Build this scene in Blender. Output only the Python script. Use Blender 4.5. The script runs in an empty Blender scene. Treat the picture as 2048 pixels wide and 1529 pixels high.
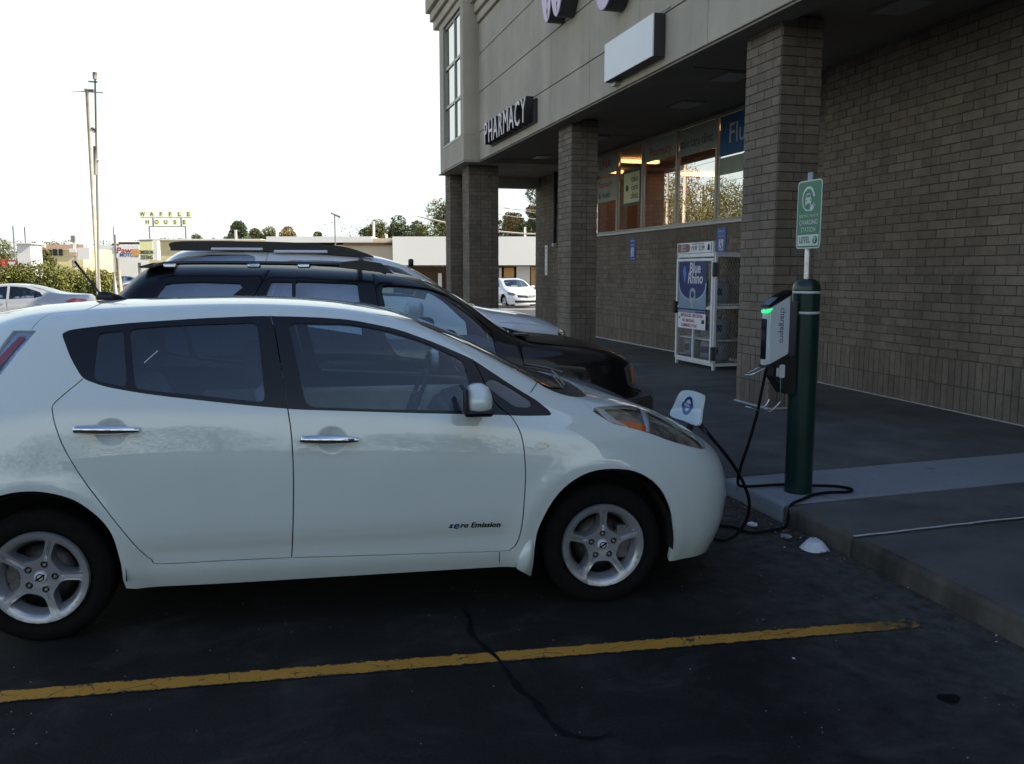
import bpy, bmesh, math, random
import numpy as np
from mathutils import Vector, Matrix, Euler
from mathutils.geometry import delaunay_2d_cdt

random.seed(7)
scene = bpy.context.scene
COL = scene.collection

# ------------------------------------------------------------------ camera
YAW, PITCH, EYE = math.radians(16.05), math.radians(7.17), 1.70
FW = Vector((math.sin(YAW) * math.cos(PITCH), math.cos(YAW) * math.cos(PITCH), -math.sin(PITCH)))
RT = Vector((math.cos(YAW), -math.sin(YAW), 0))
UP = RT.cross(FW)
cam_data = bpy.data.cameras.new('camera')
cam = bpy.data.objects.new('camera', cam_data)
COL.objects.link(cam)
cam.matrix_world = Matrix(((RT.x, UP.x, -FW.x, 0), (RT.y, UP.y, -FW.y, 0), (RT.z, UP.z, -FW.z, EYE), (0, 0, 0, 1)))
cam_data.sensor_width = 36
cam_data.lens = 36 * 1738 / 2048
cam_data.clip_start = 0.05
cam_data.clip_end = 3000
scene.camera = cam

# ------------------------------------------------------------------ sky, sun, exposure
SUN_AZ, SUN_EL = math.radians(118), math.radians(34)      # azimuth clockwise from +Y
world = bpy.data.worlds.new('World')
scene.world = world
world.use_nodes = True
wnt = world.node_tree
sky = wnt.nodes.new('ShaderNodeTexSky')
sky.sky_type = 'NISHITA'
sky.sun_disc = False
sky.sun_elevation = SUN_EL
sky.sun_rotation = SUN_AZ
sky.air_density, sky.dust_density, sky.ozone_density = 1.0, 1.2, 2.6
# white haze all round the horizon, thinning upwards into the blue
_tc = wnt.nodes.new('ShaderNodeTexCoord')
_sx = wnt.nodes.new('ShaderNodeSeparateXYZ')
wnt.links.new(_tc.outputs['Generated'], _sx.inputs[0])
_mr = wnt.nodes.new('ShaderNodeMapRange')
_mr.interpolation_type = 'SMOOTHSTEP'
_mr.inputs[1].default_value, _mr.inputs[2].default_value = 0.42, 0.30      # sine of the elevation
wnt.links.new(_sx.outputs[2], _mr.inputs[0])
_mx = wnt.nodes.new('ShaderNodeMix')
_mx.data_type = 'RGBA'
_mx.inputs[7].default_value = (5.0, 5.55, 5.4, 1)
wnt.links.new(_mr.outputs[0], _mx.inputs[0])
wnt.links.new(sky.outputs[0], _mx.inputs[6])
wnt.links.new(_mx.outputs[2], wnt.nodes['Background'].inputs[0])
wnt.nodes['Background'].inputs[1].default_value = 0.15
sun_data = bpy.data.lights.new('sun', 'SUN')
sun = bpy.data.objects.new('sun', sun_data)
COL.objects.link(sun)
S = Vector((math.sin(SUN_AZ) * math.cos(SUN_EL), math.cos(SUN_AZ) * math.cos(SUN_EL), math.sin(SUN_EL)))
sun.rotation_euler = (-S).to_track_quat('-Z', 'Y').to_euler()
sun_data.energy = 5.0
sun_data.angle = math.radians(0.5)
sun_data.color = (1.0, 0.90, 0.74)
scene.view_settings.view_transform = 'Standard'
scene.view_settings.look = 'None'
scene.view_settings.exposure = 0.55
scene.view_settings.gamma = 1.0
scene.view_settings.use_curve_mapping = False
try:
    scene.cycles.max_bounces = 10
    scene.cycles.transparent_max_bounces = 24
    scene.cycles.caustics_reflective = False
    scene.cycles.caustics_refractive = False
    scene.cycles.use_denoising = True
except Exception:
    pass

# ------------------------------------------------------------------ materials
def new_mat(name):
    m = bpy.data.materials.new(name)
    m.use_nodes = True
    nt = m.node_tree
    return m, nt, nt.nodes['Principled BSDF']

def N(nt, typ, **kw):
    n = nt.nodes.new(typ)
    for k, v in kw.items():
        setattr(n, k, v)
    return n

def mixrgb(nt, fac, a, b, mode='MIX'):
    n = N(nt, 'ShaderNodeMix', data_type='RGBA', blend_type=mode)
    for sock, val in ((0, fac), (6, a), (7, b)):
        if isinstance(val, bpy.types.NodeSocket):
            nt.links.new(val, n.inputs[sock])
        elif sock == 0:
            n.inputs[0].default_value = val
        else:
            n.inputs[sock].default_value = (*val[:3], 1)
    return n.outputs[2]

def ramp(nt, src, lo, hi):
    n = N(nt, 'ShaderNodeMapRange')
    n.inputs[1].default_value, n.inputs[2].default_value = lo, hi
    nt.links.new(src, n.inputs[0])
    return n.outputs[0]

def noise(nt, scale, detail=4, rough=0.55, vec=None, dist=0.0):
    n = N(nt, 'ShaderNodeTexNoise')
    n.inputs['Scale'].default_value = scale
    n.inputs['Detail'].default_value = detail
    n.inputs['Roughness'].default_value = rough
    n.inputs['Distortion'].default_value = dist
    if vec is None:
        vec = N(nt, 'ShaderNodeNewGeometry').outputs['Position']
    nt.links.new(vec, n.inputs['Vector'])
    return n.outputs[0]

def M(name, col, rough=0.6, metal=0.0, var=0.12, scale=3.0, bump=0.0, bscale=60.0, rnd=0.0, attr=None, coat=0.0,
      spec=0.5, fine=0.0, emit=None):
    m, nt, p = new_mat(name)
    base = tuple(col)
    out = None
    if var:
        f = ramp(nt, noise(nt, scale, 5), 0.3, 0.7)
        out = mixrgb(nt, f, tuple(c * (1 - var) for c in base), tuple(min(1, c * (1 + var)) for c in base))
    if fine:
        f = ramp(nt, noise(nt, bscale, 3, 0.7), 0.3, 0.7)
        src = out if out is not None else base
        out = mixrgb(nt, f, mixrgb(nt, 1.0, src, (1 - fine,) * 3, 'MULTIPLY'), mixrgb(nt, 1.0, src, (1 + fine,) * 3, 'MULTIPLY'))
    if rnd:
        if attr:
            a = N(nt, 'ShaderNodeAttribute', attribute_name=attr).outputs['Fac']
        else:
            a = N(nt, 'ShaderNodeObjectInfo').outputs['Random']
        k = N(nt, 'ShaderNodeMapRange')
        k.inputs[3].default_value, k.inputs[4].default_value = 1 - rnd, 1 + rnd
        nt.links.new(a, k.inputs[0])
        src = out if out is not None else base
        v = N(nt, 'ShaderNodeVectorMath', operation='SCALE')
        if isinstance(src, bpy.types.NodeSocket):
            nt.links.new(src, v.inputs[0])
        else:
            v.inputs[0].default_value = base
        nt.links.new(k.outputs[0], v.inputs['Scale'])
        out = v.outputs[0]
    if out is not None:
        nt.links.new(out, p.inputs['Base Color'])
    else:
        p.inputs['Base Color'].default_value = (*base, 1)
    p.inputs['Roughness'].default_value = rough
    p.inputs['Metallic'].default_value = metal
    p.inputs['Specular IOR Level'].default_value = spec
    if coat:
        p.inputs['Coat Weight'].default_value = coat
        p.inputs['Coat Roughness'].default_value = 0.03
    if bump:
        b = N(nt, 'ShaderNodeBump')
        b.inputs['Strength'].default_value = bump
        b.inputs['Distance'].default_value = 0.004
        nt.links.new(noise(nt, bscale, 4, 0.65), b.inputs['Height'])
        nt.links.new(b.outputs[0], p.inputs['Normal'])
    if emit:
        p.inputs['Emission Color'].default_value = (*emit[:3], 1)
        p.inputs['Emission Strength'].default_value = emit[3]
    return m

def glass_mat(name, tint, refl=0.08, rough=0.0):
    """thin pane: tinted see-through plus mirror reflection that grows at grazing angles"""
    m, nt, p = new_mat(name)
    nt.nodes.remove(p)
    out = nt.nodes['Material Output']
    tr = N(nt, 'ShaderNodeBsdfTransparent')
    tr.inputs[0].default_value = (*tint, 1)
    gl = N(nt, 'ShaderNodeBsdfGlossy')
    gl.inputs['Roughness'].default_value = rough
    gl.inputs['Color'].default_value = (1, 1, 1, 1)
    fr = N(nt, 'ShaderNodeLayerWeight')
    fr.inputs[0].default_value = 0.5
    pw = N(nt, 'ShaderNodeMath', operation='POWER')
    nt.links.new(fr.outputs['Facing'], pw.inputs[0])
    pw.inputs[1].default_value = 4.0
    mr = N(nt, 'ShaderNodeMapRange')
    mr.inputs[3].default_value, mr.inputs[4].default_value = refl, 1.0
    nt.links.new(pw.outputs[0], mr.inputs[0])
    mx = N(nt, 'ShaderNodeMixShader')
    nt.links.new(mr.outputs[0], mx.inputs[0])
    nt.links.new(tr.outputs[0], mx.inputs[1])
    nt.links.new(gl.outputs[0], mx.inputs[2])
    nt.links.new(mx.outputs[0], out.inputs[0])
    return m

def paint(name, col, flake=0.03, metal=0.0, rough=0.35, coat=1.0):
    m, nt, p = new_mat(name)
    f = ramp(nt, noise(nt, 900, 2, 0.6), 0.35, 0.65)
    c = mixrgb(nt, f, tuple(x * (1 - flake) for x in col), tuple(min(1, x * (1 + flake)) for x in col))
    d = ramp(nt, noise(nt, 1.4, 4), 0.45, 0.75)
    c2 = mixrgb(nt, d, c, tuple(x * 0.93 for x in col))
    nt.links.new(c2, p.inputs['Base Color'])
    p.inputs['Roughness'].default_value = rough
    p.inputs['Metallic'].default_value = metal
    p.inputs['Coat Weight'].default_value = coat
    p.inputs['Coat Roughness'].default_value = 0.02
    p.inputs['Coat IOR'].default_value = 1.85
    p.inputs['Specular IOR Level'].default_value = 0.15
    return m

def weather(m, lo=0.62, hi=1.15):
    """large soft dirt blotches and vertical water streaks multiplied into a material's colour"""
    nt = m.node_tree
    p = nt.nodes['Principled BSDF']
    link = p.inputs['Base Color'].links[0]
    src = link.from_socket
    geo = N(nt, 'ShaderNodeNewGeometry')
    mp = N(nt, 'ShaderNodeMapping')
    mp.inputs['Scale'].default_value = (2.2, 2.2, 0.22)
    nt.links.new(geo.outputs['Position'], mp.inputs[0])
    a = ramp(nt, noise(nt, 1.0, 5, 0.6, vec=mp.outputs[0]), 0.32, 0.62)
    b = ramp(nt, noise(nt, 0.9, 5, 0.6), 0.35, 0.65)
    c = mixrgb(nt, a, (lo,) * 3, (1.0,) * 3)
    d = mixrgb(nt, b, (lo + .1,) * 3, (hi,) * 3)
    e = mixrgb(nt, 1.0, mixrgb(nt, 1.0, src, c, 'MULTIPLY'), d, 'MULTIPLY')
    nt.links.new(e, p.inputs['Base Color'])
    return m

m_brick = M('brick_clay', (0.222, 0.18, 0.14), 0.9, var=0.14, scale=9, bump=0.6, bscale=170, rnd=0.15, fine=0.18)
m_brick_many = M('brick_clay_many', (0.222, 0.18, 0.14), 0.9, var=0.14, scale=9, bump=0.4, bscale=170, rnd=0.15, attr='rnd', fine=0.18)
weather(m_brick, .80, 1.08)
weather(m_brick_many, .80, 1.08)
m_mortar = M('mortar', (0.095, 0.083, 0.07), 0.95, var=0.2, scale=6, bump=0.5, bscale=220)
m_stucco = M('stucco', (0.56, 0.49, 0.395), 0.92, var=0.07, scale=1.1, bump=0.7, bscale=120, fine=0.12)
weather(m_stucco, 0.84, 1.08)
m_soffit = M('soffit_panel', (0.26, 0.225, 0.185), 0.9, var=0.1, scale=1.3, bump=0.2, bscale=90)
m_groove = M('joint_dark', (0.06, 0.055, 0.05), 0.95, var=0.0)
m_alu = M('anodised_frame', (0.30, 0.29, 0.27), 0.4, metal=0.7, var=0.05)
m_sill = M('painted_sill', (0.55, 0.55, 0.53), 0.5, var=0.05)
m_storeglass = glass_mat('shop_glass', (0.92, 0.92, 0.90), 0.50)
m_towerglass = glass_mat('tower_glass', (0.25, 0.28, 0.30), 0.45)
m_black = M('black_plastic', (0.018, 0.018, 0.02), 0.45, var=0.0)
m_blackgloss = M('black_gloss', (0.010, 0.011, 0.013), 0.12, var=0.0, coat=0.4)
m_frameblack = M('frame_black', (0.012, 0.013, 0.015), 0.28, var=0.0, spec=0.35)
m_lampshine = M('lamp_chrome_painted_shine', (0.70, 0.72, 0.74), 0.22, metal=0.25, var=0.05, coat=0.5)  # pale low-metal colour; the bright reflection of chrome is painted into it
m_caliper = M('caliper_metal', (0.16, 0.16, 0.155), 0.5, metal=0.5, var=0.3, scale=40)
m_rubber = M('rubber', (0.009, 0.009, 0.009), 0.9, spec=0.15, var=0.25, scale=30, bump=0.3, bscale=300)
m_white = M('white_paint_metal', (0.86, 0.87, 0.88), 0.45, var=0.06, scale=4)
m_signwhite = M('sign_face_white', (0.88, 0.90, 0.92), 0.35, var=0.03, scale=1)
m_letterface = M('letter_face_lilac', (0.66, 0.47, 0.70), 0.35, var=0.04)
m_letterwhite = M('letter_face_white', (0.72, 0.62, 0.64), 0.35, var=0.08)
m_signside = M('sign_can_side', (0.035, 0.035, 0.04), 0.5, var=0.1)
m_chrome = M('chrome', (0.78, 0.79, 0.80), 0.08, metal=1.0, var=0.0)
m_steel = M('galvanised_steel', (0.52, 0.52, 0.50), 0.38, metal=0.85, var=0.18, scale=25)
m_silver = M('alloy_silver', (0.46, 0.48, 0.52), 0.30, metal=0.6, var=0.04, scale=20, coat=0.3)
m_brake = M('brake_iron', (0.09, 0.085, 0.08), 0.5, metal=0.8, var=0.3, scale=40)
m_dark = M('dark_inner', (0.012, 0.012, 0.012), 0.9, var=0.0)
m_leafpaint = paint('pearl_white_paint', (0.71, 0.785, 0.765))
m_blackpaint = paint('black_paint', (0.004, 0.004, 0.005), rough=0.4, coat=0.22)
m_suvglass = glass_mat('suv_privacy_glass', (0.20, 0.25, 0.30), 0.30)
m_whitepaint = paint('white_paint', (0.80, 0.82, 0.86))
m_silverpaint = paint('silver_paint', (0.46, 0.47, 0.47), metal=0.3)
m_carglass = glass_mat('side_glass', (0.74, 0.84, 0.86), 0.065)
m_privacy = glass_mat('privacy_glass', (0.42, 0.50, 0.60), 0.085)
m_windshield = glass_mat('windshield_glass', (0.62, 0.70, 0.68), 0.10)
m_lens = glass_mat('lamp_lens', (0.85, 0.86, 0.86), 0.10)
m_amber = M('amber_lens', (1.0, 0.17, 0.012), 0.25, var=0.15, scale=60, coat=0.6)
m_red = M('red_lens', (0.42, 0.02, 0.03), 0.2, var=0.05, coat=0.6)
m_interior = M('interior_cloth', (0.55, 0.55, 0.52), 0.9, var=0.08, scale=12, bump=0.3, bscale=400)
m_interior_d = M('interior_dark', (0.05, 0.05, 0.055), 0.7, var=0.1)
m_bollard = M('green_sleeve', (0.004, 0.027, 0.021), 0.35, var=0.12, scale=5, coat=0.2)
m_band = M('reflective_band', (0.62, 0.66, 0.66), 0.4, var=0.08, scale=30)
m_charger = M('charger_shell', (0.62, 0.66, 0.70), 0.35, var=0.03)
m_green = M('sign_green', (0.015, 0.19, 0.10), 0.38, var=0.1, scale=6)
m_blue = M('sign_blue', (0.012, 0.09, 0.42), 0.35, var=0.05)
m_led = M('green_led', (0.0, 0.8, 0.2), 0.4, var=0.0, emit=(0.03, 1.0, 0.22, 0.9))
m_tube = M('lit_tube', (1, 0.8, 0.5), 0.5, var=0.0, emit=(1.0, 0.50, 0.18, 8.0))
m_inwall = M('shop_inner_wall', (0.36, 0.25, 0.16), 0.8, var=0.15, scale=0.8)
m_inceil = M('shop_ceiling', (0.42, 0.30, 0.20), 0.8, var=0.1)
m_yellowpaper = M('clinic_sign_yellow', (0.62, 0.60, 0.34), 0.6, var=0.03)
m_bark = M('bark', (0.11, 0.085, 0.06), 0.95, var=0.3, scale=10)
m_polewood = M('pole_wood', (0.66, 0.57, 0.45), 0.9, var=0.25, scale=4)
m_leafA = M('foliage_olive', (0.12, 0.125, 0.035), 0.7, var=0.5, scale=0.7, fine=0.3, bscale=3)
m_leafB = M('foliage_deep', (0.07, 0.09, 0.028), 0.7, var=0.5, scale=0.6, fine=0.3, bscale=3)
m_leafC = M('foliage_autumn', (0.22, 0.145, 0.045), 0.7, var=0.4, scale=0.8, fine=0.3, bscale=3)
m_bush = M('bush_leaf', (0.17, 0.175, 0.035), 0.6, var=0.5, scale=1.6, fine=0.4, bscale=9)
m_litterA = M('dry_leaf', (0.10, 0.068, 0.04), 0.9, var=0.5, scale=40)
m_paper = M('paper', (0.70, 0.72, 0.76), 0.8, var=0.05, scale=30)

def asphalt_mat():
    m, nt, p = new_mat('asphalt')
    pos = N(nt, 'ShaderNodeNewGeometry').outputs['Position']
    big = ramp(nt, noise(nt, 0.55, 5, 0.6), 0.35, 0.7)
    grain = ramp(nt, noise(nt, 95, 4, 0.85), 0.38, 0.66)
    speck = ramp(nt, noise(nt, 210, 2, 0.6), 0.67, 0.71)
    c = mixrgb(nt, big, (0.0062, 0.0062, 0.0058), (0.0140, 0.0140, 0.0132))
    c = mixrgb(nt, grain, mixrgb(nt, 1.0, c, (0.42,) * 3, 'MULTIPLY'), mixrgb(nt, 1.0, c, (1.9,) * 3, 'MULTIPLY'))
    c = mixrgb(nt, speck, c, (0.085, 0.085, 0.085))
    worn = ramp(nt, noise(nt, 2.3, 7, 0.65, dist=0.8), 0.50, 0.74)
    c = mixrgb(nt, worn, c, (0.038, 0.037, 0.034))
    mp = N(nt, 'ShaderNodeMapping')
    mp.inputs['Scale'].default_value = (0.35, 5.0, 1)
    mp.inputs['Rotation'].default_value = (0, 0, 0.1)
    nt.links.new(pos, mp.inputs[0])
    scuff = ramp(nt, noise(nt, 1.3, 6, 0.7, vec=mp.outputs[0]), 0.55, 0.75)
    c = mixrgb(nt, scuff, c, mixrgb(nt, 1.0, c, (1.7,) * 3, 'MULTIPLY'))
    # dusty silt washed against the kerb: a band that wanders with noise
    sep = N(nt, 'ShaderNodeSeparateXYZ')
    nt.links.new(pos, sep.inputs[0])
    wob = N(nt, 'ShaderNodeMath', operation='MULTIPLY_ADD')
    nt.links.new(noise(nt, 1.6, 5, 0.6), wob.inputs[0])
    wob.inputs[1].default_value = 1.5
    nt.links.new(sep.outputs[0], wob.inputs[2])
    band = ramp(nt, wob.outputs[0], 2.75, 3.9)
    mb = N(nt, 'ShaderNodeMath', operation='MULTIPLY')
    nt.links.new(band, mb.inputs[0])
    nt.links.new(ramp(nt, noise(nt, 9, 5, 0.7), 0.25, 0.6), mb.inputs[1])
    c = mixrgb(nt, mb.outputs[0], c, (0.088, 0.084, 0.078))
    # asphalt turns paler farther along the lot
    far = ramp(nt, sep.outputs[1], 14.0, 22.0)
    c = mixrgb(nt, far, c, (0.10, 0.10, 0.10))
    nt.links.new(c, p.inputs['Base Color'])
    p.inputs['Roughness'].default_value = 0.85
    p.inputs['Specular IOR Level'].default_value = 0.3
    b = N(nt, 'ShaderNodeBump')
    b.inputs['Strength'].default_value = 0.9
    b.inputs['Distance'].default_value = 0.006
    nt.links.new(noise(nt, 110, 4, 0.8), b.inputs['Height'])
    nt.links.new(b.outputs[0], p.inputs['Normal'])
    return m

def concrete_mat(name, col, stain=0.35):
    m, nt, p = new_mat(name)
    a = ramp(nt, noise(nt, 1.1, 6, 0.65), 0.3, 0.7)
    c = mixrgb(nt, a, tuple(x * (1 - stain) for x in col), tuple(x * 1.08 for x in col))
    g = ramp(nt, noise(nt, 150, 4, 0.75), 0.3, 0.7)
    c = mixrgb(nt, g, mixrgb(nt, 1.0, c, (0.82,) * 3, 'MULTIPLY'), mixrgb(nt, 1.0, c, (1.15,) * 3, 'MULTIPLY'))
    spots = ramp(nt, noise(nt, 5, 6, 0.7, dist=0.6), 0.62, 0.72)
    c = mixrgb(nt, spots, c, tuple(x * 0.6 for x in col))
    nt.links.new(c, p.inputs['Base Color'])
    p.inputs['Roughness'].default_value = 0.9
    b = N(nt, 'ShaderNodeBump')
    b.inputs['Strength'].default_value = 0.5
    b.inputs['Distance'].default_value = 0.004
    nt.links.new(noise(nt, 120, 5, 0.75), b.inputs['Height'])
    nt.links.new(b.outputs[0], p.inputs['Normal'])
    return m

def line_mat():
    m, nt, p = new_mat('worn_yellow_paint')
    vor = N(nt, 'ShaderNodeTexVoronoi', feature='DISTANCE_TO_EDGE')
    mp = N(nt, 'ShaderNodeMapping')
    mp.inputs['Scale'].default_value = (1, 2.2, 1)
    geo = N(nt, 'ShaderNodeNewGeometry')
    wv = mixrgb(nt, 0.12, geo.outputs['Position'], N(nt, 'ShaderNodeTexNoise').outputs['Color'], 'LINEAR_LIGHT')
    nt.links.new(wv, mp.inputs[0])
    nt.links.new(mp.outputs[0], vor.inputs['Vector'])
    vor.inputs['Scale'].default_value = 5.0
    crack = ramp(nt, vor.outputs['Distance'], 0.016, 0.003)
    gate = ramp(nt, noise(nt, 7, 4), 0.42, 0.5)
    cg = N(nt, 'ShaderNodeMath', operation='MULTIPLY')
    nt.links.new(crack, cg.inputs[0])
    nt.links.new(gate, cg.inputs[1])
    wear = ramp(nt, noise(nt, 60, 5, 0.8), 0.60, 0.66)
    base = mixrgb(nt, ramp(nt, noise(nt, 3, 4), 0.3, 0.7), (0.42, 0.20, 0.018), (0.55, 0.27, 0.03))
    c = mixrgb(nt, cg.outputs[0], base, (0.03, 0.022, 0.012))
    c = mixrgb(nt, wear, c, (0.10, 0.06, 0.02))
    edge = N(nt, 'ShaderNodeAttribute', attribute_name='across').outputs['Fac']
    eo = N(nt, 'ShaderNodeMath', operation='ABSOLUTE')
    nt.links.new(edge, eo.inputs[0])
    ea = N(nt, 'ShaderNodeMath', operation='MULTIPLY_ADD')
    nt.links.new(noise(nt, 26, 6, 0.75), ea.inputs[0])
    ea.inputs[1].default_value = 1.1
    nt.links.new(eo.outputs[0], ea.inputs[2])
    c = mixrgb(nt, ramp(nt, ea.outputs[0], 1.36, 1.42), c, (0.014, 0.015, 0.016))
    chip = ramp(nt, noise(nt, 11, 7, 0.8), 0.60, 0.63)
    c = mixrgb(nt, chip, c, (0.05, 0.035, 0.014))
    # worn away towards the kerb
    sep = N(nt, 'ShaderNodeSeparateXYZ')
    nt.links.new(geo.outputs['Position'], sep.inputs[0])
    fade = N(nt, 'ShaderNodeMath', operation='MULTIPLY')
    nt.links.new(ramp(nt, sep.outputs[0], 2.55, 2.95), fade.inputs[0])
    nt.links.new(ramp(nt, noise(nt, 22, 5, 0.7), 0.30, 0.52), fade.inputs[1])
    c = mixrgb(nt, fade.outputs[0], c, (0.03, 0.028, 0.026))
    nt.links.new(c, p.inputs['Base Color'])
    p.inputs['Roughness'].default_value = 0.8
    return m

m_asphalt = asphalt_mat()
m_line = line_mat()
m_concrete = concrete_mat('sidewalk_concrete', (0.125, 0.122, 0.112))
m_pad = concrete_mat('new_concrete', (0.27, 0.28, 0.30), 0.15)
m_kerb = concrete_mat('kerb_concrete', (0.17, 0.145, 0.115), 0.6)
weather(m_kerb, 0.40, 1.3)
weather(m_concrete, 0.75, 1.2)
m_caulk = M('white_caulk', (0.55, 0.55, 0.53), 0.8, var=0.2, scale=20)
m_road = M('road_surface', (0.30, 0.29, 0.27), 0.9, var=0.15, scale=0.3)
m_grass = M('verge_grass', (0.11, 0.12, 0.04), 0.9, var=0.4, scale=1.2, fine=0.3, bscale=20)

# ------------------------------------------------------------------ object helpers
def new_obj(name, bm_or_mesh, mat=None, parent=None, smooth=False, kind=None):
    if isinstance(bm_or_mesh, bmesh.types.BMesh):
        me = bpy.data.meshes.new(name)
        bm_or_mesh.to_mesh(me)
        bm_or_mesh.free()
    else:
        me = bm_or_mesh
    if mat is not None and not me.materials:
        for mm in (mat if isinstance(mat, (list, tuple)) else [mat]):
            me.materials.append(mm)
    if smooth:
        me.polygons.foreach_set('use_smooth', [True] * len(me.polygons))
    o = bpy.data.objects.new(name, me)
    COL.objects.link(o)
    if parent is not None:
        o.parent = parent
    if kind:
        o['kind'] = kind
    return o

def thing(name, label, cat, loc=(0, 0, 0), rz=0.0, group=None):
    o = bpy.data.objects.new(name, None)
    COL.objects.link(o)
    o.location = loc
    o.rotation_euler = (0, 0, rz)
    o.empty_display_size = 0.2
    return tag(o, label, cat, group)

def tag(o, label, cat, group=None):
    o['label'] = label
    o['category'] = cat
    if group:
        o['group'] = group
    return o

def copy_thing(root, loc=None, rz=None, label=None, group=None):
    r = root.copy()
    COL.objects.link(r)
    if loc is not None:
        r.location = loc
    if rz is not None:
        r.rotation_euler = (0, 0, rz)
    if label:
        r['label'] = label
    if group:
        r['group'] = group
    for ch in list(root.children):
        c = ch.copy()
        COL.objects.link(c)
        c.parent = r
        for g in list(ch.children):
            d = g.copy()
            COL.objects.link(d)
            d.parent = c
    return r

def B():
    return bmesh.new()

def box(bm, x0, x1, y0, y1, z0, z1, bev=0.0, mi=0, seg=2):
    r = bmesh.ops.create_cube(bm, size=1)
    vs = r['verts']
    for v in vs:
        v.co = Vector(((x0 + x1) / 2 + v.co.x * (x1 - x0), (y0 + y1) / 2 + v.co.y * (y1 - y0), (z0 + z1) / 2 + v.co.z * (z1 - z0)))
    fs = list({f for v in vs for f in v.link_faces})
    for f in fs:
        f.material_index = mi
    if bev:
        es = list({e for v in vs for e in v.link_edges})
        g = bmesh.ops.bevel(bm, geom=es, offset=bev, segments=seg, affect='EDGES', profile=0.5)
        for f in g['faces']:
            f.material_index = mi
            f.smooth = seg > 1
    return bm

def prism(bm, pts, axis, a, b, mi=0):
    """polygon pts (2D) extruded along axis from a to b. axis 'x': pts=(y,z); 'y': pts=(x,z); 'z': pts=(x,y)"""
    def P(p, t):
        return (t, p[0], p[1]) if axis == 'x' else (p[0], t, p[1]) if axis == 'y' else (p[0], p[1], t)
    v0 = [bm.verts.new(P(p, a)) for p in pts]
    v1 = [bm.verts.new(P(p, b)) for p in pts]
    fs = [bm.faces.new(v0), bm.faces.new(list(reversed(v1)))]
    n = len(pts)
    for i in range(n):
        fs.append(bm.faces.new((v0[i], v1[i], v1[(i + 1) % n], v0[(i + 1) % n])))
    for f in fs:
        f.material_index = mi
    bmesh.ops.recalc_face_normals(bm, faces=fs)
    return bm

def tube(bm, pts, r, n=8, mi=0, cap=True):
    pts = [Vector(p) for p in pts]
    rs = r if isinstance(r, (list, tuple)) else [r] * len(pts)
    rings = []
    ref = Vector((0, 0, 1))
    for i, p in enumerate(pts):
        t = (pts[min(i + 1, len(pts) - 1)] - pts[max(i - 1, 0)]).normalized()
        if abs(t.dot(ref)) > 0.95:
            a = t.cross(Vector((1, 0, 0))).normalized() if i == 0 else (rings_a - t * rings_a.dot(t)).normalized()
        else:
            a = t.cross(ref).normalized() if i == 0 else (rings_a - t * rings_a.dot(t)).normalized()
        rings_a = a
        b = t.cross(a)
        rings.append([bm.verts.new(p + (a * math.cos(2 * math.pi * k / n) + b * math.sin(2 * math.pi * k / n)) * rs[i]) for k in range(n)])
    for i in range(len(rings) - 1):
        for k in range(n):
            f = bm.faces.new((rings[i][k], rings[i][(k + 1) % n], rings[i + 1][(k + 1) % n], rings[i + 1][k]))
            f.smooth = True
            f.material_index = mi
    if cap:
        for rg in (rings[0], list(reversed(rings[-1]))):
            f = bm.faces.new(rg)
            f.material_index = mi
    return bm

def lathe(bm, prof, n=32, axis='z', c=(0, 0, 0), mi=0, smooth=True):
    """profile [(r, h)...] turned round an axis"""
    rings = []
    for r, h in prof:
        ring = []
        for k in range(n):
            a = 2 * math.pi * k / n
            u, w = r * math.cos(a), r * math.sin(a)
            p = (u, w, h) if axis == 'z' else (u, h, w) if axis == 'y' else (h, u, w)
            ring.append(bm.verts.new((p[0] + c[0], p[1] + c[1], p[2] + c[2])))
        rings.append(ring)
    fs = []
    for i in range(len(rings) - 1):
        for k in range(n):
            f = bm.faces.new((rings[i][k], rings[i][(k + 1) % n], rings[i + 1][(k + 1) % n], rings[i + 1][k]))
            f.smooth = smooth
            f.material_index = mi
            fs.append(f)
    bmesh.ops.recalc_face_normals(bm, faces=fs)
    return bm

def spline(pts, n=8, closed=False):
    """Catmull-Rom through points of any dimension"""
    P = [tuple(p) for p in pts]
    m = len(P)
    out = []
    rng = range(m) if closed else range(m - 1)
    for i in rng:
        if closed:
            a, b, c, d = P[i - 1], P[i], P[(i + 1) % m], P[(i + 2) % m]
        else:
            a, b, c, d = P[max(i - 1, 0)], P[i], P[i + 1], P[min(i + 2, m - 1)]
        for k in range(n):
            t = k / n
            out.append(tuple(0.5 * (2 * q + (r - p) * t + (2 * p - 5 * q + 4 * r - s) * t * t + (3 * q - p - 3 * r + s) * t ** 3)
                             for p, q, r, s in zip(a, b, c, d)))
    if not closed:
        out.append(P[-1])
    return out

def text_mesh(body, size=1.0, depth=0.01, align='CENTER', spacing=1.0, bevel=0.0, shear=0.0, offset=0.0):
    cu = bpy.data.curves.new('lettering', 'FONT')
    cu.body = body
    cu.size = size
    cu.extrude = depth / 2
    cu.align_x = align
    cu.align_y = 'CENTER'
    cu.space_character = spacing
    cu.shear = shear
    cu.offset = offset
    cu.resolution_u = 3
    ob = bpy.data.objects.new('lettering', cu)
    COL.objects.link(ob)
    bpy.context.view_layer.update()
    me = bpy.data.meshes.new_from_object(ob.evaluated_get(bpy.context.evaluated_depsgraph_get()))
    bpy.data.objects.remove(ob)
    bpy.data.curves.remove(cu)
    me.materials.clear()
    return me

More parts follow.
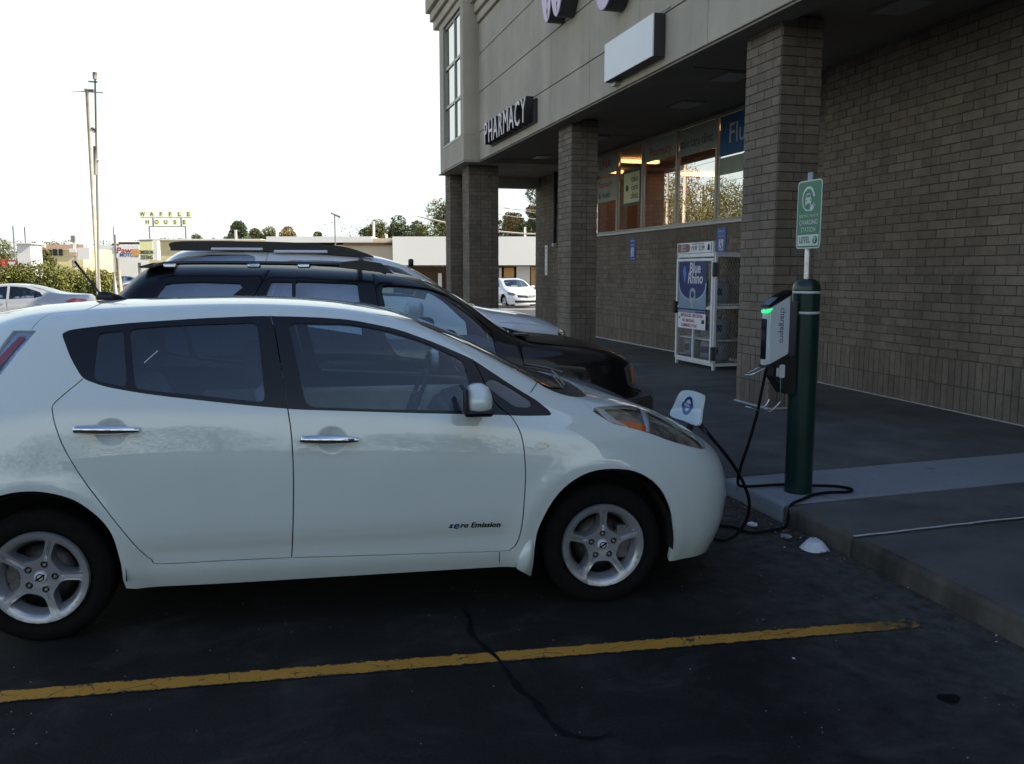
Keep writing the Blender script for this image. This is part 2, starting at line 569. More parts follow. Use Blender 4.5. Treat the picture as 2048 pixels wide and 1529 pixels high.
def lettering(name, body, size, mat, loc, rot, parent, depth=0.004, align='CENTER', spacing=1.0, sx=1.0, shear=0.0, offset=0.0):
    me = text_mesh(body, size, depth, align, spacing, shear=shear, offset=offset)
    me.materials.append(mat)
    o = new_obj(name, me, None, parent)
    o.location = loc
    o.rotation_euler = rot
    o.scale = (sx, 1, 1)
    return o

def far(px, dist):
    """ground position seen on a bearing (pixels of the 2048-wide picture) at a distance ahead"""
    k = (px - 1024) / 1738.0
    fx, fy = math.sin(YAW), math.cos(YAW)
    return Vector((fx * dist + RT.x * k * dist * 0.992, fy * dist + RT.y * k * dist * 0.992, 0))

def hgt(py, dist):
    return EYE + (546 - py) * dist / 1738.0 * 0.984

# ================================================================== GROUND
def sheet(name, pts, z, mat, kind='structure', parent=None):
    bm = B()
    bm.faces.new([bm.verts.new((x, y, z)) for x, y in pts])
    return new_obj(name, bm, mat, parent, kind=kind)

bm = B()
box(bm, -690, 690, -250, 990, -0.6, 0)
new_obj('ground', bm, m_asphalt, kind='structure')

KERB = [(-30, 3.12), (-4, 3.22), (0, 3.262), (3.0, 3.290), (4.28, 3.350), (4.96, 3.374), (5.7, 3.392), (8, 3.43), (14, 3.48), (40, 3.7)]
def kerb_x(y):
    for (a, xa), (b, xb) in zip(KERB, KERB[1:]):
        if a <= y <= b:
            return xa + (xb - xa) * (y - a) / (b - a)
    return KERB[-1][1]
def walk_z(x, y):
    k = kerb_x(y)
    return 0.13 + 0.03 * max(0, min(1, (x - k) / 4.4))

def slab_mesh(y0, y1, x1=7.72, n=6, skew=0.0):
    """one poured slab with a rolled kerb nose; worn nibbles along the nose"""
    bm = B()
    rows = []
    prof = [(0.006, -0.10), (0.0, 0.0), (0.002, 0.100), (0.007, 0.119), (0.020, 0.128), (0.05, 0.130)]
    ny = max(2, int((y1 - y0) / 0.05))
    for i in range(ny + 1):
        yb = y0 + (y1 - y0) * i / ny
        row = []
        e = 0.006 if i in (0, ny) else 0
        w = random.uniform(-0.004, 0.004) + (0.018 * random.random() if random.random() < .10 else 0)
        for dx, z in prof:
            x = kerb_x(yb) + dx + (w if (dx < 0.03 and z > .05) else 0)
            row.append(bm.verts.new((x, yb + skew * (x - 3.3), z - (e if z > 0.1 else 0) - (w * .5 if 0.1 < z < .1295 and w > .004 else 0))))
        for t in (0.3, 0.6, 1.0):
            x = kerb_x(yb) + 0.07 + (x1 - kerb_x(yb) - 0.07) * t
            row.append(bm.verts.new((x, yb + skew * (x - 3.3), walk_z(x, yb) - e)))
        rows.append(row)
    for a, b in zip(rows, rows[1:]):
        for k in range(len(a) - 1):
            f = bm.faces.new((a[k], b[k], b[k + 1], a[k + 1]))
            f.smooth = k < 6
            f.material_index = 1 if k < 5 else 0
    for row in (rows[0], rows[-1]):      # end faces
        bot = [bm.verts.new((v.co.x, v.co.y, -0.10)) for v in row[1:]]
        for k in range(1, len(row) - 1):
            bm.faces.new((row[k], row[k + 1], bot[k], bot[k - 1]))
    bmesh.ops.recalc_face_normals(bm, faces=bm.faces)
    return bm

bm = B()
prism(bm, [(3.45, -30)] + [(kerb_x(y) + 0.09, y) for y in (-4, 0, 3, 4.3, 5, 8, 14, 40)] + [(7.9, 40), (7.9, -30)], 'z', -0.2, 0.105)
walk = new_obj('sidewalk', bm, m_groove, kind='structure')
CUTS = [-12, -9, -6, -3, -0.4, 2.1, 4.29, 5.035, 5.86, 8.0, 10.6, 13.2, 15.9, 18.6, 21.3, 24.0, 26.5]
for a, b in zip(CUTS, CUTS[1:]):
    pad = abs(a - 5.035) < 0.01
    sl = new_obj('slab', slab_mesh(a + 0.004, b - 0.004, skew=0.018 if 4 < a < 6 else 0), [m_pad if pad else m_concrete, m_pad if pad else m_kerb], walk)
    if pad:
        sl['label'] = 'pale new concrete slab under the green charging post'
bm = B()
pts = [(kerb_x(4.29) + 0.015, 4.29)] + [(x, 4.29 + 0.018 * (x - 3.3) + random.uniform(-0.006, 0.006)) for x in np.arange(3.5, 7.4, 0.12)]
for (x0, y0), (x1, y1) in zip(pts, pts[1:]):
    bm.faces.new([bm.verts.new(p) for p in ((x0, y0 - .012, walk_z(x0, y0) + .003), (x1, y1 - .012, walk_z(x1, y1) + .003), (x1, y1 + .012, walk_z(x1, y1) + .003), (x0, y0 + .012, walk_z(x0, y0) + .003))])
new_obj('joint_filler', bm, m_caulk, walk)

# parking bay line (frayed edges)
bm = B()
LD = Vector((0.9951, -0.0985, 0))
LN = Vector((0.0985, 0.9951, 0))
top, bot = [], []
s = -6.0
while s < 4.12:
    p = Vector((-1.068, 3.763, 0.004)) + LD * s
    w = 0.056 + random.uniform(-0.004, 0.004) 
    top.append(p + LN * (w + random.uniform(-0.004, 0.002)))
    bot.append(p - LN * w)
    s += 0.03
vt = [bm.verts.new(p) for p in top]
vb = [bm.verts.new(p) for p in bot]
for i in range(len(vt) - 1):
    bm.faces.new((vb[i], vb[i + 1], vt[i + 1], vt[i]))
pl = new_obj('parking_line', bm, m_line, kind='structure')
at = pl.data.attributes.new('across', 'FLOAT', 'POINT')
at.data.foreach_set('value', [1.0] * len(top) + [-1.0] * len(top))
for k in range(1, 6):
    bm = B()
    c = Vector((-1.068, 3.763, 0.004)) + LN * (2.68 * k)
    vs = [bm.verts.new(c + LD * a + LN * b) for a, b in ((-2.2, -.05), (4.2, -.05), (4.2, .05), (-2.2, .05))]
    bm.faces.new(vs)
    new_obj('parking_line', bm, m_line, kind='structure')

# tar-sealed crack wandering across the bay line
bm = B()
cr = spline([(0.93, 4.15), (0.937, 4.007), (0.905, 3.85), (0.93, 3.66), (0.955, 3.511), (0.967, 3.243), (0.995, 3.126), (1.0, 2.983), (1.03, 2.866), (1.12, 2.80), (1.2, 2.82)], 6)
vv = []
for i, (x, y) in enumerate(cr):
    a = Vector(cr[min(i + 1, len(cr) - 1)]) - Vector(cr[max(i - 1, 0)])
    t = Vector((-a.y, a.x)).normalized() * ((0.011 + 0.004 * math.sin(i * .7) + random.uniform(-.004, .004)) * min(1, (len(cr) - i) / 12, (i + 1) / 6))
    vv.append((bm.verts.new((x + t.x, y + t.y, 0.007)), bm.verts.new((x - t.x, y - t.y, 0.007))))
for a, b in zip(vv, vv[1:]):
    bm.faces.new((a[0], b[0], b[1], a[1]))
m_tar = M('tar', (0.0085, 0.0085, 0.0082), 0.9, var=0.3, scale=40, spec=0.1)
new_obj('tar_seam', bm, m_tar, kind='structure')
for x, y, r in ((2.60, 2.69, 0.038),):
    bm = B()
    vs = []
    for k in range(32):
        a = 2 * math.pi * k / 32
        q = r * (1 + .12 * math.sin(a * 3 + 1))
        vs.append(bm.verts.new((x + q * math.cos(a) * 1.2, y + q * math.sin(a), 0.005)))
    bm.faces.new(vs)
    new_obj('oil_spot', bm, m_tar, kind='structure')

# ================================================================== PHARMACY BUILDING
bld = thing('pharmacy_building', 'brick and stucco pharmacy with covered front walk, brick pillars and a window band', 'building')
SOF = 4.50
BRICKS = []        # (centre, u, normal, length, height, parent)
PITCH_L, PITCH_H = 0.305, 0.1035

def brick_face(parent, p0, u, nrm, width, z0, z1, openings=(), soldier=None, offset=0.0, mode='run'):
    """lay bricks on the plane through p0 (at ground) along unit u; openings: (a0, a1, z0, z1) left free"""
    z = z0
    row = 0
    rows = []
    if soldier:
        for sz0, sz1 in soldier:
            rows.append(('s', sz0, sz1))
        z = soldier[-1][1]
    while z < z1 - 0.02:
        rows.append(('r', z, min(z + PITCH_H, z1)))
        z += PITCH_H
    for kind, za, zb in rows:
        if kind == 's':
            a = 0.0
            step = 0.102
            cells = []
            while a < width - 0.02:
                cells.append((a, min(a + step, width)))
                a += step
        else:
            row += 1
            if mode == 'pier':       # face of a pillar: alternate bats so the bond turns the corner
                seqs = ((0.205, 0.10, 0.305, 0.10, 0.305), (0.0, 0.305, 0.205, 0.10, 0.305))[row % 2]
                cells, a = [], 0.0
                for q in seqs:
                    if q and a < width - 0.02:
                        cells.append((a, min(a + q, width)))
                        a += q
            else:
                a = -offset - (0.5 * PITCH_L if row % 2 else 0)
                cells = []
                while a < width - 0.02:
                    c0, c1 = max(a, 0), min(a + PITCH_L, width)
                    if c1 - c0 > 0.03:
                        cells.append((c0, c1))
                    a += PITCH_L
        for c0, c1 in cells:
            segs = [(c0, c1)]
            for o0, o1, oz0, oz1 in openings:
                if zb > oz0 + 0.01 and za < oz1 - 0.01:
                    ns = []
                    for q0, q1 in segs:
                        if q1 <= o0 or q0 >= o1:
                            ns.append((q0, q1))
                        else:
                            if q0 < o0 - 0.03:
                                ns.append((q0, o0))
                            if q1 > o1 + 0.03:
                                ns.append((o1, q1))
                    segs = ns
            for q0, q1 in segs:
                L, H = q1 - q0 - 0.010, zb - za - 0.010
                if L < 0.02 or H < 0.02:
                    continue
                c = Vector(p0) + Vector(u) * ((q0 + q1) / 2)
                c.z = (za + zb) / 2
                BRICKS.append((c, Vector(u), Vector(nrm), L, H, parent))

def wall_core(name, p0, u, nrm, width, z0, z1, thick=0.25, openings=()):
    """mortar body just behind the brick faces, cut around openings by building it from blocks"""
    bm = B()
    u, nrm, p0 = Vector(u), Vector(nrm), Vector(p0)
    def blk(a0, a1, b0, b1):
        if a1 - a0 < 0.005 or b1 - b0 < 0.005:
            return
        c = [p0 + u * a - nrm * d for a in (a0, a1) for d in (0.007, thick)]
        q = [(c[0].x, c[0].y), (c[2].x, c[2].y), (c[3].x, c[3].y), (c[1].x, c[1].y)]
        prism(bm, q, 'z', b0, b1)
    xs = sorted({0.0, width} | {v for o in openings for v in o[:2] if 0 < v < width})
    for a0, a1 in zip(xs, xs[1:]):
        zs, mid = [(z0, z1)], (a0 + a1) / 2
        for o0, o1, oz0, oz1 in openings:
            if o0 < mid < o1:
                nz = []
                for q0, q1 in zs:
                    if oz0 > q0:
                        nz.append((q0, min(q1, oz0)))
                    if oz1 < q1:
                        nz.append((max(q0, oz1), q1))
                zs = nz
        for b0, b1 in zs:
            blk(a0, a1, b0, b1)
    return new_obj(name, bm, m_mortar, bld)

# --- main wall with the window band (faces the car park, -x)
WX = 7.80
SILLZ, HEADZ = 2.60, 4.46
W0, W1 = 20.20, 11.35            # window band along y
main_y0, main_y1 = 24.6, 10.66
ops_main = [(main_y0 - W0, main_y0 - W1, SILLZ, HEADZ)]
core = wall_core('brick_wall', (WX, main_y0, 0), (0, -1, 0), (-1, 0, 0), main_y0 - main_y1, 0.10, SOF, openings=ops_main)
brick_face(core, (WX, main_y0, 0), (0, -1, 0), (-1, 0, 0), main_y0 - main_y1, 0.13, SOF, ops_main, soldier=((0.15, 0.44), (0.44, 0.74)), offset=0.1)
# --- nearer wall, stepping 0.25 m forward
NW0 = Vector((7.56, 10.66, 0))
NWu = Vector((-0.047, -0.9989, 0)).normalized()
NWn = Vector((-0.9989, 0.047, 0)).normalized()
core2 = wall_core('brick_wall', NW0, NWu, NWn, 14.0, 0.10, SOF)
brick_face(core2, NW0, NWu, NWn, 7.2, 0.13, SOF, soldier=((0.15, 0.44), (0.44, 0.74)), offset=0.12)
# return of the step
core3 = wall_core('brick_wall', (7.58, 10.655, 0), (1, 0, 0), (0, 1, 0), 0.24, 0.10, SOF, thick=0.12)
# plinth mortar bead
bm = B()
box(bm, WX - 0.022, WX + 0.01, main_y1, main_y0, 0.10, 0.168)
pts = [NW0 + NWn * 0.02, NW0 + NWn * 0.02 + NWu * 14, NW0 + NWu * 14 - NWn * 0.02, NW0 - NWn * 0.02]
prism(bm, [(p.x, p.y) for p in pts], 'z', 0.10, 0.166)
new_obj('base_sealant', bm, m_caulk, bld)

# --- pillars
def pillar(x0, x1, y0, y1, ztop=SOF - 0.02, label=None):
    bm = B()
    box(bm, x0 + .007, x1 - .007, y0 + .007, y1 - .007, 0.08, ztop)
    c = new_obj('brick_pillar', bm, m_mortar, bld)
    for zz, s in (((0.145, 0.44), 0), ((0.44, 0.735), 0)):
        pass
    brick_face(c, (x0, y1, 0), (0, -1, 0), (-1, 0, 0), y1 - y0, 0.13, ztop, soldier=((0.15, 0.44), (0.44, 0.74)), mode='run', offset=0.05)
    brick_face(c, (x0, y0, 0), (1, 0, 0), (0, -1, 0), x1 - x0, 0.13, ztop, soldier=((0.15, 0.44), (0.44, 0.74)), mode='pier')
    b2 = B()
    box(b2, x0 - .018, x1 + .018, y0 - .018, y1 + .018, 0.10, 0.162)
    s = new_obj('base_sealant', b2, m_caulk, c)
    return c
pillar(5.55, 6.07, 8.65, 9.37)
pillar(5.55, 6.07, 15.35, 16.07)
pillar(5.15, 5.93, 21.85, 22.55)
pillar(5.15, 5.93, 24.10, 24.75)

# --- place the bricks: the largest in view singly, the rest as one mass
cam_p = Vector((0, 0, EYE))
def seen_size(b):
    c, u, n, L, H, par = b
    v = cam_p - c
    d = v.length
    facing = max(0.0, n.dot(v) / d)
    ax = (c - cam_p)
    z = ax.dot(FW)
    if z <= 0.2:
        return 0
    px, py = 1024 + 1738 * ax.dot(RT) / z, 764 - 1738 * ax.dot(UP) / z
    vis = 1.0 if (-20 < px < 2068 and -20 < py < 1560) else 0.0
    if px < 1192 and c.x > 6.2:
        vis *= 0.5
    return L * H * facing / d ** 2 * vis
BRICKS.sort(key=seen_size, reverse=True)
brick_meshes = {}
def brick_mesh(L, H):
    key = (round(L, 3), round(H, 3))
    if key not in brick_meshes:
        bm = B()
        box(bm, -L / 2, L / 2, -0.012, 0.03, -H / 2, H / 2)      # local y points into the wall
        front = [e for e in bm.edges if all(v.co.y < 0 for v in e.verts)]
        bmesh.ops.bevel(bm, geom=front, offset=0.0025, segments=1, affect='EDGES')
        me = bpy.data.meshes.new('brick')
        bm.to_mesh(me)
        bm.free()
        me.materials.append(m_brick)
        brick_meshes[key] = me
    return brick_meshes[key]
SINGLE = 300
for i, (c, u, n, L, H, par) in enumerate(BRICKS[:SINGLE]):
    o = bpy.data.objects.new('brick', brick_mesh(L, H))
    COL.objects.link(o)
    o.parent = par
    rot = math.atan2(u.y, u.x)
    o.location = c - n * random.uniform(0.006, 0.009)
    o.rotation_euler = (random.uniform(-.006, .006), random.uniform(-.004, .004), rot + random.uniform(-.008, .008))
V, F, R = [], [], []
for c, u, n, L, H, par in BRICKS[SINGLE:]:
    if seen_size((c, u, n, L, H, par)) <= 0 and c.y < 6:
        continue
    k = len(V)
    j = random.uniform(-.0015, .0015)
    for dn in (0.004 + j, -0.03):
        for a, b in ((-1, -1), (1, -1), (1, 1), (-1, 1)):
            V.append(tuple(c + u * (a * L / 2) + n * dn + Vector((0, 0, b * H / 2))))
    F += [(k, k + 1, k + 2, k + 3), (k, k + 4, k + 5, k + 1), (k + 1, k + 5, k + 6, k + 2), (k + 2, k + 6, k + 7, k + 3), (k + 3, k + 7, k + 4, k)]
    R += [random.random()] * 5
me = bpy.data.meshes.new('brickwork')
me.from_pydata(V, [], F)
at = me.attributes.new('rnd', 'FLOAT', 'FACE')
at.data.foreach_set('value', R)
new_obj('brickwork', me, m_brick_many, bld, kind='stuff')

# --- fascia of stucco panels with real gaps
FX = 5.28
def stucco_panels(x, y0s, zs, nrm_x=-1, name='stucco_panel', thick=0.12):
    for a, b in zip(y0s, y0s[1:]):
        for c, d in zip(zs, zs[1:]):
            bm = B()
            box(bm, x, x + thick, a + .006, b - .006, c + .008, d - .008)
            es = [e for e in bm.edges if all(abs(v.co.x - x) < 1e-4 for v in e.verts)]
            bmesh.ops.bevel(bm, geom=es, offset=0.006, segments=1, affect='EDGES')
            new_obj(name, bm, m_stucco, bld)
ZJ = [4.43, 5.115, 6.045, 6.94, 7.66]
stucco_panels(FX, [-8, -5, -2.1, 0.9, 3.9, 6.9, 9.84, 11.84, 13.78, 15.75, 17.7, 19.6, 21.33], ZJ)
bm = B()
box(bm, FX + .03, FX + .25, -8, 21.33, 4.44, 7.66)
new_obj('fascia_core', bm, m_groove, bld)
# soffit, its drip groove and beams
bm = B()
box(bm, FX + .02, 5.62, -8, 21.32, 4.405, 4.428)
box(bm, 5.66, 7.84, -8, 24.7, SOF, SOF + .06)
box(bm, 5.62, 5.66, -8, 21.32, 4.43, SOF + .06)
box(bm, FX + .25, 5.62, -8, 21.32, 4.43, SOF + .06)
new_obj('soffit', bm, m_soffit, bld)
bm = B()
for y in (5.5, 11.2, 17.0):
    box(bm, 5.70, 7.74, y - .01, y + .01, SOF - .006, SOF + .01)
box(bm, 5.66, 5.685, -8, 21.3, SOF - .010, SOF + .01)
new_obj('soffit_joint', bm, m_groove, bld)
m_lamp = M('soffit_lamp_lens', (0.32, 0.31, 0.29), 0.4, var=0.05)
for x, y in ((6.62, 8.08), (6.6, 11.55), (6.95, 13.6), (6.8, 17.4), (6.7, 20.6), (6.7, 22.95)):
    bm = B()
    box(bm, x - .23, x + .23, y - .30, y + .30, SOF - .018, SOF + .005, 0.004, seg=1)
    l = new_obj('soffit_light', bm, m_soffit, bld)
    bm = B()
    box(bm, x - .19, x + .19, y - .26, y + .26, SOF - .024, SOF - .016)
    new_obj('diffuser', bm, m_lamp, l)
# cornice steps above the fascia
bm = B()
for k, (dx, z0, z1) in enumerate(((0.06, 7.67, 7.86), (0.13, 7.88, 8.10), (0.22, 8.12, 8.42))):
    box(bm, FX - dx, FX + .2, -8, 21.33, z0, z1, 0.008, seg=1)
new_obj('cornice', bm, m_stucco, bld)
bm = B()
box(bm, FX + .1, 24, -8, 24.7, 7.6, 7.75)
box(bm, 8.06, 24, 24.32, 24.6, 0, 7.6)
box(bm, 23.8, 24, -8, 24.3, 0, 7.6)
box(bm, 7.2, 24, -8.2, -8, 0, 7.6)
new_obj('rear_shell', bm, m_stucco, bld)
# end beam closing the covered walk
bm = B()
box(bm, 5.93, 7.8, 24.30, 24.60, 4.10, SOF, 0.006, seg=1)
new_obj('end_beam', bm, m_stucco, bld)

# --- corner tower
TX, TY0, TY1 = 4.88, 21.25, 24.10
bm = B()
ZT = 8.30
wz0, wz1, wy0, wy1 = 5.05, 8.12, 21.56, 23.60
box(bm, TX, TX + .32, TY0, TY1, 4.43, wz0, 0.006, seg=1)
box(bm, TX, TX + .32, TY0, wy0, wz0 + .002, wz1, 0.006, seg=1)
box(bm, TX, TX + .32, wy1, TY1, wz0 + .002, wz1, 0.006, seg=1)
box(bm, TX, TX + .32, TY0, TY1, wz1 + .002, ZT, 0.006, seg=1)
box(bm, TX + .32, 8.3, TY0, TY0 + .3, 4.43, ZT)
box(bm, TX + .32, 8.3, TY1 + .1, TY1 + .4, 4.43, ZT)
box(bm, TX + .02, 8.3, TY0 + .01, TY1 + .4, 4.40, 4.428)
new_obj('tower_wall', bm, m_stucco, bld)
bm = B()
for dx, z0, z1 in ((0.07, 8.31, 8.52), (0.15, 8.54, 8.76), (0.25, 8.78, 9.15)):
    box(bm, TX - dx, 8.3, TY0 - dx, TY1 + .4 + dx, z0, z1, 0.008, seg=1)
new_obj('tower_cornice', bm, m_stucco, bld)
win = None
bm = B()
t = 0.035
for y in (wy0, 22.44, wy1):
    box(bm, TX + .05, TX + .13, y - t, y + t, wz0, wz1)
for z in (wz0 + t, 6.05, 7.04, wz1 - t):
    box(bm, TX + .055, TX + .125, wy0 + t, 22.44 - t, z - t, z + t)
    box(bm, TX + .055, TX + .125, 22.44 + t, wy1 - t, z - t, z + t)
win = new_obj('tower_window', bm, m_alu, bld)
for a, b in ((wy0 + t, 22.44 - t), (22.44 + t, wy1 - t)):
    for c, d in ((wz0 + 2 * t, 6.05 - t), (6.05 + t, 7.04 - t), (7.04 + t, wz1 - 2 * t)):
        bm = B()
        box(bm, TX + .085, TX + .095, a + .002, b - .002, c + .002, d - .002)
        new_obj('pane', bm, m_towerglass, win)
bm = B()
box(bm, TX - .015, TX + .05, wy0 - .02, wy1 + .02, wz0 - .03, wz0 + .012)
new_obj('sill', bm, m_sill, win)

# --- shop windows
MUL = [20.20, 18.62, 17.26, 15.68, 14.13, 12.75, 11.35]
for a, b in zip(MUL, MUL[1:]):
    bm = B()
    box(bm, WX + .02, WX + .10, b, b + .035, SILLZ, HEADZ)
    box(bm, WX + .02, WX + .10, a - .035, a, SILLZ, HEADZ)
    box(bm, WX + .022, WX + .098, b + .035, a - .035, SILLZ, SILLZ + .05)
    box(bm, WX + .022, WX + .098, b + .035, a - .035, HEADZ - .05, HEADZ)
    w = new_obj('shop_window', bm, m_alu, bld)
    bm = B()
    box(bm, WX + .055, WX + .063, b + .036, a - .036, SILLZ + .051, HEADZ - .051)
    new_obj('pane', bm, m_storeglass, w)
bm = B()
box(bm, WX - .045, WX + .06, W1 - .02, W0 + .02, SILLZ - .05, SILLZ - .002, 0.006, seg=1)
new_obj('window_sill', bm, m_sill, bld)
# soldier course under the sill
bm = B()
y = W1
while y < W0:
    box(bm, WX - .008, WX + .03, y + .005, y + .097, SILLZ - .26, SILLZ - .055)
    y += 0.102
new_obj('sill_course', bm, m_brick, bld, kind='stuff')

# interior seen through the panes
bm = B()
box(bm, 14.9, 15.0, 8, 24.3, 0.1, 4.6)
box(bm, 8.06, 15, 24.2, 24.3, 0.1, 4.6)
box(bm, 7.95, 15, 8.0, 8.1, 0.1, 4.6)
new_obj('inner_wall', bm, m_inwall, bld)
bm = B()
box(bm, 8.06, 15, 8, 24.3, 4.62, 4.7)
new_obj('shop_ceiling', bm, m_inceil, bld)
bm = B()
box(bm, 8.06, 15, 8, 24.2, 0.1, 0.15)
new_obj('shop_floor', bm, m_inwall, bld)
for y in (9.5, 12.4, 15.3, 18.2, 21.1, 23.4):
    for x in (9.4, 12.4):
        bm = B()
        box(bm, x - .6, x + .6, y - .08, y + .08, 4.50, 4.58, 0.01, seg=1)
        new_obj('ceiling_tube', bm, m_tube, bld)
# hanging rail, shelving tops
for y in (10.4, 13.6, 16.9, 20.2):
    bm = B()
    box(bm, 10.0, 10.6, y - 1.2, y + 1.2, 0.15, 2.9, 0.01, seg=1)
    for z in (2.2, 2.55):
        box(bm, 9.96, 9.995, y - 1.15, y + 1.15, z, z + .02)
    new_obj('shelving', bm, m_inwall, bld)

# banners and notices in the windows
m_bred = M('banner_red', (0.30, 0.07, 0.05), 0.7, var=0.1)
m_bgrey = M('banner_grey', (0.30, 0.33, 0.28), 0.7, var=0.1)
m_bblue = M('banner_blue', (0.02, 0.11, 0.24), 0.7, var=0.15)
m_txt_dark = M('print_dark', (0.03, 0.05, 0.05), 0.7, var=0)
m_txt_red = M('print_red', (0.42, 0.03, 0.04), 0.6, var=0)
m_txt_pale = M('print_pale', (0.45, 0.52, 0.58), 0.6, var=0)
RXZ = (math.pi / 2, 0, -math.pi / 2)          # lettering that reads from the car park
def banner(name, y0, y1, z0, z1, mat, label, cat, words=(), x=WX + .047):
    bm = B()
    box(bm, x, x + .006, y0, y1, z0, z1)
    t = tag(new_obj(name, bm, mat), label, cat)
    for body, size, m, cy, cz, sx in words:
        lettering('print', body, size, m, (x - .003, cy, cz), RXZ, t, 0.002, sx=sx)
    return t
banner('window_banner', 14.18, 15.62, 3.90, 4.40, m_bgrey, 'grey clinic banner across the top of the pane with the brightest reflection', 'banner', [('take care clinic', 0.25, m_txt_dark, 14.93, 4.12, 0.82)])
banner('window_banner', 15.74, 17.20, 3.98, 4.40, m_bgrey, 'grey banner with red print above the reflected pole', 'banner', [('Pharmacy', 0.26, m_txt_red, 16.45, 4.14, 1.0)])
banner('window_banner', 18.68, 20.14, 3.98, 4.40, m_bgrey, 'grey banner with red print high in the pane beside the second pillar', 'banner', [('UNA', 0.3, m_txt_red, 19.4, 4.2, 1.1)])
banner('window_banner', 18.68, 20.14, 3.35, 3.9, m_bgrey, 'lower grey banner in the pane beside the second pillar', 'banner', [('Pharmacy', 0.22, m_txt_red, 19.4, 3.75, 1.0), ('& Health', 0.2, m_txt_dark, 19.4, 3.5, 1.0)])
t = banner('flu_banner', 12.45, 14.05, 3.72, 4.40, m_bblue, 'dark blue window banner reading Flu, partly behind the near pillar', 'banner', [])
lettering('print', 'Flu', 0.48, m_txt_pale, (WX + .044, 13.48, 4.06), RXZ, t, 0.002)
banner('window_banner', 12.45, 14.05, 3.40, 3.69, m_bgrey, 'plain pale strip banner below the blue Flu banner', 'banner', [])
cs = thing('clinic_sign', 'pale yellow take care clinic sign in the second pane from the far pillar', 'sign')
bm = B()
box(bm, 7.840, 7.853, 17.36, 18.30, 3.16, 3.92, 0.003, seg=1)
new_obj('sign_frame', bm, M('sign_frame_green', (0.02, 0.06, 0.05), 0.5, var=0), cs)
bm = B()
box(bm, 7.835, 7.8395, 17.42, 18.24, 3.22, 3.86)
new_obj('sign_face', bm, m_yellowpaper, cs)
for k, wd in enumerate(('take', 'care', 'clinic')):
    lettering('print', wd, 0.20, m_txt_dark, (7.832, 17.66, 3.72 - .18 * k), RXZ, cs, 0.002)
bm = B()
lathe(bm, [(0, 7.831), (0.07, 7.831), (0.07, 7.8345)], 20, 'x', (0, 18.06, 3.54))
new_obj('emblem', bm, m_txt_dark, cs)

# --- wall mounted things
def blue_sign(y, z, label, cup=False):
    t = thing('accessible_parking_sign', label, 'sign', (WX - .012, y, z))
    bm = B()
    pts = [(0.16 * a, 0.24 * b) for a, b in ((-1, -.92), (-.9, -1), (.9, -1), (1, -.92), (1, .92), (.9, 1), (-.9, 1), (-1, .92))]
    prism(bm, pts, 'x', -0.004, 0.0)
    new_obj('sign_plate', bm, m_blue, t)
    for wd, s, dz in (('RESERVED', .045, .18), ('PARKING', .045, .09), ('VAN ACCESSIBLE', .03, -.20)):
        lettering('print', wd, s, m_paper, (-0.006, 0, dz), RXZ, t, 0.001)
    # wheelchair pictogram
    bm = B()
    box(bm, -.007, -.005, -.075, .075, -.15, .04)
    new_obj('symbol_panel', bm, m_paper, t)
    bm = B()
    lathe(bm, [(0.016, -.009), (0, -.009)], 12, 'x', (0, .008, .018))
    tube(bm, [(-.009, .01, -.005), (-.009, .005, -.06), (-.009, -.035, -.065), (-.009, -.05, -.12)], .006, 5)
    tube(bm, [(-.009, .008 + .045 * math.cos(a), -.085 + .045 * math.sin(a)) for a in np.linspace(1.7, 6.0, 12)], .005, 5)
    new_obj('wheelchair_symbol', bm, m_blue, t)
    return t
blue_sign(17.60, 2.20, 'blue accessible parking sign below the panes, the farther of two on the wall', False)
blue_sign(13.80, 2.24, 'blue accessible parking sign on the wall just above the propane cage', True)
t = thing('wall_notice', 'narrow white lettered notice on the dark wall beyond the second pillar', 'sign', (WX - .014, 23.55, 2.05))
bm = B()
box(bm, -.01, 0, -.11, .11, -.42, .42, 0.003, seg=1)
new_obj('notice_board', bm, m_signwhite, t)
for k, wd in enumerate('NOTICE'):
    lettering('print', wd, 0.12, m_txt_dark, (-0.013, 0, .33 - .13 * k), RXZ, t, 0.001)
t = thing('downpipe', 'dark downpipe on the wall beyond the second pillar', 'pipe', (WX - .05, 22.75, 0))
bm = B()
tube(bm, [(0, 0, 4.48), (0, 0, 2.45)], .045, 10)
new_obj('pipe', bm, m_signside, t)
bm = B()
box(bm, -.06, .04, -.07, .07, 2.40, 2.50, 0.008)
new_obj('pipe_shoe', bm, m_sill, t)

# --- signs on the fascia
def channel_word(word, y0, y1, zc, hgt_, xfront, depth, name, label, cat, fmat, sx=None, shear=0.0):
    t = thing(name, label, cat)
    # lay out letters one by one
    n = len(word)
    step = (y1 - y0) / n
    for i, ch in enumerate(word):
        y = y1 - step * (i + 0.5)
        face = text_mesh(ch, hgt_ * 1.38, 0.012, offset=0.0, shear=shear)
        me_side = text_mesh(ch, hgt_ * 1.38, depth, offset=0.004, shear=shear)
        me_side.materials.append(m_signside)
        face.materials.append(fmat)
        l = new_obj('letter', me_side, None, t)
        l.location = (xfront + depth / 2 + .008, y, zc)
        l.rotation_euler = RXZ
        l.scale = (0.80, 1, 1)
        f = new_obj('letter_face', face, None, l)
        f.location = (0, 0, depth / 2 + .006)
    return t
ph = channel_word('PHARMACY', 16.60, 19.98, 4.83, 0.50, 5.06, 0.16, 'pharmacy_sign', 'channel letters spelling PHARMACY on the stucco fascia', 'sign', m_letterwhite)
bm = B()
box(bm, 5.23, 5.272, 16.55, 20.0, 4.60, 5.05)
new_obj('backing', bm, m_signside, ph)

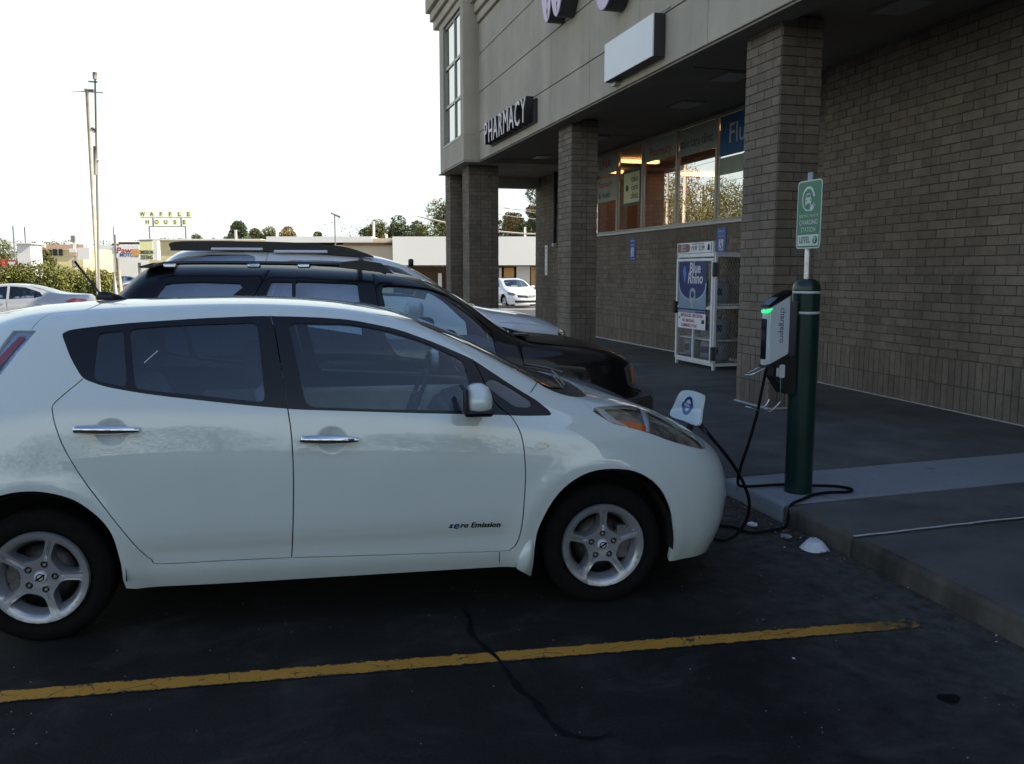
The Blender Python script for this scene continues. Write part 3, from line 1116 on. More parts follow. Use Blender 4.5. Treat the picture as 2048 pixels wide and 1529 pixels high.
# blank lightbox
t = thing('blank_lightbox', 'blank white box sign jutting from the fascia near the first pillar', 'sign')
bm = B()
box(bm, 5.112, 5.262, 10.97, 12.67, 4.545, 5.10, 0.004, seg=1)
new_obj('box_can', bm, m_signside, t)
bm = B()
box(bm, 5.092, 5.108, 10.975, 12.665, 4.55, 5.095)
new_obj('box_face', bm, m_signwhite, t)
bm = B()
tube(bm, [(5.20, 11.0, 5.11), (5.278, 10.85, 5.16)], .012, 6)
new_obj('bracket', bm, m_sill, t)
bm = B()
box(bm, 5.20, 5.276, 12.5, 12.65, 4.49, 4.54)
new_obj('bracket', bm, m_sill, t)

# script store name: only the lowest strokes come into the photograph
t = thing('script_store_sign', 'big lilac script letters whose lower strokes show at the top of the fascia', 'sign')
def stroke(pts, w, name='letter'):
    """calligraphic ribbon letter on the fascia: pts (y, z, width factor)"""
    c = spline(pts, 8)
    for nm, x0, x1, grow, mt in ((name, 4.99, 5.27, 0.012, m_signside), ('letter_face', 4.972, 4.988, 0.0, m_letterface)):
        bm = B()
        L, Rr = [], []
        for i, (y, z, k) in enumerate(c):
            a = Vector(c[min(i + 1, len(c) - 1)][:2]) - Vector(c[max(i - 1, 0)][:2])
            if a.length < 1e-6:
                a = Vector((0, 1))
            q = Vector((-a.y, a.x)).normalized() * (w * k / 2 + grow)
            L.append((y + q.x, z + q.y))
            Rr.append((y - q.x, z - q.y))
        rows = []
        for l, r in zip(L, Rr):
            rows.append([bm.verts.new((x0, *l)), bm.verts.new((x0, *r)), bm.verts.new((x1, *r)), bm.verts.new((x1, *l))])
        for a, b in zip(rows, rows[1:]):
            for j in range(4):
                bm.faces.new((a[j], a[(j + 1) % 4], b[(j + 1) % 4], b[j]))
        bm.faces.new(rows[0]); bm.faces.new(list(reversed(rows[-1])))
        bmesh.ops.recalc_face_normals(bm, faces=bm.faces)
        if nm == name:
            base = new_obj(nm, bm, mt, t)
        else:
            new_obj(nm, bm, mt, base)
# W
stroke([(15.52, 7.5, .6), (15.38, 6.95, 1.1), (15.22, 6.40, 1.25), (15.08, 6.14, .9), (14.96, 6.38, .8), (14.86, 6.95, .6)], 0.20)
stroke([(14.83, 6.90, .6), (14.74, 6.42, 1.2), (14.58, 6.12, 1.05), (14.40, 6.30, 1.0), (14.10, 6.75, 1.1), (13.85, 7.30, .9), (13.76, 7.6, .5)], 0.20)
stroke([(13.40, 6.95, .6), (13.64, 6.98, .9), (13.72, 6.72, 1.1), (13.56, 6.52, 1.0), (13.38, 6.70, .7), (13.34, 6.98, .6), (13.32, 6.62, 1.0), (13.13, 6.50, .6)], 0.17)
stroke([(13.05, 7.6, .5), (13.10, 7.0, 1.0), (13.05, 6.55, 1.0), (12.86, 6.52, .5)], 0.17)
stroke([(12.20, 6.92, .6), (12.46, 6.90, .9), (12.54, 6.62, 1.1), (12.34, 6.48, .9), (12.18, 6.74, .7), (12.14, 6.92, .8), (12.12, 6.2, 1.2), (12.24, 5.78, 1.2), (12.46, 5.64, 1.1), (12.66, 5.80, .8), (12.5, 6.1, .5)], 0.19)

# ================================================================== CARS
class Net:
    """smooth body surface lofted through a grid of measured points; s runs rear to front, v from sill to roof centre"""
    def __init__(self, cols, disp=None):
        cols = [c if isinstance(c, list) else c for c in cols]
        self.ns, self.nv = len(cols), len(cols[0])
        mir = lambda p: (p[0], -p[1], p[2])
        G = [[mir(p) for p in cols[1]]] + [list(c) for c in cols] + [[mir(p) for p in cols[-2]]]
        H = []
        for c in G:
            a, b = c[0], c[1]
            H.append([tuple(2 * a[i] - b[i] for i in range(3))] + list(c) + [mir(c[-2])])
        self.G = np.array(H, float)
        self.disp = disp

    def base(self, s, v):
        s = np.clip(s, 0, self.ns - 1)
        v = np.clip(v, 0, self.nv - 1)
        i = np.minimum(s.astype(int), self.ns - 2)
        j = np.minimum(v.astype(int), self.nv - 2)
        def w(t):
            return [(1 - t) ** 3 / 6, (3 * t ** 3 - 6 * t * t + 4) / 6, (-3 * t ** 3 + 3 * t * t + 3 * t + 1) / 6, t ** 3 / 6]
        a, b = w(s - i), w(v - j)
        P = 0
        for p in range(4):
            for q in range(4):
                P = P + (a[p] * b[q])[:, None] * self.G[i + p, j + q]
        return P

    def norm_of(self, fn, s, v):
        e = 0.02
        s0, s1 = np.clip(s - e, 0, self.ns - 1), np.clip(s + e, 0, self.ns - 1)
        v0, v1 = np.clip(v - e, 0, self.nv - 1), np.clip(v + e, 0, self.nv - 1)
        du = fn(s1, v) - fn(s0, v)
        dv = fn(s, v1) - fn(s, v0)
        # at the centre line use the mirrored neighbour so the crown stays smooth
        n = np.cross(du, dv)
        n /= np.maximum(np.linalg.norm(n, axis=1), 1e-12)[:, None]
        c = v > self.nv - 1.001
        n[c, 1] = 0
        c = (s > self.ns - 1.001) | (s < 0.001)
        n[c, 1] = 0
        n /= np.maximum(np.linalg.norm(n, axis=1), 1e-12)[:, None]
        return -n if n[:, 1].mean() < 0 else n      # side y>0 looks towards +y

    def full(self, s, v):
        P = self.base(s, v)
        if self.disp is None:
            return P
        n = self.norm_of(self.base, s, v)
        return P + n * self.disp(P)[:, None]

    def point(self, s, v, side=-1):
        a = self.full(np.array([float(s)]), np.array([float(v)]))[0]
        n = self.norm_of(self.full, np.array([float(s)]), np.array([float(v)]))[0]
        n = n if n[1] > -0.2 else -n
        return Vector((a[0], a[1] * side, a[2])), Vector((n[0], n[1] * side, n[2]))

def inside(poly, X, Y):
    r = np.zeros(len(X), bool)
    n = len(poly)
    for i in range(n):
        x0, y0 = poly[i]
        x1, y1 = poly[(i + 1) % n]
        if y0 == y1:
            continue
        c = ((Y >= min(y0, y1)) & (Y < max(y0, y1)))
        r ^= c & (X < (x1 - x0) * (Y - y0) / (y1 - y0) + x0)
    return r

def slot_poly(net, line, w):
    """thin gap of real width w along a (s, v) polyline"""
    L, R = [], []
    m = len(line)
    for i in range(m):
        s, v = line[i]
        a, b = line[max(i - 1, 0)], line[min(i + 1, m - 1)]
        t = np.array([b[0] - a[0], b[1] - a[1]])
        e = 0.01
        f = lambda s_, v_: net.base(np.array([s_]), np.array([v_]))[0]
        ps = (f(s + e, v) - f(s - e, v)) / (2 * e)
        pv = (f(s, v + e) - f(s, v - e)) / (2 * e)
        T = ps * t[0] + pv * t[1]
        n = np.cross(ps, pv)
        q = np.cross(n, T)
        q = q / max(np.linalg.norm(q), 1e-9) * w / 2
        d = np.linalg.lstsq(np.stack([ps, pv], 1), q, rcond=None)[0]
        L.append((s + d[0], v + d[1]))
        R.append((s - d[0], v - d[1]))
    return L + R[::-1]

def rounded(poly, f=0.22, n=3):
    """polygon with small rounded corners"""
    out = []
    m = len(poly)
    for i in range(m):
        a, b, c = poly[i - 1], poly[i], poly[(i + 1) % m]
        la, lc = math.dist(a, b), math.dist(b, c)
        ga, gc = min(f * la, .12) / max(la, 1e-6), min(f * lc, .12) / max(lc, 1e-6)
        p = tuple(b[k] + (a[k] - b[k]) * ga for k in (0, 1))
        q = tuple(b[k] + (c[k] - b[k]) * gc for k in (0, 1))
        for t in np.linspace(0, 1, n + 1):
            out.append(tuple((1 - t) ** 2 * p[k] + 2 * t * (1 - t) * b[k] + t * t * q[k] for k in (0, 1)))
    return out

def shell(root, net, regions, slots=(), grid=(110, 56), skin='body', rim=0.012, dens=(), default_mat=None):
    """regions: list of dicts name, poly, mat, depth (inward), rim, merge (both sides one mesh), drop. Later = lower priority."""
    ns, nv = net.ns - 1, net.nv - 1
    SX, SY = 0.26, 0.24
    pts, edges = [], []
    def add_loop(poly, closed=True):
        k = len(pts)
        for s, v in poly:
            pts.append((s * SX, v * SY))
        n = len(poly)
        for i in range(n if closed else n - 1):
            edges.append((k + i, k + (i + 1) % n))
    ss = np.linspace(0, ns, grid[0])
    vs = np.linspace(0, nv, grid[1])
    rect = [(s, 0) for s in ss] + [(ns, v) for v in vs[1:]] + [(s, nv) for s in ss[::-1][1:]] + [(0, v) for v in vs[::-1][1:-1]]
    add_loop(rect)
    for s in ss[1:-1]:
        for v in vs[1:-1]:
            pts.append((s * SX, v * SY))
    for (cs, cv, rs, rv, k) in dens:
        for a in np.linspace(-1, 1, k):
            for b in np.linspace(-1, 1, k):
                pts.append(((cs + a * rs) * SX + 1e-5, (cv + b * rv) * SY + 1e-5))
    for r in regions:
        add_loop(r['poly'])
    sp = []
    for line, w in slots:
        p = slot_poly(net, line, w)
        sp.append(p)
        add_loop(p)
    vo, _, fo, *_ = delaunay_2d_cdt([Vector(p) for p in pts], edges, [], 0, 1e-6, False)
    V = np.array([(p.x / SX, p.y / SY) for p in vo])
    T = np.array([list(f)[:3] for f in fo])
    C = V[T].mean(axis=1)
    ok = (C[:, 0] > 0) & (C[:, 0] < ns) & (C[:, 1] > 0) & (C[:, 1] < nv)
    a, b, c = V[T[:, 0]], V[T[:, 1]], V[T[:, 2]]
    ar = np.abs((b[:, 0] - a[:, 0]) * (c[:, 1] - a[:, 1]) - (c[:, 0] - a[:, 0]) * (b[:, 1] - a[:, 1]))
    ok &= ar > 1e-9
    T, C = T[ok], C[ok]
    cls = np.full(len(T), len(regions))
    for i in range(len(regions) - 1, -1, -1):
        cls[inside(regions[i]['poly'], C[:, 0], C[:, 1])] = i
    for p in sp:
        gap = inside(p, C[:, 0], C[:, 1])
        for i, r in enumerate(regions):
            if r.get('over_slots'):
                gap &= cls != i
        cls[gap] = -1
    s_, v_ = V[:, 0].clip(0, ns), V[:, 1].clip(0, nv)
    P = net.full(s_, v_)
    NN = net.norm_of(net.full, s_, v_)
    made = {}
    jobs = [(i, r) for i, r in enumerate(regions)] + [(len(regions), dict(name=skin, mat=default_mat, merge=True, rim=rim))]
    for i, r in jobs:
        if r.get('drop'):
            continue
        tri = T[cls == i]
        if not len(tri):
            continue
        groups = [(-1, 1)] if r.get('merge') else [(-1,), (1,)]
        for sides in groups:
            verts, faces, norms = [], [], []
            for sd in sides:
                ids = np.unique(tri)
                mp = {int(q): k + len(verts) for k, q in enumerate(ids)}
                dep = r.get('depth', 0.0)
                p = P[ids] - NN[ids] * dep
                n = NN[ids].copy()
                p = p * [1, sd, 1]
                n = n * [1, sd, 1]
                ecount = {}
                n0 = len(verts)
                verts += [tuple(q) for q in p]
                nl = [tuple(q) for q in n]
                fl = []
                for t in tri:
                    f = [mp[int(q)] for q in t]
                    A, Bq, Cq = (Vector(verts[q]) for q in f)
                    if (Bq - A).cross(Cq - A).dot(Vector(nl[f[0] - n0])) < 0:
                        f.reverse()
                    faces.append(f)
                    fl.append(f)
                    norms += [nl[q - n0] for q in f]
                    for e in ((f[0], f[1]), (f[1], f[2]), (f[2], f[0])):
                        ecount[e] = ecount.get(e, 0) + 1
                rm = r.get('rim', rim)
                if rm:
                    for (x, y) in [e for e in ecount if (e[1], e[0]) not in ecount]:
                        if abs(verts[x][1]) < 1e-4 and abs(verts[y][1]) < 1e-4:
                            continue
                        vx, vy = Vector(verts[x]), Vector(verts[y])
                        ix, iy = vx - Vector(nl[x - n0]) * rm, vy - Vector(nl[y - n0]) * rm
                        fn = (vx - vy).cross(ix - vx)
                        fn = fn.normalized() if fn.length > 0 else Vector((0, 0, 1))
                        k0 = len(verts)
                        verts += [tuple(vy), tuple(vx), tuple(ix), tuple(iy)]
                        faces.append([k0, k0 + 1, k0 + 2, k0 + 3])
                        norms += [tuple(fn)] * 4
            me = bpy.data.meshes.new(r['name'])
            me.from_pydata(verts, [], faces)
            me.materials.append(r['mat'])
            me.polygons.foreach_set('use_smooth', [True] * len(me.polygons))
            ca = me.attributes.new('custom_normal', 'FLOAT_VECTOR', 'CORNER')
            ca.data.foreach_set('vector', np.array(norms, dtype=np.float32).ravel())
            me.update()
            o = new_obj(r['name'], me, None, root)
            if r.get('label'):
                o['label'] = r['label']
            made.setdefault(r['name'], []).append(o)
    return made

def under_liner(root, net, smax, vmax, holes, depth=0.03, name='inner_panel', s0=0):
    """dark inner skin a little inside the doors and wings"""
    S_, V_ = np.meshgrid(np.linspace(s0, smax, 50), np.linspace(0, vmax, 12), indexing='ij')
    s, v = S_.ravel(), V_.ravel()
    P = net.base(s, v) - net.norm_of(net.base, s, v) * depth
    bm = B()
    for sd in (-1, 1):
        vs = [bm.verts.new((p[0], p[1] * sd, p[2])) for p in P]
        for i in range(49):
            for j in range(11):
                q = [i * 12 + j, (i + 1) * 12 + j, (i + 1) * 12 + j + 1, i * 12 + j + 1]
                c = P[q].mean(axis=0)
                if any((c[0] - hx) ** 2 + (c[2] - hz) ** 2 < hr ** 2 for hx, hz, hr in holes):
                    continue
                bm.faces.new([vs[k] for k in q])
    return new_obj(name, bm, m_dark, root)

def wheel_well(root, x, r, y0, y1):
    n = 26
    for sd in (-1, 1):
        bm = B()
        prev = None
        for k in range(n + 1):
            a = math.pi * (-0.04 + 1.08 * k / n)
            p = (x + r * math.cos(a), 0.33 + r * math.sin(a))
            cur = [bm.verts.new((p[0], sd * y, p[1])) for y in (y0, y1)] + [bm.verts.new((x, sd * y0, 0.30))]
            if prev:
                bm.faces.new((prev[0], cur[0], cur[1], prev[1]))
                bm.faces.new((prev[0], cur[0], cur[2]))
            prev = cur
        new_obj('wheel_well', bm, m_dark, root)

def rim_mesh(R=0.213, spin=0.0, holes=5):
    """five-spoke cast wheel, face towards -y: windows with sloping walls, spoke grooves"""
    pts, edges = [], []
    polys = []
    for k in range(holes):
        a0 = spin + 2 * math.pi * (k + 0.5) / holes
        hw_o, hw_i = math.pi / holes - 0.115, math.pi / holes - 0.27
        ro, ri = R * 0.90, R * 0.44
        sc = R / .213
        raw = [(.084, -.030), (.100, -.052), (.150, -.0865), (.166, -.088), (.181, -.060), (.189, -.03), (.1915, 0), (.189, .03), (.181, .060), (.166, .088), (.150, .0865), (.100, .052), (.084, .030)]
        raw = rounded([(x * sc, y * sc) for x, y in raw], .4, 2)
        p = [(x * math.cos(a0) - y * math.sin(a0), x * math.sin(a0) + y * math.cos(a0)) for x, y in raw]
        polys.append(p)
    lugs = []
    for k in range(holes):
        a = spin + 2 * math.pi * k / holes
        c = (0.062 * math.cos(a), 0.062 * math.sin(a))
        lugs.append((c, [(c[0] + 0.0165 * math.cos(t), c[1] + 0.0165 * math.sin(t)) for t in np.linspace(0, 2 * math.pi, 13)[:-1]]))
    def loop(p):
        k = len(pts)
        pts.extend(p)
        n = len(p)
        for i in range(n):
            edges.append((k + i, k + (i + 1) % n))
    loop([(R * math.cos(t), R * math.sin(t)) for t in np.linspace(0, 2 * math.pi, 73)[:-1]])
    for p in polys:
        loop(p)
    for _, p in lugs:
        loop(p)
    for r in np.linspace(0.03, R * 0.95, 11):
        for t in np.linspace(0, 2 * math.pi, max(8, int(r * 200)), endpoint=False):
            pts.append((r * math.cos(t) + 1e-5, r * math.sin(t)))
    vo, _, fo, *_ = delaunay_2d_cdt([Vector(p) for p in pts], edges, [], 0, 1e-6, False)
    V = np.array([(p.x, p.y) for p in vo])
    T = np.array([list(f)[:3] for f in fo])
    C = V[T].mean(axis=1)
    keep = np.hypot(C[:, 0], C[:, 1]) < R
    for p in polys:
        keep &= ~inside(p, C[:, 0], C[:, 1])
    for _, p in lugs:
        keep &= ~inside(p, C[:, 0], C[:, 1])
    def dish(x, y):
        r = math.hypot(x, y)
        ang = (math.atan2(y, x) - spin) % (2 * math.pi / holes)
        ang = min(ang, 2 * math.pi / holes - ang) * r
        d = 0.014 - 0.020 * min(1, r / (R * 0.95)) ** 2          # hub slightly recessed
        if r > R * 0.93:
            d -= 0.004
        if 0.08 < r < R * 0.93 and ang < 0.004:
            d += 0.004                                        # groove along the spoke
        if r < 0.036:
            d += 0.003
        return d
    bm = B()
    vs = {}
    def vert(i):
        if i not in vs:
            vs[i] = bm.verts.new((V[i][0], dish(*V[i]), V[i][1]))
        return vs[i]
    for t in T[keep]:
        f = bm.faces.new([vert(int(i)) for i in t])
        f.smooth = True
    bmesh.ops.recalc_face_normals(bm, faces=bm.faces)
    # sloping walls of the windows
    for k, p in enumerate(polys):
        cx, cy = np.mean([q[0] for q in p]), np.mean([q[1] for q in p])
        rows = []
        for sh, dd in ((1.0, 0.0), (0.955, 0.004), (0.92, 0.018), (0.84, 0.045), (0.83, 0.065)):
            row = []
            for x, y in p:
                r = math.hypot(x, y)
                s2 = 1 - (1 - sh) * 0.45
                q = Vector((cx + (x - cx) * s2, cy + (y - cy) * s2))
                pull = max(0.0, (r / R - .72) / .18)
                q *= 1 - (1 - sh) * .85 * min(1, pull)
                row.append(bm.verts.new((q.x, dish(x, y) + dd, q.y)))
            rows.append(row)
        for a, b in zip(rows, rows[1:]):
            for i in range(len(a)):
                f = bm.faces.new((a[i], a[(i + 1) % len(a)], b[(i + 1) % len(a)], b[i]))
                f.smooth = True
    for c, p in lugs:
        a = [bm.verts.new((x, dish(x, y), y)) for x, y in p]
        b = [bm.verts.new((x, dish(x, y) + .018, y)) for x, y in p]
        for i in range(12):
            bm.faces.new((a[i], a[(i + 1) % 12], b[(i + 1) % 12], b[i]))
    lathe(bm, [(R, dish(R, 0)), (R * 1.02, 0.002), (R * 1.022, 0.012), (R * 0.97, 0.03), (R * 0.94, 0.19)], 72, 'y')
    return bm

def nuts_mesh(spin):
    bm = B()
    for k in range(5):
        a = spin + 2 * math.pi * k / 5
        lathe(bm, [(0, .012), (0.007, .012), (0.0095, .016), (0.0095, .035)], 6, 'y', (0.062 * math.cos(a), 0, 0.062 * math.sin(a)), smooth=False)
    return bm

def tyre_mesh(R=0.316, r=0.216, w=0.205):
    bm = B()
    h = w / 2
    prof = [(r - .002, -h + .030), (r + .006, -h + .012), (r + .02, -h + .002), (r + .05, -h - .004), (R - .028, -h + .004), (R - .010, -h + .016), (R - .002, -h + .032),
            (R, -h + .055), (R, h - .055), (R - .01, h - .02), (r + .05, h), (r, h - .03)]
    lathe(bm, [(a, b + h) for a, b in prof], 72, 'y')
    for k in range(0):           # shoulder blocks
        a = 2 * math.pi * k / 60
        ca, sa = math.cos(a), math.sin(a)
        vs = []
        for rr, yy in ((R - .012, .014), (R + .001, .034)):
            for t in (-.6, .6):
                b = a + t * .05
                vs.append(bm.verts.new((rr * math.cos(b) * 1.004, yy - .003, rr * math.sin(b) * 1.004)))
        bm.faces.new((vs[0], vs[1], vs[3], vs[2]))
    return bm

def add_wheel(root, x, y, side, spin=0.3, detailed=True, R=0.316, rr=0.213, emblem=False, caliper=1):
    """wheel part with tyre, rim, cap, nuts and brake as sub-parts; outer face at y"""
    bm = tyre_mesh(R, rr + .003)
    w = new_obj('wheel', bm, m_rubber, root)
    w.location = (x, y, R - 0.006)
    if side > 0:
        w.rotation_euler = (0, 0, math.pi)
    if detailed:
        new_obj('rim', rim_mesh(rr, spin), m_silver, w)
        new_obj('wheel_nuts', nuts_mesh(spin), m_steel, w)
        bm = B()
        for k in range(5):
            a = spin + 2 * math.pi * k / 5
            for off in (-.0035, .0035):
                q = [(r_ * math.cos(a) - off * math.sin(a), .014 - .020 * min(1, r_ / (rr * .95)) ** 2 + .0005, r_ * math.sin(a) + off * math.cos(a)) for r_ in (.082, .12, .16, rr * .95)]
                tube(bm, q, .0013, 5)
        new_obj('spoke_line', bm, m_chrome, w)
        bm = B()
        lathe(bm, [(0, .004), (0.024, .005), (0.028, .010), (0.028, .02)], 28, 'y')
        cap = new_obj('centre_cap', bm, m_charger if emblem else m_silver, w)
        if emblem:
            bm = B()
            lathe(bm, [(0.013, 0.0028), (0.0185, 0.0028), (0.0185, .006), (0.013, .006)], 24, 'y')
            box(bm, -.024, .024, .0018, .006, -.004, .004)
            for v in bm.verts:
                a = 0.6
                v.co = Vector((v.co.x * math.cos(a) - v.co.z * math.sin(a), v.co.y, v.co.x * math.sin(a) + v.co.z * math.cos(a)))
            e = new_obj('cap_emblem', bm, m_blackgloss, w)
        bm = B()
        lathe(bm, [(0.03, .085), (0.135, .085), (0.135, .10), (0.03, .10)], 40, 'y')
        new_obj('brake_disc', bm, m_brake, w)
        bm = B()
        c0 = 0.13
        for k, a in enumerate((-.42, 0.0, .42)):
            a += 0 if caliper > 0 else math.pi
            box(bm, c0 * math.cos(a) - .032, c0 * math.cos(a) + .032, .050, .10, c0 * math.sin(a) - .036, c0 * math.sin(a) + .036, .008)
        new_obj('brake_caliper', bm, m_caliper, w)
        bm = B()
        lathe(bm, [(0, .16), (rr * .95, .16)], 30, 'y')
        new_obj('hub_shadow_plate', bm, m_dark, w)
    else:
        bm = B()
        lathe(bm, [(0, .02), (rr * .3, .015), (rr * .5, .03), (rr * .95, .012), (rr, .006), (rr, .05)], 30, 'y')
        new_obj('rim', bm, m_silver, w)
        bm = B()
        for k in range(5):
            a = 2 * math.pi * k / 5 + .4
            lathe(bm, [(0, .008), (rr * .17, .009)], 10, 'y', (rr * .66 * math.cos(a), 0, rr * .66 * math.sin(a)))
        new_obj('rim_opening', bm, m_dark, w)
    return w

def seat(root, x, y, z, w=0.50):
    bm = B()
    box(bm, x - .26, x + .24, y - w / 2, y + w / 2, z, z + .17, .05, seg=3)
    s = new_obj('seat', bm, m_interior, root)
    bm = B()
    box(bm, -.07, .07, y - w / 2, y + w / 2, 0, .60, .05, seg=3)
    for v in bm.verts:
        v.co = Vector((v.co.x - v.co.z * .32 + x - .24, v.co.y, v.co.z + z + .12))
    new_obj('seat_back', bm, m_interior, s)
    bm = B()
    box(bm, x - .55, x - .44, y - .13, y + .13, z + .74, z + .93, .04, seg=3)
    new_obj('headrest', bm, m_interior_d, s)

# ---- the white electric hatchback -------------------------------------------------
FR_LEAF = (Vector((1.738, 4.833, 0)), math.radians(-5.72))
LEAF = [
 [(-3.36, 0, 0.3), (-3.43, 0, 0.42), (-3.45, 0, 0.62), (-3.4, 0, 0.85), (-3.3, 0, 1.08), (-3.2, 0, 1.32), (-3.14, 0, 1.43), (-3.11, 0, 1.475), (-3.08, 0, 1.5)],
 [(-3.33, 0.42, 0.3), (-3.4, 0.42, 0.42), (-3.42, 0.42, 0.62), (-3.37, 0.42, 0.85), (-3.27, 0.42, 1.08), (-3.17, 0.4, 1.32), (-3.1, 0.36, 1.43), (-3.06, 0.2, 1.485), (-3.05, 0, 1.505)],
 [(-3.2, 0.72, 0.29), (-3.26, 0.74, 0.41), (-3.28, 0.74, 0.62), (-3.24, 0.73, 0.85), (-3.13, 0.68, 1.08), (-3.03, 0.6, 1.32), (-2.98, 0.52, 1.43), (-2.97, 0.28, 1.5), (-2.97, 0, 1.52)],
 [(-2.98, 0.8, 0.27), (-3.02, 0.86, 0.39), (-3.02, 0.87, 0.62), (-2.98, 0.85, 0.88), (-2.9, 0.78, 1.12), (-2.84, 0.685, 1.345), (-2.83, 0.6, 1.475), (-2.83, 0.33, 1.53), (-2.83, 0, 1.54)],
 [(-2.6, 0.81, 0.25), (-2.6, 0.872, 0.37), (-2.6, 0.886, 0.6), (-2.6, 0.876, 0.9), (-2.6, 0.825, 1.14), (-2.6, 0.695, 1.42), (-2.6, 0.6, 1.512), (-2.6, 0.34, 1.548), (-2.6, 0, 1.556)],
 [(-2.25, 0.81, 0.235), (-2.25, 0.872, 0.36), (-2.25, 0.886, 0.58), (-2.25, 0.878, 0.9), (-2.25, 0.835, 1.13), (-2.25, 0.68, 1.465), (-2.25, 0.59, 1.537), (-2.25, 0.34, 1.562), (-2.25, 0, 1.57)],
 [(-1.85, 0.81, 0.23), (-1.85, 0.868, 0.35), (-1.85, 0.884, 0.56), (-1.85, 0.876, 0.88), (-1.85, 0.842, 1.09), (-1.85, 0.672, 1.495), (-1.85, 0.59, 1.552), (-1.85, 0.34, 1.572), (-1.85, 0, 1.578)],
 [(-1.5, 0.81, 0.23), (-1.5, 0.866, 0.34), (-1.5, 0.884, 0.55), (-1.5, 0.874, 0.86), (-1.5, 0.842, 1.06), (-1.5, 0.675, 1.492), (-1.5, 0.595, 1.545), (-1.5, 0.34, 1.562), (-1.5, 0, 1.566)],
 [(-1.12, 0.81, 0.23), (-1.12, 0.864, 0.34), (-1.12, 0.884, 0.55), (-1.12, 0.872, 0.86), (-1.12, 0.842, 1.04), (-1.12, 0.686, 1.452), (-1.12, 0.61, 1.508), (-1.12, 0.35, 1.525), (-1.12, 0, 1.528)],
 [(-0.78, 0.81, 0.23), (-0.78, 0.864, 0.34), (-0.78, 0.886, 0.56), (-0.78, 0.874, 0.86), (-0.78, 0.842, 1.02), (-0.78, 0.708, 1.33), (-0.78, 0.635, 1.392), (-0.78, 0.36, 1.41), (-0.78, 0, 1.412)],
 [(-0.46, 0.815, 0.23), (-0.46, 0.87, 0.34), (-0.46, 0.89, 0.58), (-0.46, 0.878, 0.86), (-0.46, 0.84, 1.005), (-0.46, 0.745, 1.155), (-0.46, 0.67, 1.225), (-0.46, 0.36, 1.248), (-0.46, 0, 1.25)],
 [(-0.18, 0.82, 0.23), (-0.18, 0.876, 0.34), (-0.18, 0.892, 0.62), (-0.18, 0.884, 0.85), (-0.18, 0.835, 0.985), (-0.18, 0.76, 1.03), (-0.18, 0.665, 1.075), (-0.18, 0.36, 1.095), (-0.18, 0, 1.1)],
 [(0.08, 0.82, 0.22), (0.08, 0.876, 0.34), (0.08, 0.888, 0.63), (0.08, 0.872, 0.83), (0.08, 0.815, 0.945), (0.08, 0.73, 1), (0.08, 0.61, 1.03), (0.08, 0.33, 1.048), (0.08, 0, 1.052)],
 [(0.32, 0.8, 0.205), (0.33, 0.85, 0.33), (0.33, 0.862, 0.6), (0.32, 0.845, 0.76), (0.31, 0.795, 0.865), (0.3, 0.7, 0.94), (0.29, 0.56, 0.985), (0.29, 0.3, 0.98), (0.29, 0, 0.97)],
 [(0.51, 0.745, 0.19), (0.53, 0.795, 0.31), (0.55, 0.8, 0.55), (0.53, 0.785, 0.7), (0.5, 0.735, 0.79), (0.47, 0.65, 0.865), (0.46, 0.53, 0.912), (0.46, 0.28, 0.895), (0.46, 0, 0.885)],
 [(0.66, 0.62, 0.18), (0.7, 0.665, 0.3), (0.725, 0.67, 0.5), (0.705, 0.655, 0.64), (0.66, 0.62, 0.73), (0.62, 0.56, 0.79), (0.6, 0.46, 0.825), (0.6, 0.25, 0.825), (0.6, 0, 0.82)],
 [(0.78, 0.34, 0.17), (0.835, 0.38, 0.29), (0.865, 0.39, 0.48), (0.845, 0.38, 0.6), (0.8, 0.365, 0.69), (0.75, 0.34, 0.735), (0.71, 0.3, 0.76), (0.69, 0.16, 0.775), (0.69, 0, 0.778)],
 [(0.81, 0, 0.17), (0.87, 0, 0.29), (0.905, 0, 0.47), (0.885, 0, 0.59), (0.84, 0, 0.68), (0.79, 0, 0.725), (0.76, 0, 0.745), (0.73, 0, 0.755), (0.72, 0, 0.757)],
]
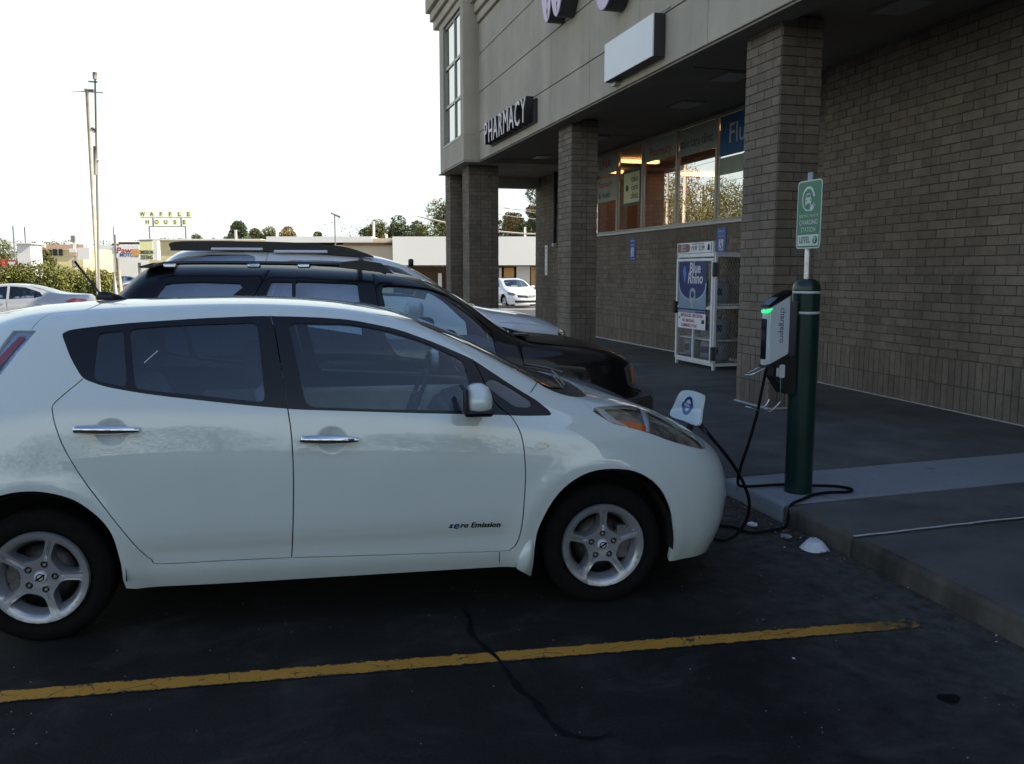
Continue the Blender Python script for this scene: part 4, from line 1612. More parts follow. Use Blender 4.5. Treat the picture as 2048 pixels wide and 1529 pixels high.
BSUV = [
 [(-3.62, 0, 0.4), (-3.68, 0, 0.55), (-3.66, 0, 0.75), (-3.55, 0, 0.98), (-3.45, 0, 1.15), (-3.12, 0, 1.5), (-2.98, 0, 1.66), (-2.93, 0, 1.71), (-2.9, 0, 1.74)],
 [(-3.6, 0.5, 0.4), (-3.66, 0.5, 0.55), (-3.64, 0.5, 0.75), (-3.53, 0.5, 0.98), (-3.43, 0.5, 1.15), (-3.1, 0.47, 1.5), (-2.95, 0.42, 1.66), (-2.9, 0.25, 1.725), (-2.88, 0, 1.75)],
 [(-3.48, 0.82, 0.38), (-3.54, 0.86, 0.52), (-3.52, 0.87, 0.75), (-3.42, 0.86, 0.98), (-3.3, 0.83, 1.15), (-2.98, 0.72, 1.5), (-2.85, 0.64, 1.66), (-2.82, 0.35, 1.75), (-2.82, 0, 1.765)],
 [(-3.15, 0.88, 0.36), (-3.18, 0.92, 0.5), (-3.16, 0.925, 0.75), (-3.1, 0.92, 0.98), (-3.02, 0.9, 1.14), (-2.8, 0.765, 1.5), (-2.72, 0.69, 1.68), (-2.7, 0.38, 1.765), (-2.7, 0, 1.78)],
 [(-2.5, 0.88, 0.34), (-2.5, 0.92, 0.48), (-2.5, 0.93, 0.75), (-2.5, 0.925, 0.98), (-2.5, 0.905, 1.13), (-2.5, 0.77, 1.52), (-2.5, 0.7, 1.7), (-2.5, 0.38, 1.775), (-2.5, 0, 1.785)],
 [(-1.9, 0.88, 0.34), (-1.9, 0.92, 0.48), (-1.9, 0.93, 0.75), (-1.9, 0.925, 0.98), (-1.9, 0.905, 1.12), (-1.9, 0.775, 1.52), (-1.9, 0.7, 1.69), (-1.9, 0.38, 1.765), (-1.9, 0, 1.775)],
 [(-1.3, 0.88, 0.34), (-1.3, 0.92, 0.48), (-1.3, 0.93, 0.75), (-1.3, 0.925, 0.98), (-1.3, 0.905, 1.12), (-1.3, 0.775, 1.5), (-1.3, 0.71, 1.66), (-1.3, 0.38, 1.74), (-1.3, 0, 1.75)],
 [(-0.85, 0.88, 0.34), (-0.85, 0.92, 0.48), (-0.85, 0.93, 0.75), (-0.85, 0.925, 0.98), (-0.85, 0.905, 1.11), (-0.85, 0.785, 1.49), (-0.85, 0.71, 1.64), (-0.85, 0.38, 1.705), (-0.85, 0, 1.712)],
 [(-0.5, 0.88, 0.34), (-0.5, 0.92, 0.48), (-0.5, 0.93, 0.75), (-0.5, 0.925, 0.98), (-0.5, 0.905, 1.1), (-0.5, 0.8, 1.41), (-0.5, 0.73, 1.535), (-0.5, 0.4, 1.6), (-0.5, 0, 1.61)],
 [(-0.22, 0.88, 0.34), (-0.22, 0.92, 0.48), (-0.22, 0.93, 0.75), (-0.22, 0.925, 0.98), (-0.22, 0.9, 1.09), (-0.22, 0.83, 1.27), (-0.22, 0.78, 1.36), (-0.22, 0.42, 1.42), (-0.22, 0, 1.43)],
 [(0.02, 0.88, 0.34), (0.02, 0.92, 0.48), (0.02, 0.93, 0.75), (0.02, 0.92, 0.98), (0.02, 0.89, 1.08), (0.02, 0.85, 1.125), (0.02, 0.79, 1.165), (0.02, 0.42, 1.2), (0.02, 0, 1.205)],
 [(0.35, 0.88, 0.34), (0.35, 0.92, 0.48), (0.35, 0.93, 0.75), (0.35, 0.915, 0.98), (0.35, 0.88, 1.065), (0.35, 0.83, 1.095), (0.35, 0.72, 1.12), (0.35, 0.4, 1.145), (0.35, 0, 1.15)],
 [(0.7, 0.87, 0.34), (0.7, 0.91, 0.46), (0.7, 0.925, 0.72), (0.7, 0.905, 0.95), (0.7, 0.87, 1.03), (0.7, 0.81, 1.065), (0.7, 0.7, 1.09), (0.7, 0.4, 1.115), (0.7, 0, 1.125)],
 [(0.98, 0.83, 0.36), (1.02, 0.88, 0.48), (0.99, 0.88, 0.7), (0.97, 0.865, 0.9), (0.96, 0.83, 0.975), (0.95, 0.77, 1.01), (0.94, 0.66, 1.035), (0.93, 0.38, 1.055), (0.93, 0, 1.06)],
 [(1.14, 0.66, 0.38), (1.18, 0.7, 0.5), (1.11, 0.7, 0.7), (1.09, 0.7, 0.88), (1.07, 0.67, 0.945), (1.05, 0.62, 0.975), (1.04, 0.52, 0.99), (1.04, 0.3, 1), (1.04, 0, 1.005)],
 [(1.22, 0.3, 0.38), (1.26, 0.32, 0.5), (1.17, 0.32, 0.7), (1.15, 0.32, 0.88), (1.13, 0.3, 0.93), (1.11, 0.28, 0.955), (1.1, 0.24, 0.965), (1.1, 0.13, 0.97), (1.1, 0, 0.97)],
 [(1.24, 0, 0.38), (1.28, 0, 0.5), (1.19, 0, 0.7), (1.17, 0, 0.87), (1.15, 0, 0.92), (1.13, 0, 0.94), (1.12, 0, 0.95), (1.12, 0, 0.955), (1.12, 0, 0.957)],
]
WSUV = [
 [(-3.8, 0, 0.45), (-3.86, 0, 0.62), (-3.84, 0, 0.85), (-3.75, 0, 1.08), (-3.65, 0, 1.3), (-3.42, 0, 1.62), (-3.28, 0, 1.8), (-3.22, 0, 1.84), (-3.18, 0, 1.87)],
 [(-3.78, 0.55, 0.45), (-3.84, 0.55, 0.62), (-3.82, 0.55, 0.85), (-3.73, 0.55, 1.08), (-3.63, 0.55, 1.3), (-3.4, 0.5, 1.62), (-3.25, 0.46, 1.8), (-3.2, 0.26, 1.85), (-3.17, 0, 1.88)],
 [(-3.66, 0.88, 0.42), (-3.7, 0.92, 0.6), (-3.68, 0.94, 0.85), (-3.6, 0.93, 1.08), (-3.5, 0.9, 1.3), (-3.24, 0.8, 1.66), (-3.12, 0.72, 1.86), (-3.1, 0.38, 1.93), (-3.1, 0, 1.94)],
 [(-3.3, 0.94, 0.42), (-3.3, 0.99, 0.58), (-3.3, 1, 0.85), (-3.25, 0.99, 1.08), (-3.18, 0.96, 1.3), (-3.02, 0.83, 1.82), (-2.97, 0.78, 1.925), (-2.96, 0.42, 1.965), (-2.96, 0, 1.975)],
 [(-2.6, 0.94, 0.4), (-2.6, 0.99, 0.56), (-2.6, 1, 0.85), (-2.6, 0.99, 1.08), (-2.6, 0.965, 1.28), (-2.6, 0.835, 1.87), (-2.6, 0.8, 1.945), (-2.6, 0.44, 1.985), (-2.6, 0, 1.99)],
 [(-2, 0.94, 0.4), (-2, 0.99, 0.56), (-2, 1, 0.85), (-2, 0.99, 1.08), (-2, 0.965, 1.27), (-2, 0.835, 1.865), (-2, 0.8, 1.94), (-2, 0.44, 1.98), (-2, 0, 1.985)],
 [(-1.4, 0.94, 0.4), (-1.4, 0.99, 0.56), (-1.4, 1, 0.85), (-1.4, 0.99, 1.08), (-1.4, 0.965, 1.25), (-1.4, 0.835, 1.845), (-1.4, 0.8, 1.92), (-1.4, 0.44, 1.955), (-1.4, 0, 1.96)],
 [(-0.95, 0.94, 0.4), (-0.95, 0.99, 0.56), (-0.95, 1, 0.85), (-0.95, 0.99, 1.08), (-0.95, 0.965, 1.23), (-0.95, 0.85, 1.77), (-0.95, 0.8, 1.865), (-0.95, 0.45, 1.89), (-0.95, 0, 1.895)],
 [(-0.6, 0.94, 0.4), (-0.6, 0.99, 0.56), (-0.6, 1, 0.85), (-0.6, 0.99, 1.08), (-0.6, 0.965, 1.21), (-0.6, 0.87, 1.64), (-0.6, 0.81, 1.755), (-0.6, 0.46, 1.78), (-0.6, 0, 1.79)],
 [(-0.25, 0.94, 0.4), (-0.25, 0.99, 0.56), (-0.25, 1, 0.85), (-0.25, 0.99, 1.07), (-0.25, 0.96, 1.19), (-0.25, 0.9, 1.38), (-0.25, 0.84, 1.48), (-0.25, 0.48, 1.55), (-0.25, 0, 1.56)],
 [(0.05, 0.94, 0.4), (0.05, 0.99, 0.56), (0.05, 1, 0.85), (0.05, 0.985, 1.06), (0.05, 0.95, 1.17), (0.05, 0.91, 1.24), (0.05, 0.86, 1.285), (0.05, 0.5, 1.33), (0.05, 0, 1.34)],
 [(0.4, 0.94, 0.4), (0.4, 0.99, 0.56), (0.4, 1, 0.85), (0.4, 0.98, 1.05), (0.4, 0.94, 1.15), (0.4, 0.89, 1.2), (0.4, 0.8, 1.235), (0.4, 0.46, 1.27), (0.4, 0, 1.28)],
 [(0.75, 0.93, 0.4), (0.75, 0.98, 0.54), (0.75, 0.99, 0.82), (0.75, 0.97, 1.02), (0.75, 0.93, 1.11), (0.75, 0.87, 1.155), (0.75, 0.76, 1.19), (0.75, 0.44, 1.225), (0.75, 0, 1.235)],
 [(1.02, 0.9, 0.42), (1.06, 0.95, 0.54), (1.04, 0.95, 0.78), (1.03, 0.93, 0.97), (1.02, 0.89, 1.05), (1, 0.82, 1.09), (0.99, 0.7, 1.12), (0.98, 0.42, 1.145), (0.98, 0, 1.15)],
 [(1.18, 0.72, 0.42), (1.22, 0.76, 0.54), (1.19, 0.76, 0.76), (1.17, 0.75, 0.93), (1.15, 0.71, 1), (1.13, 0.66, 1.035), (1.11, 0.56, 1.055), (1.1, 0.32, 1.07), (1.1, 0, 1.075)],
 [(1.26, 0.32, 0.42), (1.3, 0.34, 0.54), (1.25, 0.34, 0.76), (1.23, 0.34, 0.92), (1.21, 0.32, 0.975), (1.19, 0.3, 1), (1.17, 0.25, 1.015), (1.16, 0.14, 1.02), (1.16, 0, 1.02)],
 [(1.28, 0, 0.42), (1.32, 0, 0.54), (1.27, 0, 0.76), (1.25, 0, 0.91), (1.23, 0, 0.965), (1.21, 0, 0.985), (1.19, 0, 1), (1.18, 0, 1.005), (1.18, 0, 1.007)],
]
SEDAN = [
 [(-3.7, 0, 0.3), (-3.76, 0, 0.45), (-3.76, 0, 0.62), (-3.72, 0, 0.82), (-3.68, 0, 0.98), (-3.62, 0, 1.08), (-3.58, 0, 1.11), (-3.56, 0, 1.12), (-3.55, 0, 1.125)],
 [(-3.66, 0.45, 0.3), (-3.72, 0.45, 0.45), (-3.72, 0.45, 0.62), (-3.68, 0.45, 0.82), (-3.64, 0.44, 0.98), (-3.58, 0.4, 1.09), (-3.54, 0.34, 1.12), (-3.52, 0.18, 1.13), (-3.52, 0, 1.135)],
 [(-3.45, 0.76, 0.28), (-3.5, 0.8, 0.43), (-3.5, 0.81, 0.62), (-3.48, 0.79, 0.82), (-3.44, 0.74, 0.97), (-3.4, 0.66, 1.1), (-3.38, 0.56, 1.125), (-3.36, 0.3, 1.14), (-3.36, 0, 1.145)],
 [(-3.05, 0.82, 0.24), (-3.05, 0.88, 0.38), (-3.05, 0.9, 0.6), (-3.05, 0.89, 0.82), (-3.05, 0.85, 0.97), (-3.05, 0.74, 1.1), (-3.05, 0.64, 1.14), (-3.05, 0.34, 1.155), (-3.05, 0, 1.16)],
 [(-2.65, 0.82, 0.22), (-2.65, 0.885, 0.36), (-2.65, 0.905, 0.58), (-2.65, 0.895, 0.82), (-2.65, 0.86, 0.97), (-2.65, 0.73, 1.13), (-2.65, 0.62, 1.185), (-2.65, 0.34, 1.21), (-2.65, 0, 1.215)],
 [(-2.2, 0.82, 0.2), (-2.2, 0.885, 0.34), (-2.2, 0.905, 0.56), (-2.2, 0.895, 0.82), (-2.2, 0.865, 0.96), (-2.2, 0.66, 1.3), (-2.2, 0.57, 1.365), (-2.2, 0.32, 1.385), (-2.2, 0, 1.39)],
 [(-1.75, 0.82, 0.2), (-1.75, 0.885, 0.34), (-1.75, 0.905, 0.56), (-1.75, 0.895, 0.81), (-1.75, 0.865, 0.95), (-1.75, 0.64, 1.365), (-1.75, 0.57, 1.425), (-1.75, 0.32, 1.45), (-1.75, 0, 1.455)],
 [(-1.3, 0.82, 0.2), (-1.3, 0.885, 0.34), (-1.3, 0.905, 0.56), (-1.3, 0.895, 0.81), (-1.3, 0.865, 0.94), (-1.3, 0.65, 1.365), (-1.3, 0.58, 1.42), (-1.3, 0.33, 1.445), (-1.3, 0, 1.45)],
 [(-0.9, 0.82, 0.2), (-0.9, 0.885, 0.34), (-0.9, 0.905, 0.56), (-0.9, 0.895, 0.8), (-0.9, 0.86, 0.93), (-0.9, 0.68, 1.27), (-0.9, 0.61, 1.33), (-0.9, 0.34, 1.355), (-0.9, 0, 1.36)],
 [(-0.5, 0.82, 0.2), (-0.5, 0.885, 0.34), (-0.5, 0.905, 0.56), (-0.5, 0.89, 0.79), (-0.5, 0.855, 0.92), (-0.5, 0.74, 1.06), (-0.5, 0.67, 1.12), (-0.5, 0.36, 1.15), (-0.5, 0, 1.155)],
 [(-0.15, 0.82, 0.2), (-0.15, 0.885, 0.34), (-0.15, 0.905, 0.56), (-0.15, 0.885, 0.78), (-0.15, 0.84, 0.895), (-0.15, 0.76, 0.945), (-0.15, 0.66, 0.975), (-0.15, 0.36, 1), (-0.15, 0, 1.005)],
 [(0.25, 0.82, 0.2), (0.25, 0.88, 0.33), (0.25, 0.895, 0.55), (0.25, 0.87, 0.74), (0.25, 0.82, 0.83), (0.25, 0.74, 0.875), (0.25, 0.62, 0.9), (0.25, 0.34, 0.92), (0.25, 0, 0.925)],
 [(0.6, 0.74, 0.2), (0.62, 0.79, 0.32), (0.62, 0.8, 0.5), (0.6, 0.78, 0.65), (0.58, 0.74, 0.73), (0.56, 0.66, 0.775), (0.55, 0.55, 0.8), (0.55, 0.3, 0.82), (0.55, 0, 0.825)],
 [(0.82, 0.42, 0.2), (0.85, 0.45, 0.32), (0.86, 0.45, 0.48), (0.84, 0.44, 0.6), (0.8, 0.42, 0.67), (0.77, 0.38, 0.705), (0.75, 0.32, 0.725), (0.74, 0.17, 0.735), (0.74, 0, 0.74)],
 [(0.88, 0, 0.2), (0.91, 0, 0.32), (0.92, 0, 0.47), (0.9, 0, 0.58), (0.85, 0, 0.65), (0.82, 0, 0.68), (0.8, 0, 0.695), (0.79, 0, 0.705), (0.79, 0, 0.71)],
]
F_LEAF = {
    'glasshouse': [(4.046, 5.218), (4.145, 5.293), (4.411, 5.295), (4.84, 5.303), (5.717, 5.3), (6.482, 5.341), (6.968, 5.352), (7.611, 5.395), (8.272, 5.372), (8.807, 5.308), (9.366, 5.279), (9.943, 4.938), (10.357, 4.677), (10.562, 4.357), (10.62, 4.183), (10.574, 4.086), (10.103, 3.975), (8.576, 3.868), (6.962, 3.868), (6.338, 3.906), (5.869, 3.945), (5.464, 3.987), (5.188, 4.024), (4.983, 4.063), (4.662, 4.143), (4.382, 4.278), (4.195, 4.661), (4.056, 5.109)],
    'q1': [(4.533, 5.108), (4.839, 5.089), (4.92, 4.126), (4.513, 4.257)],
    'q2': [(4.906, 5.121), (5.264, 5.131), (5.728, 5.127), (6.088, 5.129), (6.422, 5.145), (6.484, 4.533), (6.54, 3.962), (6.164, 3.993), (5.753, 4.029), (5.356, 4.062), (5.012, 4.108)],
    'q3': [(6.824, 5.142), (7.608, 5.24), (8.098, 5.228), (8.622, 5.194), (9.206, 5.073), (9.27, 4.586), (9.289, 3.982), (8.117, 3.91), (7.057, 3.918)],
    'q4': [(9.543, 4.739), (9.608, 4.849), (9.714, 4.915), (10.011, 4.793), (10.267, 4.577), (10.269, 4.378), (10.185, 4.267), (9.981, 4.234), (9.746, 4.446), (9.537, 4.622)],
    'fdoor': [(6.613, 5.226), (6.818, 3.902), (6.871, 3.127), (6.866, 2.263), (6.812, 0.932), (8.216, 0.843), (9.709, 0.751), (9.887, 0.84), (9.974, 1.013), (10.043, 1.391), (10.095, 2.066), (10.113, 2.559), (10.086, 3.105), (10.021, 3.557), (9.886, 3.963), (9.629, 4.328), (9.317, 5.313), (8.809, 5.37), (8.274, 5.454), (7.612, 5.453)],
    'rdoor': [(4.39, 4.28), (4.061, 3.925), (4.033, 3.757), (4.113, 3.386), (4.222, 3.04), (4.409, 2.607), (4.638, 2.171), (4.863, 1.695), (5.06, 1.189), (5.137, 1.01), (5.226, 0.883), (5.977, 0.917), (6.812, 0.932), (6.866, 2.263), (6.871, 3.127), (6.818, 3.902), (6.613, 5.226), (5.716, 5.307), (4.84, 5.308), (4.413, 5.291)],
    's_mid': [(6.598, 5.352), (6.818, 3.902), (6.871, 3.127), (6.866, 2.263), (6.812, 0.932)],
    's_rear': [(4.39, 4.28), (4.061, 3.925), (4.033, 3.757), (4.113, 3.386), (4.222, 3.04), (4.409, 2.607), (4.638, 2.171), (4.863, 1.695), (5.06, 1.189), (5.137, 1.01), (5.226, 0.883), (5.977, 0.917), (6.812, 0.932), (8.216, 0.843), (9.709, 0.751), (9.887, 0.84), (9.974, 1.013), (10.043, 1.391), (10.095, 2.066), (10.113, 2.559), (10.086, 3.105), (10.021, 3.557), (9.886, 3.963), (9.629, 4.328), (9.355, 5.296)],
    's_sill': [(9.702, 0.712), (9.718, 0.122)],
    's_ditch': [(3.688, 6.259), (4.646, 6.185), (5.442, 6.125), (6.255, 6.113), (7.115, 6.046), (7.759, 6.143), (8.246, 6.338), (8.593, 6.684)],
    's_hatch': [(3.516, 5.553), (3.578, 5.897), (3.688, 6.259)],
    's_apil': [(10.282, 4.904), (10.482, 5.847)],
    's_hood': [(11.235, 5.93), (11.465, 4.959)],
    'farch': [(13.151, 0.19), (13.135, 0.927), (13.061, 1.52), (12.864, 1.964), (12.572, 2.292), (12.174, 2.481), (11.71, 2.511), (11.28, 2.445), (10.897, 2.238), (10.602, 1.931), (10.378, 1.474), (10.297, 1.034), (10.287, 0.0)],
    'rarch': [(2.52, 0.479), (2.736, 1.179), (2.927, 1.754), (3.127, 2.136), (3.303, 2.312), (3.472, 2.381), (3.643, 2.432), (3.817, 2.444), (3.989, 2.421), (4.223, 2.337), (4.398, 2.207), (4.572, 1.994), (4.684, 1.759), (4.744, 1.455), (4.779, 0.905), (4.774, 0.367)],
    'wsedge': [(8.59, 6.632), (8.905, 6.083), (9.722, 6.072), (10.185, 6.009)],
    'hoodrear': [(10.573, 5.823), (10.795, 5.687), (11.274, 5.971), (11.588, 6.053)],
    'headlight': [(11.515, 5.032), (11.739, 4.159), (12.144, 4.01), (12.632, 3.992), (13.403, 3.915), (14.689, 4.153), (14.988, 5.039), (14.478, 5.679), (13.779, 5.888), (13.316, 6.399), (12.91, 6.135)],
    'amber': [(11.856, 4.252), (12.013, 4.376), (12.602, 4.528), (12.647, 4.301), (12.587, 4.031), (12.143, 3.996)],
    'chrome': [(11.523, 5.016), (11.701, 5.05), (11.918, 4.328), (12.162, 4.072), (12.144, 4.01), (11.75, 4.164)],
    'chromebar': [(12.896, 6.064), (13.062, 6.191), (12.697, 4.083), (12.599, 4.024)],
    'tail': [(3.129, 5.65), (3.61, 5.459), (3.146, 4.507), (2.899, 3.769), (2.69, 3.836), (2.812, 4.621)],
    'tailred': [(3.299, 5.392), (3.441, 5.34), (3.09, 4.696), (2.872, 4.09), (2.782, 4.146), (2.911, 4.783)],
    'marker': [(10.282, 3.1), (10.327, 3.164), (10.406, 3.183), (10.485, 3.162), (10.529, 3.096), (10.483, 3.033), (10.403, 3.01), (10.324, 3.037)],
    'cup_r': [(4.735, 3.411)],
    'cup_f': [(7.36, 3.332)],
    'handle_r': [(4.341, 3.436), (5.074, 3.423)],
    'handle_f': [(6.987, 3.332), (7.692, 3.317)],
    'text': [(8.907, 1.597), (9.696, 1.528)],
    'lowerbumper': [(15.164, 1.14), (15.135, 0.543), (14.22, 0.413)],
}
F_BSUV = {
    'w_rear': [(3.553, 5.677), (4.659, 5.628), (4.587, 5.191), (4.421, 4.57), (3.208, 4.591), (3.272, 5.131), (3.38, 5.514)],
    'w_mid': [(5.058, 5.738), (5.316, 5.797), (5.318, 5.234), (5.315, 4.46), (4.857, 4.458), (4.999, 5.202)],
    'w_mid2': [(5.361, 5.803), (6.227, 5.83), (6.251, 5.068), (6.278, 4.23), (5.359, 4.461)],
    'w_front': [(6.634, 5.63), (6.746, 5.826), (7.227, 5.959), (7.782, 6.169), (8.403, 6.015), (9.073, 5.291), (9.279, 4.97), (9.144, 2.861), (6.923, 3.374), (6.677, 4.992)],
    's_door': [(5.012, 6.526), (4.857, 5.197), (4.796, 4.57)],
    's_fr': [(6.486, 6.632), (6.548, 5.135), (6.61, 3.791)],
    's_hinge': [(10.081, 5.168), (10.167, 3.206), (10.2, 2.444)],
    'lamp': [(13.386, 3.488), (14.0, 3.215), (14.0, 2.286), (13.922, 2.472), (13.381, 2.868)],
    'amber': [(14.031, 3.313), (14.0, 3.195), (14.0, 2.489), (13.992, 2.76)],
    'farch': [(10.605, 0.0)],
}
F_WSUV = {
    'w_rear': [(1.95, 6.404), (3.718, 5.586), (4.456, 5.49), (4.571, 5.361), (4.597, 5.233), (4.552, 4.626), (2.91, 4.712), (2.433, 5.392)],
    'w_mid': [(4.928, 5.033), (5.013, 5.125), (5.197, 5.187), (5.712, 5.24), (6.202, 5.274), (6.298, 4.594), (4.755, 4.519)],
    'w_front': [(6.441, 5.265), (7.252, 5.546), (7.6, 5.634), (7.974, 5.518), (8.507, 5.405), (8.333, 4.624), (6.425, 4.376)],
    's_door': [(4.833, 5.771), (4.75, 5.011)],
    'crease': [(10.784, 4.24), (11.803, 4.421), (13.037, 4.416)],
    'lamp': [(12.696, 3.522), (13.211, 4.138), (13.266, 3.524), (12.636, 2.936)],
    'grille': [(13.228, 6.429), (13.348, 5.992), (13.701, 5.174), (13.483, 4.589)],
}


def disp_leaf(P):
    x, y, z = P[:, 0], P[:, 1], P[:, 2]
    d = np.zeros(len(P))
    for cx, cz in ((-2.335, .985), (-1.36, .918)):
        q = ((x - cx) / .072) ** 2 + ((z - cz) / .062) ** 2
        d -= 0.022 * np.clip(1 - q, 0, 1) ** 1.2 * (y > .6)
    for cx, cz in ((-.035, .33), (-2.69, .33)):
        r = np.hypot(x - cx, z - cz)
        d += 0.010 * np.exp(-((r - .425) / .05) ** 2) * (y > .6) * (z < .95)
    dz = z - .395
    inr = (x > -2.35) & (x < -.42) & (y > .6)
    d -= 0.014 * np.exp(-(dz / .07) ** 2) * inr * np.clip((x + 2.35) / .2, 0, 1) * np.clip((-.42 - x) / .1, 0, 1)
    return d

leaf = thing('electric_hatchback', 'pearl white electric hatchback plugged in to charge at its open nose flap', 'car', FR_LEAF[0], FR_LEAF[1])
net = Net(LEAF, disp_leaf)
F = F_LEAF
arch_f = spline(F['farch'], 3)
arch_f = [(arch_f[0][0] + .12, -.4)] + arch_f + [(arch_f[-1][0] - .02, -.4)]
arch_r = spline(F['rarch'], 3)
arch_r = [(arch_r[0][0] - .02, -.4)] + arch_r + [(arch_r[-1][0] + .03, -.4)]
ws = spline([(8.52, 8.0), (8.52, 7.3), (8.58, 6.5), (8.78, 6.17), (9.7, 6.08), (10.3, 5.98), (10.62, 5.95), (10.85, 6.15), (11.15, 6.7), (11.4, 7.4), (11.45, 8.0)], 5)
ws_poly = ws + [(11.45, 8.3), (8.52, 8.3)]
cowl = spline([(10.50, 5.78), (10.62, 5.66), (10.9, 5.62), (11.24, 5.78), (11.50, 6.1), (11.70, 6.9), (11.78, 8.0)], 5)
cowl_poly = cowl + [(11.78, 8.3), (11.0, 8.3), (10.4, 6.6), (10.35, 5.95)]
port = [(14.9, 7.3), (15.8, 7.2), (15.85, 8.3), (14.9, 8.3)]
regs = [
    dict(name='side_window', poly=rounded(F['q1']), mat=m_privacy, rim=0, depth=.006),
    dict(name='side_window', poly=rounded(F['q2']), mat=m_privacy, rim=0, depth=.006),
    dict(name='side_window', poly=rounded(F['q3']), mat=m_carglass, rim=0, depth=.006),
    dict(name='quarter_light', poly=rounded(F['q4']), mat=m_carglass, rim=0, depth=.006),
    dict(name='window_frame', poly=rounded(F['glasshouse'], .3), mat=m_frameblack, rim=.02, depth=.001),
    dict(name='wheel_arch_gap', poly=arch_f, mat=None, drop=True),
    dict(name='wheel_arch_gap', poly=arch_r, mat=None, drop=True),
    dict(name='front_door', poly=F['fdoor'], mat=m_leafpaint, rim=.02),
    dict(name='rear_door', poly=F['rdoor'], mat=m_leafpaint, rim=.02),
    dict(name='windshield', poly=ws_poly, mat=m_windshield, rim=0, depth=.004, merge=True),
    dict(name='cowl_panel', poly=cowl_poly, mat=m_black, rim=.01, depth=.012, merge=True),
    dict(name='headlight', poly=spline(F['headlight'], 3, True), mat=m_lens, rim=0, depth=-.002),
    dict(name='charge_port', poly=port, mat=None, drop=True),
    dict(name='lower_grille', poly=spline([(15.75, 1.0), (15.9, .75), (16.4, .6), (17.2, .6), (17.2, 1.55), (16.3, 1.5), (15.9, 1.3)], 2, True), mat=m_black, rim=.01, depth=.012, merge=True),
    dict(name='tail_lamp', poly=F['tail'], mat=m_lens, rim=0, depth=-.004),
    dict(name='side_repeater', poly=spline(F['marker'], 2, True), mat=m_lens, rim=0, depth=-.004),
]
gap = 0.0055
slots = [(F['s_sill'], .004), (spline(F['s_mid'], 3), gap), (spline(F['s_rear'], 3), gap), (spline(F['s_ditch'], 3), .004), (spline(F['s_hatch'], 3), gap),
         (F['s_apil'], .004), (F['s_hood'], .004), ([(F['s_hood'][0][0], F['s_hood'][0][1]), (11.5, 6.0)], .004)]
made = shell(leaf, net, regs, slots, grid=(136, 62), skin='body_shell', default_mat=m_leafpaint, rim=.02,
             dens=((4.735, 3.41, .32, .48, 34), (7.36, 3.33, .30, .48, 34)))
under_liner(leaf, net, 16.4, 3.9, [(-.035, .33, .44), (-2.69, .33, .44)], .03, s0=.6)
# dark backing behind lamps and windshield corner
def backing(root, net, poly, name, mat, depth, sides=(-1, 1), label=None, merge=False):
    """inner surface following the body under a lamp"""
    poly = list(poly)
    xs, ys = [p[0] for p in poly], [p[1] for p in poly]
    pts = [(p[0] * .26, p[1] * .24) for p in poly]
    edges = [(i, (i + 1) % len(poly)) for i in range(len(poly))]
    for a in np.linspace(min(xs), max(xs), 14):
        for b in np.linspace(min(ys), max(ys), 14):
            if inside(poly, np.array([a]), np.array([b]))[0]:
                pts.append((a * .26, b * .24))
    vo, _, fo, *_ = delaunay_2d_cdt([Vector(p) for p in pts], edges, [], 0, 1e-6, False)
    V = np.array([(p.x / .26, p.y / .24) for p in vo])
    T = [list(f)[:3] for f in fo]
    P = net.base(V[:, 0], V[:, 1])
    n = net.norm_of(net.base, V[:, 0], V[:, 1])
    P = P - n * depth
    for sd in sides:
        bm = B()
        vs = [bm.verts.new((p[0], p[1] * sd, p[2])) for p in P]
        for t in T:
            c = V[t].mean(axis=0)
            if inside(poly, np.array([c[0]]), np.array([c[1]]))[0]:
                f = bm.faces.new([vs[k] for k in t])
                f.smooth = True
        bmesh.ops.recalc_face_normals(bm, faces=bm.faces)
        new_obj(name, bm, mat, root)
m_lampinner = M('lamp_reflector', (0.36, 0.30, 0.26), 0.25, metal=0.4, var=0.6, scale=18)
for lamp, sd in zip(made['headlight'], (-1, 1)):
    backing(lamp, net, spline(F['headlight'], 3, True), 'lamp_bowl', m_lampinner, .030, (sd,))
    backing(lamp, net, F['amber'], 'turn_signal', m_amber, .005, (sd,))
    backing(lamp, net, F['chrome'], 'chrome_edge', m_lampshine, .001, (sd,))
    backing(lamp, net, F['chromebar'], 'chrome_bar', m_lampshine, .002, (sd,))
for lamp, sd in zip(made['tail_lamp'], (-1, 1)):
    backing(lamp, net, F['tail'], 'lamp_bowl', M('tail_lamp_chrome', (0.55, 0.62, 0.75), 0.2, metal=0.8, var=0), .012, (sd,))
    backing(lamp, net, F['tailred'], 'red_bar', m_red, .002, (sd,))
for lamp, sd in zip(made['side_repeater'], (-1, 1)):
    backing(lamp, net, F['marker'], 'bulb_holder', m_silver, .004, (sd,))
# wheels, wells, floor
wheel_well(leaf, -.035, .385, .50, .862)
wheel_well(leaf, -2.69, .385, .50, .862)
bm = B()
box(bm, -3.15, .50, -.66, .66, .20, .30, .03)
box(bm, -3.2, .55, -.48, .48, .26, .60)
new_obj('floor_pan', bm, m_dark, leaf)
for x, y, sd, sp, cal in ((-.012, -.815, -1, math.radians(90), 1), (-2.69, -.815, -1, math.radians(0), -1), (-.012, .815, 1, .2, 1), (-2.69, .815, 1, .5, 1)):
    add_wheel(leaf, x, y, sd, sp, True, emblem=True, caliper=cal)
